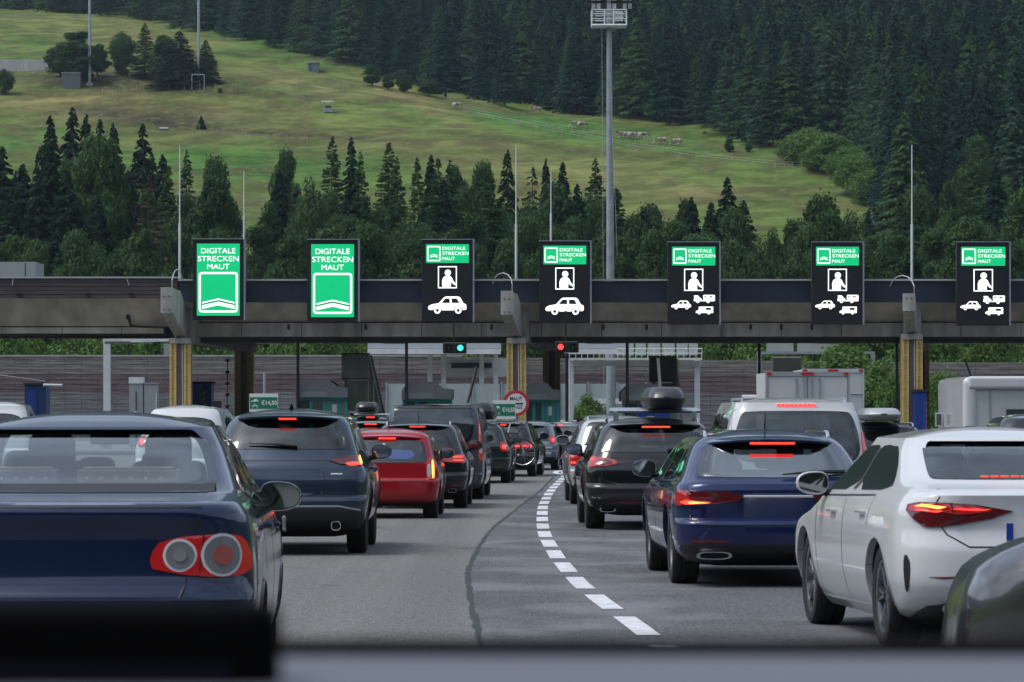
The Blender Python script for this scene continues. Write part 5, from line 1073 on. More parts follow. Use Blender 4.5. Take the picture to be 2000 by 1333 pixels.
def boolean(ob, mb, mats_, tries=0):
    c = mb.build('cutter', mats_); md = ob.modifiers.new('b', 'BOOLEAN'); md.operation = 'DIFFERENCE'; md.solver = 'EXACT'; md.object = c
    bpy.context.view_layer.update(); me = bpy.data.meshes.new_from_object(ob.evaluated_get(bpy.context.evaluated_depsgraph_get())); ob.modifiers.clear(); old = ob.data
    if len(me.polygons) < .4 * len(old.polygons): 
        bpy.data.meshes.remove(me); bpy.data.objects.remove(c)
        if tries < 5: mb.v = [(v[0] * 1.0013 + .0011, v[1] + .0037, v[2] + .0019) for v in mb.v]; return boolean(ob, mb, mats_, tries + 1)
        print('BOOLEAN FAILED'); return
    ob.data = me; bpy.data.meshes.remove(old); bpy.data.objects.remove(c)
_wheels = {}
def wheel_meshes(r, w, rimm, spokes, key):
    if key in _wheels: return _wheels[key]
    t = MB(); h = w / 2; rr = r * .70
    t.lathe([(rr, -h * .72), (rr + .01, -h * .9), (r * .86, -h), (r * .95, -h * .93), (r * .985, -h * .8), (r, -h * .6), (r, -h * .32), (r - .008, -h * .30), (r - .008, -h * .26), (r, -h * .24), (r, -h * .04), (r - .008, -h * .02), (r - .008, h * .02), (r, h * .04), (r, h * .24), (r - .008, h * .26), (r - .008, h * .30), (r, h * .32), (r, h * .6), (r * .985, h * .8), (r * .95, h * .93), (r * .86, h), (rr + .01, h * .9), (rr, h * .72)], (0, 0, 0), 'x', 40)
    tm = t.mesh('tyre', RUBBER, 35)
    q = MB(); q.lathe([(rr + .004, h * .74), (rr + .004, h * .86), (rr - .018, h * .80), (rr - .03, h * .3), (rr - .03, -h * .7), (rr + .004, -h * .74)], (0, 0, 0), 'x', 40)
    for k in range(spokes):
        for dd in ((-.16, .16) if spokes <= 6 else (0,)):
            a = 2 * math.pi * k / spokes; b0, b1 = a + dd * .45, a + dd; wd = .016 if spokes <= 6 else .018
            p0 = Vector((h * .55, math.cos(b0) * .05, math.sin(b0) * .05)); p1 = Vector((h * .76, math.cos(b1) * (rr - .02), math.sin(b1) * (rr - .02))); t_ = Vector((0, -math.sin(a), math.cos(a))) * wd
            ex = Vector((.018, 0, 0)); q.add([p0 - t_ - ex, p0 + t_ - ex, p1 + t_ * 1.2 - ex, p1 - t_ * 1.2 - ex, p0 - t_ * .7 + ex, p0 + t_ * .7 + ex, p1 + t_ * .8, p1 - t_ * .8], [(3, 2, 1, 0), (4, 5, 6, 7), (0, 1, 5, 4), (1, 2, 6, 5), (2, 3, 7, 6), (3, 0, 4, 7)])
    q.lathe([(.0, h * .66), (.05, h * .64), (.06, h * .5), (.06, h * .2)], (0, 0, 0), 'x', 16)
    rm = q.mesh('rim', rimm, 40); hb = MB().lathe([(.0, h * .1), (.16, h * .1), (.16, h * .0), (.06, -h * .1), (0, -h * .1)], (0, 0, 0), 'x', 24); hm = hb.mesh('brake_disc', ALU, 40)
    _wheels[key] = (tm, rm, hm); return _wheels[key]
def add_wheels(root, sf, ya, yf, r, rimm=RIM, spokes=5, w=.225, only=None):
    tm, rm, hm = wheel_meshes(r, w, rimm, spokes, (r, w, rimm.name, spokes))
    for y in (ya, yf):
        x = sf.pt('y', y, r * 1.4)[0][0] - w / 2 - .025
        for sg in (1, -1):
            o = bpy.data.objects.new('wheel', hm); SC.collection.objects.link(o); o.parent = root; o.location = (sg * x, y, r); o.rotation_euler = (random.random() * 6, 0, 0) if sg > 0 else (random.random() * 6, 0, math.pi)
            o.rotation_mode = 'ZYX' if sg < 0 else 'XYZ'
            if sg < 0: o.rotation_mode = 'XYZ'; o.rotation_euler = (random.random() * 6, 0, math.pi)
            for nm, me in (('tyre', tm), ('rim', rm)):
                c = bpy.data.objects.new(nm, me); SC.collection.objects.link(c); c.parent = o
def rbox(name, c, d, m, parent, bw=.05, seg=3, rx=0):
    o = MB().box(c, d, rx=rx).build(name, m, parent, smooth=40); bevel(o, bw, seg); return o

def car(name, label, cat, sf, loc, rz, pm, rw, sides=(), ya=.95, yf=3.6, wr=.34, rimm=RIM, spokes=5, wtw=.225, lights=(), glassm=None, sideglass=None, hollow=True, brake=None, spoiler=None, lower=None, rails=None,
        mirrors=True, mirror_out=.155, gaps=(), chrome=(), handles=None, antenna=None, wiper=None, exhaust=None, reflectors=None, arch=.035, cladding=False, seats=True, wheels=True, frit=.045, lining=DARKIN, group='cars queueing for the toll'):
    """one vehicle: an Empty with its parts. rw = rear window outline (s, z)"""
    root = empty(name, loc, rz, label, cat, group); GL = glassm or glass('tinted_glass', (.10, .115, .12), .10); GS = sideglass or GL
    V, fs = sf.body(); me = bpy.data.meshes.new('body'); me.from_pydata(V, [], fs); 
    for m_ in (pm, BLACK, lining): me.materials.append(m_)
    bm = bmesh.new(); bm.from_mesh(me); bmesh.ops.recalc_face_normals(bm, faces=bm.faces); bm.to_mesh(me); bm.free()
    body = link('body', me)
    if wheels: boolean(body, cyl_mesh([(ya, wr), (yf, wr)], wr + .045, .5 * sf.W(.6), 1.4), [pm, BLACK, DARKIN])
    allside = [p for p in sides]
    if hollow:
        rwp = chaikin(rw, 2); cx = sum(p[0] for p in rwp) / len(rwp); cz = sum(p[1] for p in rwp) / len(rwp)
        zlo, zhi = min(p[1] for p in rwp) + .02, max(p[1] for p in rwp) - .02
        poly = [(p[0] * (1 - frit * .8 / max(.4, abs(p[0]) + .01) if abs(p[0]) > .1 else 1), min(max(p[1], zlo), zhi)) for p in rwp]
        boolean(body, MB().prism(poly, 'y', -1, sf.L * .80, 2), [pm, BLACK, lining])
        if allside:
            sp = [(min(p[0] for q in allside for p in q) + .06, max(min(p[1] for q in allside for p in q) + .03, zlo + .01)), (max(p[0] for q in allside for p in q) - .25, 0), ]
            for q in allside:
                c0 = (sum(p[0] for p in q) / len(q), sum(p[1] for p in q) / len(q)); qq = [(c0[0] + (p[0] - c0[0]) * .93, c0[1] + (p[1] - c0[1]) * .88) for p in chaikin(q, 1, .15)]
                boolean(body, MB().prism(qq, 'x', -1.5, 1.5, 2), [pm, BLACK, lining])
    me = body.data; me.name = 'body'; me.polygons.foreach_set('use_smooth', [True] * len(me.polygons)); me.set_sharp_from_angle(angle=math.radians(32)); body.parent = root
    # glazing
    frame(sf, MB(), rw, 's', frit, .003).build('window_seal', BLACK, root, smooth=40); gl = patch(sf, MB(), rw, 's', .005, -.0015).build('rear_window', GL, root, smooth=50)
    for q in allside:
        for sg in (1, -1):
            mb = MB(); frame(sf, mb, q, 'y', .032, .003, rnd=1); mb.v = [(v[0] * sg, v[1], v[2]) for v in mb.v]; mb.build('window_trim', BLACK, root, smooth=40)
            mb = MB(); patch(sf, mb, q, 'y', .005, -.0015, rnd=1); mb.v = [(v[0] * sg, v[1], v[2]) for v in mb.v]; mb.build('side_window', GS, root, smooth=50)
    for qa, qb in zip(allside[:-1], allside[1:]):
        ya_, yb_ = max(p[0] for p in qa), min(p[0] for p in qb); zl = max(min(p[1] for p in qa), min(p[1] for p in qb)); zh = min(max(p[1] for p in qa), max(p[1] for p in qb))
        for sg in (1, -1):
            mb = MB(); strip(sf, mb, [((ya_ + yb_) / 2, zl + .005), ((ya_ + yb_) / 2 - .01, zh - .005)], 'y', (yb_ - ya_) + .07, .004, hgt=.0005); mb.v = [(v[0] * sg, v[1], v[2]) for v in mb.v]; mb.build('door_pillar', BLACK, root, smooth=60)
    # lights: list of (material, polygon, offset) mirrored left and right, first one is the housing
    if lights:
        for sg in (1, -1):
            par = None
            for k, (m_, poly, off, rn) in enumerate(lights):
                mb = MB(); patch(sf, mb, poly, 's', off, .03 if k == 0 else .004, rnd=rn, dx=.04); mb.v = [(v[0] * sg, v[1], v[2]) for v in mb.v]
                o = mb.build('tail_light' if k == 0 else ('lamp_segment' if m_ is not WHTL and m_ is not CHROME else 'reversing_lamp'), m_, root if k == 0 else par, smooth=40)
                if k == 0: par = o
    if lower:
        for nm, m_, poly, off in lower: patch(sf, MB(), poly, 's', off, .03, rnd=1, dx=.06).build(nm, m_, root, smooth=40)
    if gaps:
        for kd, ln in gaps:
            for sg in ((1, -1) if kd == 'y' else (1,)):
                mb = MB(); strip(sf, mb, ln, kd, .010, .0015, hgt=.001); mb.v = [(v[0] * sg, v[1], v[2]) for v in mb.v]; mb.build('panel_gap', BLACK, root)
    for kd, ln, w_, m_ in chrome: strip(sf, MB(), ln, kd, w_, .003, mirror=(kd == 'y')).build('trim_strip', m_, root, smooth=60)
    if reflectors:
        for sg in (1, -1):
            mb = MB(); patch(sf, mb, reflectors, 's', .006, .01, rnd=1); mb.v = [(v[0] * sg, v[1], v[2]) for v in mb.v]; mb.build('reflector', REDD, root, smooth=40)
    if spoiler:
        zt_, wd, back, m_ = spoiler; mb = MB(); n = 14; pr = []
        for i in range(n + 1):
            u = -1 + 2 * i / n; x = u * wd; p, nn = sf.pt('s', x, zt_ - .012); y0 = p[1]; e = (1 - abs(u) ** 6); zt2 = zt_ + .012 - .035 * u * u
            pr.append([(p[0], y0 + .22, zt2 + .022), (p[0], y0 + .05, zt2 + .014), (p[0], y0 - back * (.35 + .65 * e), zt2 - .014), (p[0], y0 - back * (.35 + .65 * e), zt2 - .034), (p[0], y0 + .012, zt2 - .06), (p[0], y0 + .22, zt2 - .03)])
        k = 6; vs = [v for r_ in pr for v in r_]; fs2 = [(i * k + j, (i + 1) * k + j, (i + 1) * k + (j + 1) % k, i * k + (j + 1) % k) for i in range(n) for j in range(k)] + [tuple(range(k)), tuple(n * k + j for j in range(k - 1, -1, -1))]
        mb.add(vs, fs2).build('roof_spoiler', m_, root, smooth=35)
    if brake:
        bz, bw_, bh, on, boff = brake; mb = MB(); n = 10 if on != 'dots' else 9
        if on == 'dots':
            for i in range(n):
                x = -bw_ + 2 * bw_ * (i + .5) / n; p, nn = sf.pt('s', x, bz); y = p[1] - boff; mb.span(x - bw_ / n * .75, x + bw_ / n * .75, y - .008, y + .02, bz - bh / 2, bz + bh / 2)
        else:
            vs = []
            for i in range(n + 1):
                x = -bw_ + 2 * bw_ * i / n; p, nn = sf.pt('s', x, bz); y = p[1] - boff; vs += [(x, y, bz - bh / 2), (x, y, bz + bh / 2), (x, y + .025, bz + bh / 2), (x, y + .025, bz - bh / 2)]
            mb.add(vs, [(4 * i + k, 4 * i + 4 + k, 4 * i + 4 + (k + 1) % 4, 4 * i + (k + 1) % 4) for i in range(n) for k in range(4)] + [(0, 1, 2, 3), (4 * n + 3, 4 * n + 2, 4 * n + 1, 4 * n)])
        mb.build('brake_light', REDG, root)
    if rails:
        y0, y1, rx, rz_, m_ = rails; y1 = min(y1, sf.F(sf.z0) - .12)
        for sg in (1, -1):
            xr = lambda t: min(rx[0], sf.W(sf.z0) * .93) * (1 - .06 * t); n_ = 9; pts_ = [(sg * xr(t), y0 + .15 + (y1 - y0 - .15) * t, sf.roof_z(xr(t), y0 + .15 + (y1 - y0 - .15) * t) + (.038 if 0 < i < n_ - 1 else -.01)) for i, t in enumerate([0, .05, .2, .35, .5, .65, .8, .95, 1])]; MB().tube(pts_, .017, 8).build('roof_rail', m_, root, smooth=50)
    if antenna:
        y, z, kd = antenna; z = sf.roof_z(0, y) - .004
        if kd == 'fin': MB().add([(-.03, y - .05, z), (.03, y - .05, z), (.0, y + .16, z), (0, y - .04, z + .075), (0, y - .07, z + .07)], [(0, 1, 3, 4), (1, 2, 3), (2, 0, 4, 3), (0, 4, 1), (0, 2, 1)]).build('antenna', BLACK, root)
        else: MB().tube([(0, y, z), (0, y - .06, z + .17)], [.009, .004], 6).tube([(0, y, z - .02), (0, y, z + .015)], [.03, .015], 8).build('antenna', BLACK, root)
    if wiper:
        (a0, z0_), (a1, z1_) = wiper; p0, n0 = sf.pt('s', a0, z0_); p1, n1 = sf.pt('s', a1, z1_); p0 = Vector(p0 + n0 * .03); p1 = Vector(p1 + n1 * .03); pm_ = p0.lerp(p1, .5) + Vector((0, -.01, .012))
        MB().tube([p0, pm_, p1], [.022, .016, .007], 6).build('rear_wiper', BLACK, root)
    if exhaust:
        for (x, z, w_, h_, m_) in exhaust:
            p, n0 = sf.pt('s', x, z); y = p[1] - .05; o = [(x + w_ * math.copysign(abs(math.cos(t)) ** .6, math.cos(t)), z + h_ * math.copysign(abs(math.sin(t)) ** .8, math.sin(t))) for t in [6.2832 * k / 20 for k in range(20)]]; i_ = [(x + (a - x) * .82, z + (b - z) * .74) for a, b in o]
            mb = MB(); ring2(mb, o, i_, y + .02, .06); mb.build('exhaust_tip', m_, root, smooth=50); mb = MB(); flat(mb, i_, y + .03, .02); mb.build('exhaust_opening', DARKIN, root)
    if handles:
        for y, z in handles:
            for sg in (1, -1):
                p, n0 = sf.pt('y', y, z); q = p + n0 * .03; MB().tube([(sg * (p[0] - .01), y - .10, z), (sg * q[0], y - .085, z), (sg * q[0], y + .085, z), (sg * (p[0] - .01), y + .10, z)], [.012, .016, .016, .012], 6).build('door_handle', pm, root, smooth=50)
    if mirrors:
        y, z = mirrors if isinstance(mirrors, tuple) else (sf.L * .60, sf.H * .665); p, n0 = sf.pt('y', y, z)
        for sg in (1, -1):
            c = Vector((sg * (p[0] + mirror_out), y - .02, z + .035)); mb = MB(); pr = []
            for h, r_ in ((-.055, .93), (-.02, 1.0), (.03, .95), (.075, .7), (.10, .25)): pr.append((h, r_))
            n = 18; vs = []
            for h, r_ in pr:
                for k in range(n): t = 6.2832 * k / n; ex = .12 * (abs(math.cos(t)) ** .75) * (1 if math.cos(t) >= 0 else -1); ez = .085 * (abs(math.sin(t)) ** .75) * (1 if math.sin(t) >= 0 else -1); vs.append((c.x + sg * ex * r_ + 0, c.y + h, c.z + ez * r_ * (1 - .15 * math.cos(t))))
            fs3 = [(i * n + k, i * n + (k + 1) % n, (i + 1) * n + (k + 1) % n, (i + 1) * n + k) for i in range(len(pr) - 1) for k in range(n)] + [tuple((len(pr) - 1) * n + k for k in range(n)), tuple(range(n - 1, -1, -1))]
            o = mb.add(vs, fs3).build('side_mirror', BLACK if pm.name.startswith('navy') is False and cladding else pm, root, smooth=50)
            MB().tube([(sg * (p[0] - .03), y + .02, z - .045), (c.x - sg * .05, c.y, c.z - .06)], [.035, .025], 8).build('mirror_arm', BLACK, o)
            vs = [(c.x + sg * .108 * (abs(math.cos(t)) ** .75) * (1 if math.cos(t) >= 0 else -1), c.y - .057, c.z + .072 * (abs(math.sin(t)) ** .75) * (1 if math.sin(t) >= 0 else -1) * (1 - .15 * math.cos(t))) for t in [6.2832 * k / n for k in range(n)]]
            vs += [(v[0], v[1] + .004, v[2]) for v in vs]; MB().add(vs, [tuple(range(n - 1, -1, -1)), tuple(range(n, 2 * n))] + [(k, (k + 1) % n, n + (k + 1) % n, n + k) for k in range(n)]).build('mirror_glass', MIRR, o)
    if wheels:
        add_wheels(root, sf, ya, yf, wr, rimm, spokes, wtw)
        MB().tube([(-sf.W(.5) * .8, ya, wr * .9), (sf.W(.5) * .8, ya, wr * .9)], .05, 8).box((0, ya - .25, .30), (1.0, .4, .12)).build('rear_axle', DARKIN, root)
        if cladding or arch:
            for yy in (ya, yf):
                for sg in (1, -1):
                    mb = MB()
                    vs = []; ts = [(-.12 + (math.pi + .24) * k / 26) for k in range(27)]; r0, r1 = wr + .043, wr + .045 + arch
                    for t in ts:
                        for rr_ in (r0, r1):
                            y, z = yy + rr_ * math.cos(t), wr + rr_ * math.sin(t); z = max(z, sf.zb + .01); y = min(max(y, sf.R(z) + .30), sf.F(z) - .35); p, nn = sf.pt('y', y, z); q = p + nn * .006; vs.append((sg * q[0], y, z))
                        vs.append((sg * (q[0] - .05), yy + r0 * math.cos(t), wr + r0 * math.sin(t)))
                    mb.add(vs, [(3 * i, 3 * i + 1, 3 * i + 4, 3 * i + 3) for i in range(26)] + [(3 * i + 2, 3 * i, 3 * i + 3, 3 * i + 5) for i in range(26)])
                    mb.build('wheel_arch', BLACK if cladding else pm, root, smooth=60)
    if hollow and seats:
        zb = min(p[1] for p in rw) + .02; ww = max(p[0] for p in rw) * .82
        y1 = sf.R(zb) + 1.0
        for x in (-ww * .62, 0, ww * .62): rbox('headrest', (x, y1, zb + .10), (.25 if x else .2, .10, .17 if x else .10), lining, root)
        rbox('seat_back', (0, y1 + .02, zb - .02), (ww * 1.9, .12, .12), lining, root, .04)
        for x in (-ww * .55, ww * .55): rbox('headrest', (x, y1 + .95, zb + .17), (.26, .11, .20), lining, root); rbox('front_seat', (x, y1 + .98, zb - .02), (.42, .14, .28), lining, root, .06)
        rbox('interior_mirror', (0, min(y1 + 1.75, sf.F(zb + .25) - .22), zb + .24), (.22, .03, .06), BLACK, root, .02)
    return root
# ------------------------------------------------------------------ the vehicles in the queue
CLEAR = glass('clear_glass', (.72, .80, .78), .12); TINT = glass('tinted_glass', (.09, .10, .105), .05); MIDG = glass('mid_glass', (.26, .31, .30), .06)
NAVY = paint('navy_paint', (.006, .018, .062), .25); GREY = paint('slate_blue_paint', (.028, .046, .076), .6); RED = paint('red_paint', (.36, .006, .016), .15)
BLKP = paint('black_paint', (.004, .005, .007), .1); VANG = paint('van_grey_paint', (.075, .090, .105), .6); BLUEP = paint('blue_paint', (.004, .014, .080), .3); WHTP = paint('white_paint', (.62, .64, .65), 0, .35)
SILV = paint('silver_paint', (.50, .52, .54), .25); DGRY = paint('dark_grey_paint', (.03, .035, .04), .5); GRN2 = paint('dark_green_paint', (.012, .028, .028), .5); MGRY = paint('mid_grey_paint', (.17, .20, .23), .7); TEALP = paint('teal_paint', (.05, .13, .13), .5)
def yw(yb): return EYE * F / (yb - HZ)           # distance of a wheel contact row
def at(px, Y): return (px - CX) / F * Y

# 1 navy saloon, near left
H = 1.56; W_ = .91
saloon_w = [(.13, .86), (.18, .93), (.30, .985), (.44, 1.0), (.58, .985), (.655, .955), (.70, .905), (.73, .86), (.82, .79), (.90, .72), (.945, .63)]
saloon_r = [(.13, .5), (.16, .22), (.20, .05), (.27, 0), (.41, 0), (.43, .05), (.48, .085), (.60, .10), (.68, .085), (.705, .11), (.716, .22), (.732, .50), (.745, .62), (.80, .84), (.90, 1.22), (.945, 1.45)]
saloon_f = [(.13, -.35), (.2, -.05), (.3, 0), (.45, -.05), (.52, -.2), (.58, -.75), (.63, -1.15), (.66, -1.28), (.8, -1.68), (.945, -2.08)]
def saloon(H, W_, L_, **kw): return Surf(sec(kw.pop('w', saloon_w), H, W_), sec(kw.pop('r', saloon_r), H), [(z * H, L_ + v) for z, v in kw.pop('f', saloon_f)], H, .945 * H, kw.pop('crown', .055) * H, **kw)
sf = saloon(1.575, .92, 4.77, rr=.40, ry=.30, bow=.07)
zz = lambda py: EYE + (HZ - py) / 388
LT = [(.37, zz(1110)), (.40, zz(1062)), (.47, zz(1044)), (.85, zz(1036)), (.925, zz(1072)), (.93, zz(1114)), (.74, zz(1122)), (.60, zz(1118))]
def disc(cx, cz, r, n=20): return [(cx + r * math.cos(6.2832 * k / n), cz + r * math.sin(6.2832 * k / n)) for k in range(n)]
c1, c2 = (.53, zz(1079)), (.74, zz(1079))
r = car('parked_car', 'dark navy saloon close at left with round double tail lights', 'car', sf, (at(136, 18.75), 18.75, 0), math.radians(1.6), NAVY,
    [(-.68, 1.160), (.68, 1.160), (.715, 1.17), (.66, 1.36), (.58, 1.475), (.46, 1.497), (-.46, 1.497), (-.58, 1.475), (-.66, 1.36), (-.715, 1.17)],
    sides=[[(1.35, 1.10), (2.25, 1.08), (2.2, 1.44), (1.85, 1.43), (1.5, 1.28)], [(2.32, 1.08), (3.3, 1.06), (2.9, 1.30), (2.6, 1.43), (2.28, 1.44)]],
    glassm=CLEAR, sideglass=CLEAR, ya=1.0, yf=3.7, wr=.33, lights=[(REDL, LT, .012, 2), (BLACK, [(.622, zz(1114)), (.630, zz(1114)), (.652, zz(1040)), (.644, zz(1040))], .016, 0), (RINGW, disc(*c1, .083), .018, 0), (mat('ring_grey', (.25, .25, .27), .25, .3, 1), disc(*c1, .070), .022, 0), (mat('ring_core', (.42, .42, .44), .2, .5, 1), disc(*c1, .034), .028, 0), (RINGW, disc(*c2, .108), .018, 0), (mat('ring_grey'), disc(*c2, .094), .022, 0), (mat('ring_red', (.5, .12, .10), .25, .2, 1), disc(*c2, .05), .028, 0)],
    gaps=[('s', [(-.64, 1.10), (.64, 1.10)]), ('s', [(.64, 1.10), (.60, .93), (.56, .72), (.50, .60)]), ('s', [(-.64, 1.10), (-.60, .93), (-.56, .72), (-.50, .60)]), ('s', [(-.50, .60), (.50, .60)]), ('y', [(2.28, .35), (2.28, 1.06)]), ('y', [(1.35, .75), (1.32, 1.05)])],
    chrome=[('y', [(1.3, 1.075), (3.4, 1.04)], .016, CHROME)], handles=[(1.55, .97), (2.5, .95)], mirrors=(3.0, 1.06), mirror_out=.07, seats=True, frit=.05, lining=mat('grey_cabin', (.10, .105, .105), .8), arch=.02)
r.name = 'car'
# boxes on its parcel shelf
ro = r
for k, (x, w_, c, lab) in enumerate([(-.42, .56, (.20, .16, .26), 'purple patterned long box on the parcel shelf of the navy saloon'), (.22, .52, (.32, .20, .12), 'brown dotted long box on the parcel shelf of the navy saloon')]):
    t_ = math.radians(1.6); bx, by = at(136, 18.75), 18.75; lx_, ly_ = x, .98; X, Y_ = bx + lx_ * math.cos(t_) - ly_ * math.sin(t_), by + lx_ * math.sin(t_) + ly_ * math.cos(t_)
    b = empty('storage_box', (X, Y_, 1.185), t_, lab, 'box'); rbox('box_body', (0, 0, .045), (w_, .16, .085), mat('box_colour_%s' % ('purple', 'brown')[k], c, .7, var=.3, scale=9), b, .008)
    mb = MB(); [mb.lathe([(.0, -.083), (.009, -.083)], (-w_ / 2 + .05 + .075 * q, 0, .045), 'y', 8) for q in range(int(w_ / .075))]; mb.build('stud', WHITE, b)
    rbox('box_lid', (0, 0, .095), (w_ * .9, .15, .012), mat('box_lid_pale', (.40, .38, .36), .7), b, .003)

# 2 slate SUV
Y = yw(1080); sf = suv_surf(1.63, .93, 4.55, crown=.055, rear=[(.13, .62), (.165, .36), (.20, .14), (.26, .02), (.37, 0), (.395, .03), (.41, .075), (.50, .09), (.60, .14), (.645, .21), (.80, .42), (.885, .56), (.945, .66)], rr=.34, apex=.45, bow=.09, cap=2.3)
s_ = lambda py: EYE + (HZ - py) / 171.5
pl_ = s_
r = car('car', 'slate blue-grey SUV with lit corner tail lights behind the navy saloon', 'car', sf, (at(566, Y) , Y - .95, 0), 0, GREY,
    [(-.66, s_(877) + 0), (0, s_(874)), (.66, s_(877)), (.735, s_(876)), (.70, s_(855)), (.60, s_(828)), (.45, s_(821)), (-.45, s_(821)), (-.60, s_(828)), (-.70, s_(855)), (-.735, s_(876))],
    sides=[[(1.15, 1.12), (2.0, 1.07), (1.98, 1.44), (1.25, 1.38), (.95, 1.22)], [(2.06, 1.07), (3.15, 1.04), (2.75, 1.30), (2.5, 1.43), (2.04, 1.45)]],
    ya=.95, yf=3.65, wr=.355, glassm=TINT, rimm=RIMD, lights=[(REDD, [(.40, s_(892)), (.62, s_(908)), (.98, s_(909)), (1.02, s_(893)), (.95, s_(886)), (.62, s_(891))], .010, 1), (REDG, [(.80, s_(889)), (.93, s_(887)), (.94, s_(907)), (.67, s_(907)), (.67, s_(903)), (.90, s_(903)), (.895, s_(891)), (.80, s_(892))][:0] or [(.66, s_(907)), (.66, s_(902)), (.93, s_(902)), (.93, s_(907))], .014, 1), (ORNG, [(.865, s_(907)), (.865, s_(889)), (.91, s_(888)), (.93, s_(905))], .017, 1)],
    brake=(s_(818.5), .10, .020, 'dots', .13), spoiler=(s_(812), .66, .14, GREY), antenna=(1.35, 1.615, 'fin'), wiper=((.12, s_(873)), (-.42, s_(869))),
    lower=[('rear_diffuser', BLACK, [(-.90, .19), (.90, .19), (.97, .47), (.80, .50), (-.80, .50), (-.97, .47)], .012), ('plate_recess', GREY, [(-.40, .66), (.40, .66), (.44, .90), (.36, .95), (-.36, .95), (-.44, .90)], .004)],
    gaps=[('s', [(-.40, .66), (-.44, .90), (-.36, .95), (.36, .95), (.44, .90), (.40, .66)]), ('s', [(-.78, 1.05), (-.80, .92), (-.79, .72), (-.70, .655), (.70, .655), (.79, .72), (.80, .92), (.78, 1.05)]), ('s', [(-.78, 1.05), (.78, 1.05)]), ('y', [(2.02, .3), (2.02, 1.05)]), ('y', [(1.1, .9), (1.05, 1.1)])], chrome=[('s', [(-.86, .50), (-.6, .545), (.6, .545), (.86, .50)], .018, ALU), ('s', [(.50, .90), (.63, .90)], .02, CHROME)],
    exhaust=[(.56, .33, .055, .055, CHROME), (-.56, .33, .055, .055, CHROME)], reflectors=[(.62, s_(998)), (.62, s_(993)), (.84, s_(993)), (.80, s_(1000))], handles=[(1.4, .95), (2.4, .93)], mirrors=(2.95, 1.09), cladding=True, arch=.06)
MB().tube([(.0, -.02, .28), (0, -.10, .30), (0, -.12, .40)], .022, 8).lathe([(0, .03), (.025, .015), (.025, -.015), (0, -.03)], (0, -.12, .42), 'z', 10).build('tow_hitch', ALU, r)
# 3 red small hatchback
Y = yw(1012); k_ = .94
hatch_w = [(.14, .84), (.19, .93), (.32, .985), (.45, 1.0), (.57, .98), (.61, .95), (.65, .91), (.82, .83), (.91, .77), (.945, .69)]
hatch_r = [(.14, .40), (.17, .18), (.22, .03), (.30, 0), (.41, 0), (.435, .03), (.45, .06), (.62, .08), (.66, .10), (.80, .20), (.90, .28), (.945, .36)]
sf = suv_surf(1.36, .80, 3.56, rear=hatch_r, wt=hatch_w, crown=.055, rr=.22, ry=.22, bow=.05)
s_ = lambda py: EYE + (HZ - py) / 128.5
car('car', 'bright red small hatchback with upright lit tail lights and a blue strip in its window', 'car', sf, (at(757, Y), Y - .55, 0), math.radians(-1), RED,
    [(-.56, s_(903)), (.56, s_(903)), (.615, s_(900)), (.565, s_(868)), (.52, s_(860)), (-.52, s_(860)), (-.565, s_(868)), (-.615, s_(900))],
    sides=[[(.95, .93), (1.6, .90), (1.58, 1.2), (1.0, 1.18), (.8, 1.02)], [(1.66, .90), (2.65, .87), (2.2, 1.12), (1.95, 1.21), (1.64, 1.21)]],
    ya=.60, yf=3.0, wr=.29, glassm=MIDG, lights=[(REDL, [(.60, s_(936)), (.585, s_(905)), (.62, s_(894)), (.72, s_(892)), (.75, s_(915)), (.74, s_(936))], .012, 1), (WHTL, [(.605, s_(931)), (.60, s_(907)), (.66, s_(905)), (.665, s_(931))], .016, 1), (ORNG, [(.68, s_(934)), (.675, s_(900)), (.715, s_(896)), (.72, s_(934))], .016, 1)],
    brake=(s_(856.3), .13, .022, 1, .065), spoiler=(s_(851), .56, .07, RED), antenna=(.75, 1.325, 'rod'), gaps=[('s', [(-.62, s_(930)), (-.60, s_(938)), (.60, s_(938)), (.62, s_(930))]), ('y', [(1.62, .3), (1.62, .88)])], lower=[('rear_valance', BLACK, [(-.72, .19), (.72, .19), (.72, .24), (-.72, .24)], .006), ('window_sticker', mat('blue_film', (.07, .12, .30), .6), [(-.02, s_(897)), (.42, s_(897)), (.42, s_(879)), (-.02, s_(879))], .010)], mirrors=(2.3, .93), arch=.012)
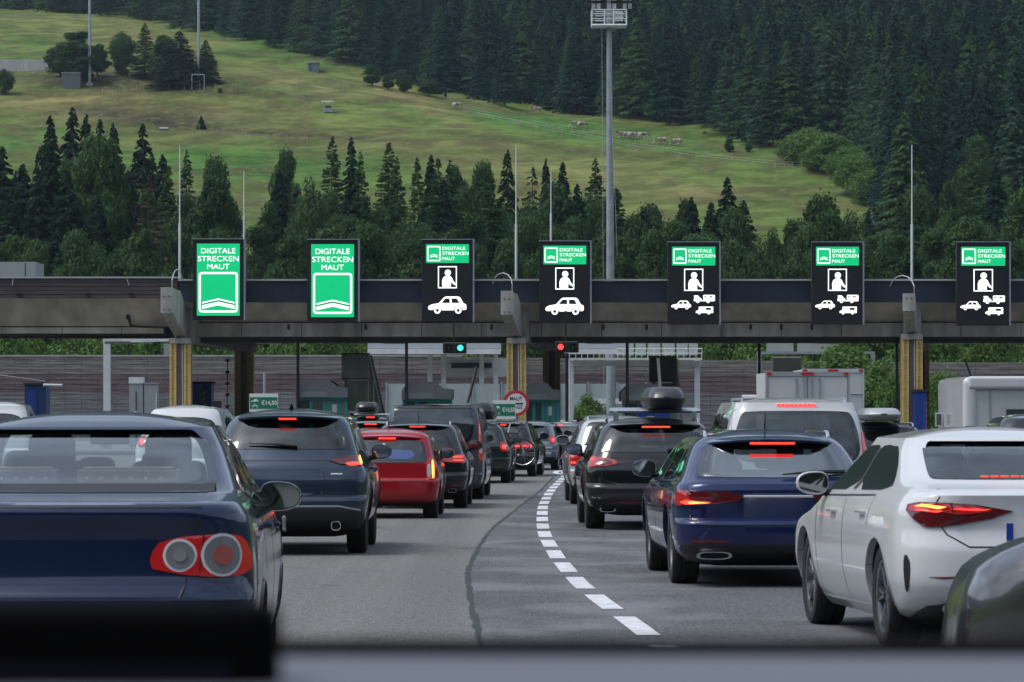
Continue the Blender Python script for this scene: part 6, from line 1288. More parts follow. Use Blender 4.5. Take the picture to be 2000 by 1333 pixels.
# 4 black compact SUV
Y = yw(992); sf = suv_surf(1.47, .87, 4.3, rr=.28, crown=.05)
s_ = lambda py: EYE + (HZ - py) / 116.
car('car', 'black estate SUV with silver roof rails right behind the red hatchback', 'car', sf, (at(815, Y), Y - .85, 0), math.radians(-1.2), BLKP,
    [(-.62, s_(884)), (.62, s_(884)), (.70, s_(882)), (.62, s_(845)), (.54, s_(838)), (-.54, s_(838)), (-.62, s_(845)), (-.70, s_(882))],
    sides=[[(1.1, .98), (1.9, .95), (1.88, 1.3), (1.15, 1.25), (.9, 1.12)], [(1.96, .95), (3.0, .92), (2.6, 1.2), (2.3, 1.31), (1.94, 1.31)]], ya=.85, yf=3.45, wr=.33,
    lights=[(REDL, [(.42, s_(900)), (.42, s_(889)), (.80, s_(888)), (.86, s_(890)), (.87, s_(903)), (.60, s_(903))], .012, 1), (REDG, [(.60, s_(894)), (.60, s_(891)), (.80, s_(891)), (.80, s_(894))], .016, 1), (REDG, [(.60, s_(900)), (.60, s_(897.5)), (.80, s_(897.5)), (.80, s_(900))], .016, 1)],
    brake=(s_(833.5), .13, .02, 1, .10), spoiler=(s_(830), .60, .10, BLKP), rails=(.75, 2.6, (.60, .58), 1.445, CHROME), antenna=(1.0, 1.46, 'rod'), reflectors=[(.58, s_(949)), (.58, s_(944)), (.80, s_(944)), (.80, s_(949))], chrome=[('s', [(.3, s_(958)), (.66, s_(958)), (.74, s_(964))], .02, CHROME)], exhaust=[(.6, .30, .07, .04, CHROME)], mirrors=(2.7, 1.0), cladding=True, arch=.04)
# 5 grey van
Y = yw(974.5); van_w = [(.10, .86), (.14, .94), (.26, 1.0), (.45, 1.0), (.56, .985), (.75, .94), (.90, .885), (.945, .83), (.962, .76)]
van_r = [(.10, .35), (.13, .10), (.18, 0), (.26, 0), (.275, .05), (.50, .06), (.60, .08), (.85, .15), (.93, .20), (.962, .27)]
van_f = [(.10, -.3), (.18, -.03), (.3, 0), (.42, -.1), (.48, -.55), (.53, -.9), (.75, -1.4), (.962, -1.95)]
sf = suv_surf(1.80, .93, 4.9, rear=van_r, wt=van_w, front=van_f, crown=.035, rr=.16, ry=.14, bow=.03)
s_ = lambda py: EYE + (HZ - py) / 105.
car('van', 'tall grey passenger van with a large tinted rear window in the left queue', 'van', sf, (at(848, Y), Y - .95, 0), math.radians(-1.8), VANG,
    [(-.70, s_(856)), (-.5, s_(872)), (.5, s_(872)), (.74, s_(856)), (.74, s_(800)), (.70, s_(795.5)), (-.70, s_(795.5)), (-.74, s_(800))],
    sides=[[(.5, 1.05), (1.9, 1.03), (1.9, 1.62), (.5, 1.6)], [(2.0, 1.03), (3.0, 1.0), (3.0, 1.6), (2.0, 1.62)], [(3.08, 1.0), (4.0, .98), (3.6, 1.35), (3.3, 1.6), (3.08, 1.6)]], ya=.95, yf=4.0, wr=.34,
    lights=[(REDL, [(.83, s_(900)), (.83, s_(825)), (.88, s_(818)), (.93, s_(830)), (.95, s_(900))], .012, 1), (WHTL, [(.845, s_(885)), (.845, s_(868)), (.90, s_(868)), (.91, s_(885))], .016, 0), (WHTL, [(.845, s_(850)), (.84, s_(830)), (.86, s_(828)), (.88, s_(850))], .016, 1)],
    lower=[('high_brake_light', REDD, [(-.16, s_(794)), (.16, s_(794)), (.15, s_(791)), (-.15, s_(791))], .02)], gaps=[('s', [(-.82, s_(925)), (-.80, s_(793)), (.80, s_(793)), (.82, s_(925)), (-.82, s_(925))])], mirrors=(3.7, 1.08), arch=.02)
# 6 dark green SUV with roof box
Y = yw(943.5); sf = suv_surf(1.40, .87, 4.2, rr=.24, rear=[(.13, .55), (.17, .3), (.22, .08), (.27, 0), (.40, 0), (.42, .05), (.60, .07), (.66, .10), (.80, .20), (.885, .28), (.945, .38)], crown=.05)
s_ = lambda py: EYE + (HZ - py) / 84.8
car('car', 'dark green SUV carrying a black roof box in the left queue', 'car', sf, (at(925, Y), Y - .85, 0), math.radians(-2.2), GRN2,
    [(-.60, s_(872)), (.60, s_(872)), (.66, s_(870)), (.58, s_(834)), (.52, s_(829)), (-.52, s_(829)), (-.58, s_(834)), (-.66, s_(870))],
    sides=[[(1.0, .97), (2.8, .92), (2.4, 1.22), (1.1, 1.22)]], ya=.85, yf=3.4, wr=.32, lights=[(REDL, [(.62, s_(882)), (.60, s_(866)), (.62, s_(863)), (.80, s_(863)), (.83, s_(882))], .014, 1), (REDG, [(.66, s_(877)), (.66, s_(869)), (.74, s_(869)), (.74, s_(877))], .018, 1), (WHTL, [(.75, s_(873)), (.75, s_(869)), (.79, s_(869)), (.79, s_(873))], .018, 1)],
    reflectors=[(.50, s_(914)), (.50, s_(911)), (.76, s_(911)), (.76, s_(914))], rails=(.6, 2.6, (.60, .58), 1.39, BLACK), mirrors=(2.6, .95), cladding=True, arch=.04, seats=False, chrome=[('s', [(-.3, s_(880)), (.0, s_(880))], .03, CHROME)])
def roof_box(x, Y, z, L_, w_, h_, m_, label, rz=0):
    b = empty('roof_box', (x, Y, z), rz, label, 'roof box'); n = 20; vs = []; rows = [(0, 0), (.06, .55), (.18, .80), (.34, .93), (.5, .985), (.5, 1.0), (.56, 1.0), (.56, .985), (.75, .94), (.9, .83), (.97, .66), (1.0, .35)]
    lo = MB(); 
    def shell(rs, nm, cap0, cap1):
        V = []
        for (t, q) in rs:
            for k in range(28): a = 6.2832 * k / 28; V.append((w_ / 2 * q * math.copysign(abs(math.cos(a)) ** .42, math.cos(a)), L_ / 2 + L_ / 2 * (q ** .6 if q > 0 else 0) * math.copysign(abs(math.sin(a)) ** .55, math.sin(a)), h_ * t))
        fs = [(i * 28 + k, i * 28 + (k + 1) % 28, (i + 1) * 28 + (k + 1) % 28, (i + 1) * 28 + k) for i in range(len(rs) - 1) for k in range(28)] + [tuple(range(27, -1, -1)), tuple((len(rs) - 1) * 28 + k for k in range(28))]
        return MB().add(V, fs).build(nm, m_, b, smooth=35)
    shell([(.0, .78), (.06, .84), (.18, .91), (.30, .965), (.42, .99)], 'base', 1, 1); shell([(.425, 1.0), (.50, 1.0), (.505, .975), (.62, .94), (.78, .87), (.90, .78), (.97, .70), (1.0, .56)], 'lid', 1, 1)
    MB().span(-.05, .05, -.01, .02, h_ * .44, h_ * .54).build('lock', BLACK, b); return b
roof_box(at(935, Y + .5), Y + .3, s_(822) + .02, 2.0, .82, .40, mat('box_black', (.015, .015, .017), .35, 0, .3), 'black roof box on the dark green SUV beside the grey van', math.radians(-2))
# 7 dark brown SUV with a bicycle on the back
Y = yw(930.5); sf = suv_surf(1.42, .90, 4.3, rr=.28); s_ = lambda py: EYE + (HZ - py) / 76.5
r = car('car', 'dark brown SUV carrying a bicycle on its rear rack', 'car', sf, (at(977, Y), Y - .9, 0), math.radians(-4.5), paint('brown_paint', (.02, .018, .017), .5),
    [(-.60, s_(866)), (.60, s_(866)), (.68, s_(865)), (.60, s_(835)), (.54, s_(830)), (-.54, s_(830)), (-.60, s_(835)), (-.68, s_(865))], sides=[[(1.0, .98), (2.9, .93), (2.4, 1.22), (1.15, 1.24)]], ya=.9, yf=3.5, wr=.34,
    lights=[(REDL, [(.28, s_(876)), (.28, s_(867)), (.80, s_(864)), (.86, s_(866)), (.84, s_(875)), (.6, s_(877))], .014, 1), (REDG, [(.36, s_(873)), (.36, s_(870)), (.50, s_(870)), (.50, s_(873))], .018, 1), (REDG, [(.56, s_(873)), (.56, s_(870)), (.68, s_(869)), (.68, s_(872))], .018, 1), (REDG, [(.76, s_(874)), (.76, s_(865)), (.80, s_(865)), (.80, s_(874))], .018, 1)],
    brake=(s_(830), .12, .025, 1, .12), spoiler=(s_(827), .56, .1, BLKP), rails=(.6, 2.5, (.60, .58), 1.41, CHROME), mirrors=(2.7, .98), cladding=True, arch=.04, seats=False)
b = empty('bicycle', (at(1005, Y - 1.3), Y - 1.25, .0), 0, 'bicycle hanging on the rear rack of the brown SUV', 'bicycle'); zc = s_(884); cx_ = at(1021, Y) - at(1005, Y)
for x in (cx_, cx_ - 1.05):
    w = MB(); [w.tube([(x + .33 * math.cos(6.2832 * k / 24), .02 * (x == cx_), zc + .33 * math.sin(6.2832 * k / 24)) for k in range(25)], .016, 5, cap=False)]; w.build('tyre', RUBBER, b)
    w = MB(); [w.tube([(x + .305 * math.cos(6.2832 * k / 24), 0, zc + .305 * math.sin(6.2832 * k / 24)) for k in range(25)], .012, 5, cap=False)]; [w.tube([(x, 0, zc), (x + .3 * math.cos(6.2832 * k / 14), 0, zc + .3 * math.sin(6.2832 * k / 14))], .003, 3) for k in range(14)]; w.build('wheel_rim', CHROME, b)
fr = MB(); A_, B_, C_, D_, E_ = (cx_, .03, zc), (cx_ - .15, .03, zc + .50), (cx_ - .55, .03, zc - .02), (cx_ - .70, .03, zc + .48), (cx_ - 1.05, .03, zc)
for p, q in ((A_, B_), (B_, C_), (B_, D_), (D_, C_), (C_, E_), (D_, E_)): fr.tube([p, q], .022, 6)
fr.build('frame', mat('bicycle_frame', (.02, .025, .035), .3, .3, 1), b); MB().tube([(cx_ + .02, .04, zc), (cx_ - .18, .04, zc + .56)], .028, 6).build('fork', ALU, b); MB().tube([(cx_ - .12, -.2, zc + .66), (cx_ - .2, .03, zc + .6), (cx_ - .12, .2, zc + .66)], .014, 6).build('handlebar', BLACK, b); MB().box((cx_ - .74, .03, zc + .60), (.24, .12, .05)).build('saddle', BLACK, b)
MB().tube([(-.5, -.25, .55), (.5, -.25, .55)], .03, 6).tube([(0, -.25, .55), (0, .15, .5)], .03, 6).tube([(.1, -.05, .55), (.25, .1, 1.35)], .02, 6).tube([(.25, .1, 1.35), (.6, .5, 1.40)], .02, 6).build('bike_rack', ALU, r)
# 8 grey crossover
Y = yw(918); sf = suv_surf(1.40, .89, 4.3, rr=.36, ry=.32, rear=[(.13, .6), (.17, .3), (.22, .08), (.27, 0), (.38, 0), (.40, .06), (.50, .08), (.60, .14), (.65, .22), (.80, .50), (.885, .68), (.945, .80)]); s_ = lambda py: EYE + (HZ - py) / 68.4
car('car', 'grey rounded crossover beyond the bicycle car at the head of the queue', 'car', sf, (at(1027, Y), Y - .9, 0), math.radians(-7), MGRY,
    [(-.62, s_(862)), (.62, s_(862)), (.68, s_(860)), (.58, s_(838)), (.50, s_(832)), (-.50, s_(832)), (-.58, s_(838)), (-.68, s_(860))], sides=[[(1.1, 1.0), (2.9, .93), (2.4, 1.22), (1.25, 1.25)]], ya=.9, yf=3.5, wr=.34,
    lights=[(REDL, [(.66, s_(866)), (.62, s_(852)), (.80, s_(850)), (.90, s_(858)), (.88, s_(864)), (.76, s_(868))], .014, 1), (REDG, [(.72, s_(863)), (.72, s_(857)), (.80, s_(857)), (.80, s_(863))], .018, 1)], lower=[('lower_bumper', BLACK, [(-.85, .19), (.85, .19), (.9, .42), (-.9, .42)], .01)], chrome=[('s', [(.2, s_(885)), (.72, s_(885))], .06, ALU), ('s', [(.2, s_(876)), (.74, s_(874))], .05, ALU)], mirrors=(2.7, 1.0), cladding=True, arch=.05, seats=False, spoiler=(s_(830), .52, .12, MGRY))
# 9 pale grey estate ahead
Y = 121; sf = suv_surf(1.36, .90, 4.6, rr=.3); s_ = lambda py: EYE + (HZ - py) / 62.
car('car', 'silver estate partly hidden ahead of the rounded grey crossover', 'car', sf, (at(1088, Y), Y, 0), math.radians(-9), paint('pale_grey_paint', (.20, .23, .26), .7),
    [(-.62, s_(852)), (.62, s_(852)), (.58, s_(838)), (.52, s_(833)), (-.52, s_(833)), (-.58, s_(838))], sides=[[(1.0, .95), (2.9, .92), (2.4, 1.18), (1.15, 1.2)]], ya=.9, yf=3.6, wr=.33, lights=[(REDL, [(.40, s_(864)), (.40, s_(857)), (.86, s_(855)), (.86, s_(866)), (.6, s_(864))], .014, 1)], brake=(s_(831), .12, .025, 1, .1), seats=False, lower=[('lower_bumper', BLACK, [(-.85, .19), (.85, .19), (.9, .5), (-.9, .5)], .01)], chrome=[('s', [(-.7, s_(886)), (.7, s_(886))], .05, ALU)], mirrors=(2.8, .98))
# cars further left, mostly hidden
Y = 75; s_ = lambda py: EYE + (HZ - py) / 100.
sf = suv_surf(1.43, .86, 4.2, rr=.3)
car('car', 'small teal-grey hatchback showing only its roof and window between SUV and van', 'car', sf, (at(722, Y), Y, 0), 0, TEALP, [(-.60, s_(860)), (.60, s_(860)), (.58, s_(838)), (.50, s_(834)), (-.50, s_(834)), (-.58, s_(838))], glassm=glass('greenish_glass', (.35, .5, .48), .1), wheels=True, ya=.8, yf=3.3, wr=.31, brake=(s_(829), .12, .022, 1, .07), spoiler=(s_(826), .52, .06, TEALP), seats=False, mirrors=(2.6, .97))
Y = 100; s_ = lambda py: EYE + (HZ - py) / 75.
sf = suv_surf(1.55, .90, 4.4, rr=.25); car('car', 'black SUV with roof bars and a black box ahead of the teal hatchback', 'car', sf, (at(722, Y), Y, 0), 0, BLKP, [(-.60, s_(840)), (.60, s_(840)), (.55, s_(822)), (-.55, s_(822))], hollow=False, ya=.9, yf=3.5, wr=.34, rails=(.6, 2.5, (.62, .60), 1.56, CHROME), brake=(s_(815.5), .11, .03, 1, .1), seats=False)
roof_box(at(716, Y + .5), Y + .2, s_(806), 1.9, .62, .28, mat('box_black'), 'small black roof box on the black SUV left of the grey van')
tag(MB().tube([(at(690, Y), Y + .4, s_(810)), (at(760, Y), Y + .4, s_(810))], .025, 6).build('roof_bar', ALU), 'thin roof bar under the small black roof box', 'roof bar')
Y = 73; s_ = lambda py: EYE + (HZ - py) / (F / 73)
sf = suv_surf(s_(790), .92, 4.6, crown=.05, rr=.3); car('car', 'white SUV showing its roof between the navy saloon and the slate SUV', 'car', sf, (at(352, Y), Y, 0), math.radians(-2), WHTP, [(-.66, 1.18), (.66, 1.18), (.60, 1.52), (-.60, 1.52)], sides=[[(1.0, 1.15), (3.0, 1.1), (2.5, 1.5), (1.15, 1.52)]], ya=.9, yf=3.5, wr=.34, lights=[(REDL, [(.66, .95), (.66, 1.15), (.88, 1.15), (.88, .95)], .012, 1), (REDG, [(.72, 1.0), (.72, 1.1), (.8, 1.1), (.8, 1.0)], .016, 1)], seats=False)
Y = 96; s_ = lambda py: EYE + (HZ - py) / (F / 96); sf = suv_surf(s_(814), .85, 4.2, rr=.3); car('car', 'green-roofed car just left of the slate SUV', 'car', sf, (at(448, Y), Y, 0), 0, paint('green_paint', (.06, .16, .12), .4), [(-.60, .98), (.60, .98), (.55, 1.30), (-.55, 1.30)], hollow=False, brake=(s_(821), .14, .03, 1, .1), antenna=(.9, s_(814), 'rod'), seats=False, ya=.9, yf=3.4, wr=.32)
Y = 90; s_ = lambda py: EYE + (HZ - py) / (F / 90); sf = suv_surf(s_(784), .95, 4.6, rr=.3); car('car', 'white car roof at the far left edge above the navy saloon', 'car', sf, (at(-12, Y), Y, 0), .05, WHTP, [(-.66, 1.2), (.66, 1.2), (.60, 1.6), (-.60, 1.6)], sides=[[(1.0, 1.2), (3.0, 1.15), (2.5, 1.6), (1.15, 1.6)]], ya=.9, yf=3.5, wr=.34, seats=False)
Y = 118; sf = suv_surf(1.6, .92, 4.4, rr=.3); car('car', 'dark car low beyond the silver SUV by the tiny red signal', 'car', sf, (at(1183, Y), Y, 0), .0, DGRY, [(-.60, .98), (.60, .98), (.55, 1.30), (-.55, 1.30)], hollow=False, seats=False, ya=.9, yf=3.5, wr=.33)

# right lanes
# 12 silver SUV
Y = yw(985); sf = suv_surf(1.55, .94, 4.5, rr=.28, rear=[(.13, .55), (.17, .3), (.21, .1), (.27, 0), (.38, 0), (.40, .05), (.58, .07), (.63, .10), (.80, .24), (.885, .32), (.945, .42)]); s_ = lambda py: EYE + (HZ - py) / 111.6
car('car', 'silver SUV just left of the black SUV with the roof box', 'car', sf, (at(1214, Y), Y - .9, 0), math.radians(1.0), SILV,
    [(-.64, s_(870)), (.64, s_(870)), (.72, s_(868)), (.62, s_(830)), (.54, s_(824)), (-.54, s_(824)), (-.62, s_(830)), (-.72, s_(868))],
    sides=[[(1.1, 1.08), (1.9, 1.05), (1.88, 1.37), (1.2, 1.34), (.95, 1.2)], [(1.96, 1.05), (3.1, 1.02), (2.7, 1.25), (2.3, 1.38), (1.94, 1.38)]], ya=.9, yf=3.6, wr=.35,
    lights=[(REDL, [(.70, s_(908)), (.68, s_(883)), (.84, s_(881)), (.95, s_(886)), (.97, s_(906)), (.9, s_(909))], .014, 1), (REDG, [(.80, s_(905)), (.80, s_(901)), (.94, s_(901)), (.94, s_(905))], .018, 1), (REDG, [(.84, s_(892)), (.84, s_(884)), (.94, s_(886)), (.94, s_(892))], .018, 1)],
    lower=[('lower_bumper', BLACK, [(-.90, .20), (.90, .20), (.95, .40), (-.95, .40)], .01)], reflectors=[(.60, s_(935)), (.60, s_(930)), (.92, s_(930)), (.92, s_(935))], rails=(.7, 2.7, (.66, .63), 1.54, SILV), mirrors=(2.85, 1.08), exhaust=[(-.62, .36, .06, .04, CHROME)], arch=.03, cladding=False)
# 13 black SUV with roof box
Y = yw(1033); sf = suv_surf(1.53, .985, 4.8, rr=.34, bow=.08); s_ = lambda py: EYE + (HZ - py) / 142.6
car('car', 'large black SUV with silver roof bars and a grey roof box', 'car', sf, (at(1279, Y), Y - .95, 0), math.radians(1.0), BLKP,
    [(-.70, s_(883)), (.70, s_(883)), (.78, s_(881)), (.70, s_(855)), (.62, s_(838)), (.50, s_(833)), (-.50, s_(833)), (-.62, s_(838)), (-.70, s_(855)), (-.78, s_(881))],
    sides=[[(1.15, 1.03), (2.1, 1.0), (2.08, 1.34), (1.25, 1.30), (1.0, 1.15)], [(2.16, 1.0), (3.4, .97), (3.0, 1.2), (2.5, 1.35), (2.14, 1.35)]], ya=.95, yf=3.85, wr=.37, rimm=RIMD, wtw=.26,
    lights=[(REDL, [(.47, s_(903)), (.72, s_(911)), (.98, s_(912)), (1.03, s_(893)), (.90, s_(890)), (.56, s_(898))], .014, 1), (REDD, [(.52, s_(903)), (.72, s_(908)), (.80, s_(908)), (.80, s_(896)), (.58, s_(900))], .018, 1), (REDG, [(.86, s_(899)), (.86, s_(895.5)), (.97, s_(895.5)), (.97, s_(899))], .020, 1)],
    brake=(s_(834), .19, .022, 1, .15), spoiler=(s_(827), .72, .14, BLKP), wiper=((.15, s_(880)), (.62, s_(878))), chrome=[('s', [(-.90, s_(970)), (.90, s_(970))], .026, BRIGHT)],
    lower=[('rear_diffuser', DARKIN, [(-.86, .20), (.86, .20), (.92, .42), (.84, .50), (-.84, .50), (-.92, .42)], .012), ('red_reflector_strip', REDD, [(-.66, s_(981)), (.66, s_(981)), (.66, s_(976)), (-.66, s_(976))], .02)],
    exhaust=[(.66, s_(993), .11, .035, CHROME), (-.66, s_(993), .11, .035, CHROME)], rails=(.8, 3.0, (.70, .68), 1.50, CHROME), mirrors=(3.1, 1.03), gaps=[('s', [(-.75, s_(912)), (-.74, s_(935)), (-.5, s_(945)), (.5, s_(945)), (.74, s_(935)), (.75, s_(912))])], handles=[(1.5, .92), (2.5, .9)], arch=.03)
zb = s_(803); tag(MB().tube([(at(1190, Y + .6), Y + .6, zb), (at(1368, Y + .6), Y + .6, zb)], .028, 8).span(at(1198, Y + .6), at(1206, Y + .6), Y + .55, Y + .65, zb - .14, zb - .02).span(at(1352, Y + .6), at(1360, Y + .6), Y + .55, Y + .65, zb - .14, zb - .02).build('roof_bar', ALU), 'rear silver roof bar across the large black SUV', 'roof bar', 'roof bars of the large black SUV')
tag(MB().tube([(at(1192, Y + 1.5), Y + 1.5, zb + .02), (at(1362, Y + 1.5), Y + 1.5, zb + .02)], .028, 8).span(at(1200, Y + 1.5), at(1208, Y + 1.5), Y + 1.45, Y + 1.55, zb - .12, zb - .0).span(at(1348, Y + 1.5), at(1356, Y + 1.5), Y + 1.45, Y + 1.55, zb - .12, zb).build('roof_bar', ALU), 'front silver roof bar across the large black SUV', 'roof bar', 'roof bars of the large black SUV')
roof_box(at(1302, Y + .2), Y + .0, zb + .03, 2.1, .60, s_(757) - zb - .02, mat('box_dark_grey', (.030, .032, .038), .38, 0, .3), 'dark grey roof box on the large black SUV', math.radians(1.0))
# 14 blue estate
Y = yw(1140); est_r = [(.13, .62), (.165, .34), (.20, .10), (.26, .01), (.40, 0), (.425, .03), (.44, .07), (.60, .07), (.655, .09), (.68, .16), (.80, .46), (.885, .66), (.945, .80)]
sf = suv_surf(1.425, .945, 4.9, rear=est_r, rr=.36, ry=.32, bow=.08, wt=[(.13, .80), (.17, .88), (.24, .955), (.36, .99), (.48, 1.0), (.60, .985), (.645, .96), (.675, .91), (.82, .80), (.90, .73), (.945, .65)], front=[(.13, -.35), (.2, -.05), (.3, 0), (.46, -.05), (.54, -.2), (.60, -.8), (.655, -1.25), (.8, -1.68), (.945, -2.08)]); s_ = lambda py: EYE + (HZ - py) / 213.
car('car', 'deep blue estate with a thin chrome line across its tail in the right lane', 'car', sf, (at(1507, Y), Y - 1.0, 0), math.radians(2.0), BLUEP,
    [(-.64, s_(932)), (.64, s_(932)), (.735, s_(928)), (.70, s_(895)), (.62, s_(873)), (.50, s_(868)), (-.50, s_(868)), (-.62, s_(873)), (-.70, s_(895)), (-.735, s_(928))],
    sides=[[(.75, .99), (1.35, .98), (1.35, 1.27), (1.1, 1.25), (.85, 1.12)], [(1.42, .98), (2.4, .955), (2.38, 1.30), (1.42, 1.27)], [(2.46, .955), (3.45, .93), (3.05, 1.14), (2.75, 1.27), (2.44, 1.30)]], ya=1.05, yf=3.97, wr=.35, wtw=.255, rimm=RIM, glassm=glass('estate_glass', (.42, .50, .48), .22), sideglass=glass('side_glass', (.2, .26, .24), .09),
    lights=[(REDD, [(.28, s_(964)), (.40, s_(983)), (.80, s_(984)), (.98, s_(988)), (1.0, s_(962)), (.95, s_(953)), (.72, s_(958)), (.40, s_(957))], .012, 1), (REDL, [(.80, s_(984)), (.80, s_(958)), (.94, s_(955)), (.99, s_(963)), (.975, s_(985))], .016, 1), (REDG, [(.60, s_(982)), (.60, s_(975)), (.90, s_(974)), (.90, s_(983))], .020, 1), (ORNG, [(.62, s_(981)), (.62, s_(977.5)), (.82, s_(977)), (.82, s_(982))], .023, 1)],
    brake=(s_(866), .205, .018, 1, .15), spoiler=(s_(858), .64, .16, BLUEP), wiper=((.62, s_(926)), (.05, s_(931))), chrome=[('s', [(-.86, s_(967)), (.86, s_(967))], .022, BRIGHT), ('y', [(.78, .955), (3.6, .905)], .014, CHROME), ('s', [(-.62, s_(1092)), (.62, s_(1092))], .012, ALU)],
    lower=[('rear_diffuser', BLACK, [(-.88, .19), (.88, .19), (.96, .40), (.84, s_(1062)), (-.84, s_(1062)), (-.96, .40)], .012)], reflectors=[(.42, s_(1055)), (.42, s_(1049)), (.84, s_(1049)), (.84, s_(1055))],
    exhaust=[(.58, s_(1080), .16, .036, CHROME), (-.58, s_(1080), .16, .036, CHROME)], rails=(.95, 3.3, (.66, .62), 1.395, CHROME), antenna=(1.3, 1.415, 'rod'), mirrors=(3.25, 1.0), handles=[(1.7, .90), (2.75, .88)],
    gaps=[('s', [(-.80, s_(957)), (-.80, .60), (-.66, .565), (.66, .565), (.80, .60), (.80, s_(957))]), ('y', [(2.43, .3), (2.43, .93)]), ('y', [(1.38, .78), (1.36, .95)])], arch=.016)
# 15 white people carrier
Y = 50; mpv_w = [(.11, .86), (.15, .94), (.26, 1.0), (.45, 1.0), (.57, .98), (.62, .955), (.80, .885), (.91, .825), (.955, .74)]
mpv_r = [(.11, .4), (.14, .15), (.19, .02), (.25, 0), (.33, 0), (.35, .06), (.50, .07), (.60, .10), (.86, .26), (.93, .33), (.955, .42)]
sf = suv_surf(1.80, .985, 5.1, rear=mpv_r, wt=mpv_w, front=van_f, crown=.04, rr=.26, ry=.22, bow=.07); s_ = lambda py: EYE + (HZ - py) / 150.
sf.z0 = .955 * 1.80
car('van', 'white people carrier with dark rear window and raised roof rails in the right lane', 'van', sf, (at(1556, Y), Y - .3, 0), math.radians(1.0), WHTP,
    [(-.72, s_(905)), (.72, s_(905)), (.83, s_(885)), (.82, s_(850)), (.73, s_(810)), (.64, s_(803)), (-.64, s_(803)), (-.73, s_(810)), (-.82, s_(850)), (-.83, s_(885))],
    sides=[[(.6, 1.1), (2.0, 1.08), (2.0, 1.58), (.75, 1.56)], [(2.1, 1.08), (3.1, 1.05), (3.1, 1.56), (2.1, 1.58)], [(3.2, 1.05), (4.2, 1.0), (3.8, 1.3), (3.45, 1.55), (3.2, 1.56)]], ya=1.0, yf=4.2, wr=.35,
    lights=[(REDL, [(.86, .98), (.86, 1.34), (.95, 1.34), (1.0, 1.1), (.98, .98)], .012, 1), (REDD, [(-.0, 0), (0, 0)], 0, 0)][:1], brake=(s_(791.5), .26, .028, 'dots', .035), lower=[('brake_light_housing', REDD, [(-.34, s_(794)), (.34, s_(794)), (.30, s_(788.5)), (-.30, s_(788.5))], .014)],
    rails=(.5, 3.6, (.80, .76), 1.83, ALU), mirrors=(3.75, 1.05), gaps=[('s', [(-.9, .7), (-.88, 1.6), (-.70, 1.68), (.70, 1.68), (.88, 1.6), (.9, .7)])], arch=.02)
tag(bevel(MB().span(-.10, .10, -.15, .15, 0, .05).build('roof_pod', WHTP, None, loc=(at(1463, Y + 1.2), Y + 1.2, 1.775)), .02), 'small white antenna pod on the roof of the white people carrier', 'antenna')
# 16 white saloon, near right
Yr_ = yw(1265); sw = [(.12, .84), (.16, .90), (.24, .955), (.36, .995), (.48, 1.0), (.60, .985), (.66, .955), (.70, .905), (.73, .86), (.82, .775), (.90, .70), (.945, .60)]
sr_ = [(.12, .66), (.15, .42), (.19, .16), (.25, .04), (.33, 0), (.45, .01), (.56, .06), (.66, .06), (.70, .05), (.715, .09), (.728, .28), (.745, .50), (.757, .58), (.80, .76), (.90, 1.20), (.945, 1.50)]
sf = saloon(1.475, .945, 4.8, w=sw, r=sr_, rr=.44, ry=.36, bow=.10, crown=.055); s_ = lambda py: EYE + (HZ - py) / 300.; rz_ = math.radians(5.2)
bx = 2.44 + .93 * math.cos(rz_) + .98 * math.sin(rz_); by = Yr_ - .98 * math.cos(rz_) + .1
LTW = [(.30, .885), (.56, .80), (.82, .755), (.90, .80), (.985, .885), (1.0, .925), (.93, .955), (.70, .955), (.45, .925)]
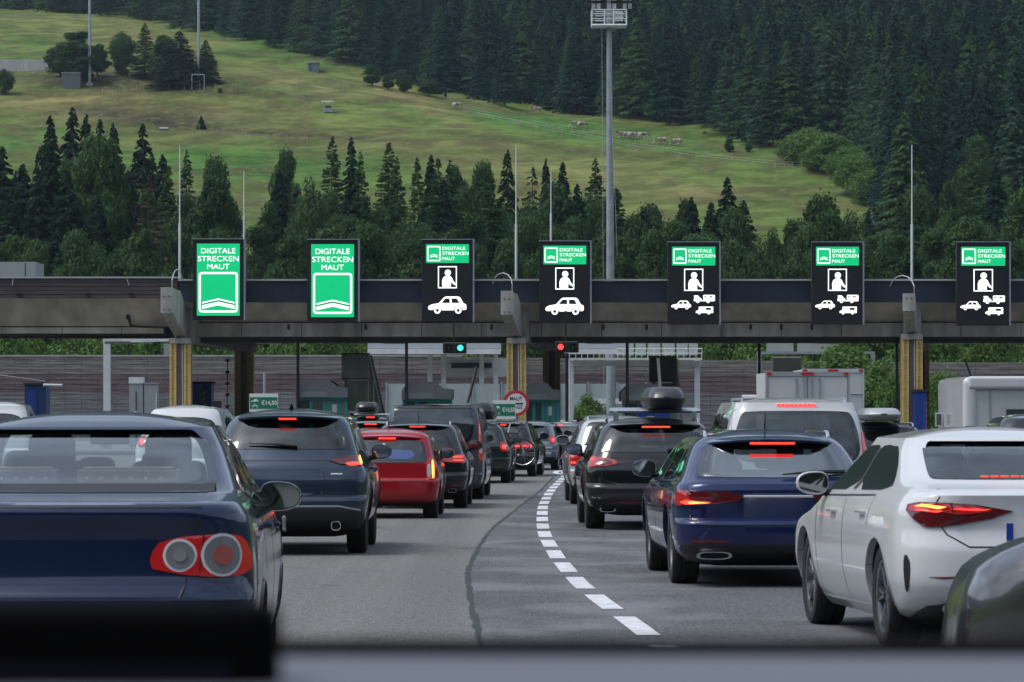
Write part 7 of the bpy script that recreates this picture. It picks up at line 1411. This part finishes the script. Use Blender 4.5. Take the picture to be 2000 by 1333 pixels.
r = car('car', 'white saloon close at right with lit red tail light and black multi-spoke wheels', 'car', sf, (bx, by, 0), rz_, WHTP,
    [(-.58, 1.125), (.58, 1.125), (.645, 1.135), (.60, 1.29), (.54, 1.385), (.44, 1.397), (-.44, 1.397), (-.54, 1.385), (-.60, 1.29), (-.645, 1.135)],
    sides=[[(1.02, 1.05), (2.22, 1.03), (2.18, 1.355), (1.95, 1.368), (1.52, 1.32), (1.20, 1.18)], [(2.29, 1.03), (3.38, 1.01), (3.0, 1.20), (2.70, 1.32), (2.5, 1.36), (2.25, 1.36)]], glassm=glass('saloon_glass', (.12, .13, .14), .08), sideglass=mat('dark_side_glass', (.010, .015, .013), .12, 0, 0, spec=.12),
    ya=1.0, yf=3.86, wr=.345, wtw=.245, rimm=mat('machined_rim', (.20, .21, .23), .25, .85), spokes=5, lights=[(m_, [(.17 + (a - .3) * 1.114, .82 + (z - .755) * .835) for a, z in pl2], of_, rn_) for m_, pl2, of_, rn_ in [(REDD, LTW, .012, 1), (REDL, [(.40, .90), (.56, .86), (.95, .87), (.985, .905), (.93, .945), (.70, .948)], .016, 1), (REDG, [(.45, .905), (.50, .89), (.70, .893), (.70, .915)], .019, 1), (ORNG, [(.72, .90), (.72, .935), (.90, .938), (.92, .91)], .021, 1), (REDG, [(.74, .875), (.74, .895), (.93, .90), (.90, .88)], .019, 1), (BLACK, [(.66, .79), (.668, .79), (.70, .953), (.692, .953)], .025, 0)]],
    lower=[('rear_diffuser', BLACK, [(-.80, .18), (.80, .18), (.86, .25), (.70, .36), (-.70, .36), (-.86, .25)], .012), ('air_slit', BLACK, [(.93, .40), (.90, .60), (.95, .66), (.97, .60), (.96, .42)], .006), ('air_slit', BLACK, [(-.93, .40), (-.90, .60), (-.95, .66), (-.97, .60), (-.96, .42)], .006)], reflectors=[(.42, .52), (.42, .50), (.74, .495), (.78, .51)],
    brake=(1.145, .30, .012, 'dots', .012), gaps=[('s', [(-.66, 1.07), (-.74, .93), (-.64, .78), (-.50, .70), (.50, .70), (.64, .78), (.74, .93), (.66, 1.07)]), ('y', [(2.24, .28), (2.24, 1.01)]), ('y', [(1.34, .80), (1.28, 1.0)]), ('y', [(3.3, .3), (3.34, .9)])],
    chrome=[('y', [(1.32, 1.012), (3.5, .968)], .010, BLACK), ('y', [(1.45, .26), (3.35, .24)], .03, SILV)], handles=[(1.52, .90), (2.62, .885)], mirrors=(3.10, 1.03), exhaust=[(.58, .30, .09, .03, CHROME), (-.58, .30, .09, .03, CHROME)], arch=.012)
# number plate with its blue country strip
p, n0 = sf.pt('s', 0, .80); MB().box((0, p[1] - .012, .80), (.52, .014, .11)).build('number_plate', WHITE, r); MB().box((-.238, p[1] - .021, .80), (.045, .006, .108)).build('plate_strip', mat('plate_blue', (.01, .05, .35), .5), r)
# 17 dark car with silver roof box
Y = 62; s_ = lambda py: EYE + (HZ - py) / (F / 62)
sf = suv_surf(s_(824), .90, 4.4, rr=.3); car('car', 'dark car with a silver roof box between the white people carrier and white saloon', 'car', sf, (at(1725, Y), Y, 0), 0, BLKP, [(-.62, .95), (.62, .95), (.56, 1.30), (-.56, 1.30)], hollow=False, seats=False, ya=.9, yf=3.5, wr=.34, rails=(.5, 2.4, (.60, .58), s_(824) + .02, ALU))
roof_box(at(1727, Y + .2), Y + .2, s_(822), 1.9, .68, s_(797) - s_(822), mat('box_silver', (.42, .44, .45), .35, .3, .5), 'silver roof box left of the white saloon')
# 18 box trucks
def truck(x0, x1, top, Y, label, open_=True):
    s = Y / F; w = (x1 - x0) * s; H = EYE + (HZ - top) * s; t = empty('box_truck', (X0((x0 + x1) / 2, Y), Y, 0), 0, label, 'truck', 'white box trucks'); BOXW = mat('truck_panel', (.52, .54, .54), .5, var=.06, scale=1)
    zb = .95; MB().span(-w / 2 + .03, w / 2 - .03, .06, 4.2, zb, H).build('cargo_box', BOXW, t); mb = MB(); f = .06
    mb.span(-w / 2, -w / 2 + f, -.02, .055, zb, H + .02).span(w / 2 - f, w / 2, -.02, .055, zb, H + .02).span(-w / 2 + f, w / 2 - f, -.02, .055, H - .10, H + .02).span(-w / 2 + f, w / 2 - f, -.02, .055, zb - .1, zb + .05); mb.build('door_frame', CAB if open_ else BOXW, t)
    for sg in (-1, 1):
        MB().span(sg * .015, sg * (w / 2 - f - .01), .0, .05, zb + .06, H - .11).build('rear_door', BOXW, t)
        for x in ((.10, .30) if open_ else (.2,)): MB().tube([(sg * x, -.03, zb + .08), (sg * x, -.03, H - .14)], .018, 6).span(sg * x - .03, sg * x + .03, -.05, 0, H - .22, H - .16).build('lock_bar', GALV, t)
        for z in (H - .75, zb + .5): MB().tube([(sg * (w / 2 - f), -.015, z), (sg * (w / 2 - .45), -.015, z)], .02, 6).build('hinge', GALV, t)
        MB().span(sg * (w / 2 - .16), sg * (w / 2 - .04), -.04, -.021, H - .06, H).build('marker_lamp', REDL, t)
        MB().span(sg * (w / 2 - .35), sg * (w / 2 - .05), -.04, .05, .65, .8).build('tail_light', REDL, t); MB().lathe([(.0, -.13), (.25, -.13), (.40, -.1), (.42, 0), (.40, .1), (0, .13)], (sg * (w / 2 - .25), .9, .42), 'x', 20).build('wheel', RUBBER, t)
    MB().span(-.16, .16, -.05, -.021, H - .05, H + .0).build('brake_light', REDL, t); MB().span(-w / 2 + .1, w / 2 - .1, .1, 5.6, .6, .84).build('chassis', DARKP, t); MB().span(-w * .42, w * .42, 4.3, 5.9, .84, H * .72).build('cab', WHTP, t); MB().span(-w / 2, w / 2, -.03, .04, .45, .58).build('underrun_bar', GALV, t)
    return t
truck(1495, 1660, 728, 100, 'white box truck with double rear doors and lit marker lamps behind the people carrier')
t = truck(1566, 1688, 722, 118, 'second white box truck half hidden right of the first, with a blue edge', False)
w2 = (1688 - 1566) * 118 / F / 2; MB().span(w2 * .1, w2, -.05, -.021, 1.45, 1.50).build('blue_edge', BLUE, t)
# 19 motorhome
Y = 92; s = Y / F; x0, x1 = 1881, 2092; w = (x1 - x0) * s; H = EYE + (HZ - 737) * s; t = empty('motorhome', (X0((x0 + x1) / 2, Y), Y, 0), 0, 'white motorhome with rounded corner trims at the right edge of the queue', 'motorhome'); MW = mat('motorhome_skin', (.50, .52, .53), .4, 0, .4, var=.05, scale=1)
bevel(MB().span(-w / 2 + .3, w / 2 - .3, .02, 5.5, .5, H - .06).build('rear_wall', MW, t), .03); 
bevel(MB().span(-w / 2, -w / 2 + .34, -.05, 5.5, .5, H).build('corner_trim', WHTP, t), .14, 4); bevel(MB().span(w / 2 - .34, w / 2, -.05, 5.5, .5, H).build('corner_trim', WHTP, t), .14, 4)
bevel(MB().span(-w / 2 + .12, w / 2 - .12, -.10, 5.3, H - .28, H + .02).build('roof_cap', WHTP, t), .07, 3); MB().span(-w / 2 + .62, -w / 2 + .66, -.0, .019, .6, H - .3).build('joint', CAB, t)
for x in (w * .28, w * .36): MB().box((x - .2, -.13, H - .42), (.10, .05, .07)).build('marker_lamp', BLACK, t)
MB().span(-w / 2 + .05, -w / 2 + .30, -.07, -.051, .75, 1.3).build('vent', BLACK, t); MB().span(-w * .1, w * .3, -.01, .019, 1.2, 1.7).build('rear_window', GLD, t); MB().span(-w / 2 + .1, w / 2 - .1, -.1, .1, .35, .62).build('bumper', CAB, t)
for sg in (-1, 1): MB().lathe([(0, -.12), (.24, -.12), (.36, -.1), (.37, 0), (.36, .1), (0, .12)], (sg * (w / 2 - .3), 1.2, .37), 'x', 20).build('wheel', RUBBER, t)
MB().box((-w / 2 - .12, 4.2, 1.45), (.16, .12, .34)).build('side_mirror', WHTP, t); MB().box((-w / 2 - .12, 4.13, 1.45), (.12, .01, .28)).build('mirror_glass', GLD, t)
Y = 70; sf = suv_surf(EYE + (HZ - 808) / (F / 70), .9, 4.3, rr=.3); car('car', 'dark car roof in front of the motorhome at the right edge', 'car', sf, (at(2035, Y), Y, 0), 0, DGRY, [(-.62, .98), (.62, .98), (.56, 1.35), (-.56, 1.35)], hollow=False, seats=False, ya=.9, yf=3.4, wr=.33)
# 20 dark car nosing in at the lower right corner
sf = suv_surf(1.68, .92, 4.5, crown=.05, front=[(.13, -.3), (.2, -.03), (.3, 0), (.45, -.03), (.55, -.10), (.62, -.35), (.68, -1.0), (.72, -1.25), (.8, -1.55), (.945, -2.1)], fr=.5, fy=.6)
ang = math.radians(62); nx, ny = at(1846, 16.6) + .13, 16.6
fx_, fy_ = -math.sin(ang), math.cos(ang); lx2, ly2 = 4.15, .55
loc = (nx - fx_ * 4.35 + math.cos(ang) * .30, ny - fy_ * 4.35 + math.sin(ang) * .30, -.02)
r = car('car', 'dark car with silver flank cutting in at the lower right corner', 'car', sf, loc, ang, paint('graphite_paint', (.09, .095, .10), .8, .25), [(-.62, 1.1), (.62, 1.1), (.56, 1.45), (-.56, 1.45)], sides=[[(1.2, 1.1), (3.0, 1.07), (2.5, 1.45), (1.3, 1.45)]], ya=.85, yf=3.45, wr=.33, hollow=False, seats=False, arch=.03, cladding=True)
# ------------------------------------------------------------------ own car: dashboard and a dark device on it
DSH = mat('dash_pad', (.115, .122, .15), .55, var=.06, scale=4, bump=.05); DBL = mat('dash_black', (.003, .003, .003), .95, spec=.05)
r = empty('dashboard', (0, 1.45, 1.3), label='blurred grey dashboard top of the camera car along the lower edge', cat='dashboard')
zt_ = EYE + (HZ - 1264) / F * 1.45 - 1.3
bevel(MB().span(-.9, .9, -.75, .0, -.12, zt_ - .003).build('dash_top', DSH, r), .01)
bevel(MB().span(-.9, .9, .01, .07, -.14, zt_ - .0005).build('windscreen_edge', DBL, r), .006)
d = empty('dash_device', (-.15, 1.3, 1.35), label='black box-shaped device blurred at the lower left corner', cat='device')
x1 = (545 - CX) / F * 1.3 + .15; z1 = EYE + (HZ - 1178) / F * 1.3 - 1.35
bevel(MB().span(-.14, x1, -.02, .02, -.10, z1).build('housing', DBL, d), .006, 3)
bevel(MB().span(-.13, x1 - .014, -.0235, -.0205, -.09, z1 - .02).build('screen', mat('device_screen', (.004, .004, .010), .5, spec=.1), d), .001)
# ------------------------------------------------------------------ air
hm = bpy.data.materials.new('haze'); hm.use_nodes = True; n = hm.node_tree; n.nodes.clear(); v = n.nodes.new('ShaderNodeVolumePrincipled'); v.inputs['Color'].default_value = (.65, .86, 1, 1); v.inputs['Density'].default_value = .00008; v.inputs['Anisotropy'].default_value = .2
o_ = n.nodes.new('ShaderNodeOutputMaterial'); n.links.new(v.outputs[0], o_.inputs['Volume'])
tag(MB().span(-1000, 1000, -1000, 2300, -6, 900).build('haze', hm), kind='stuff')
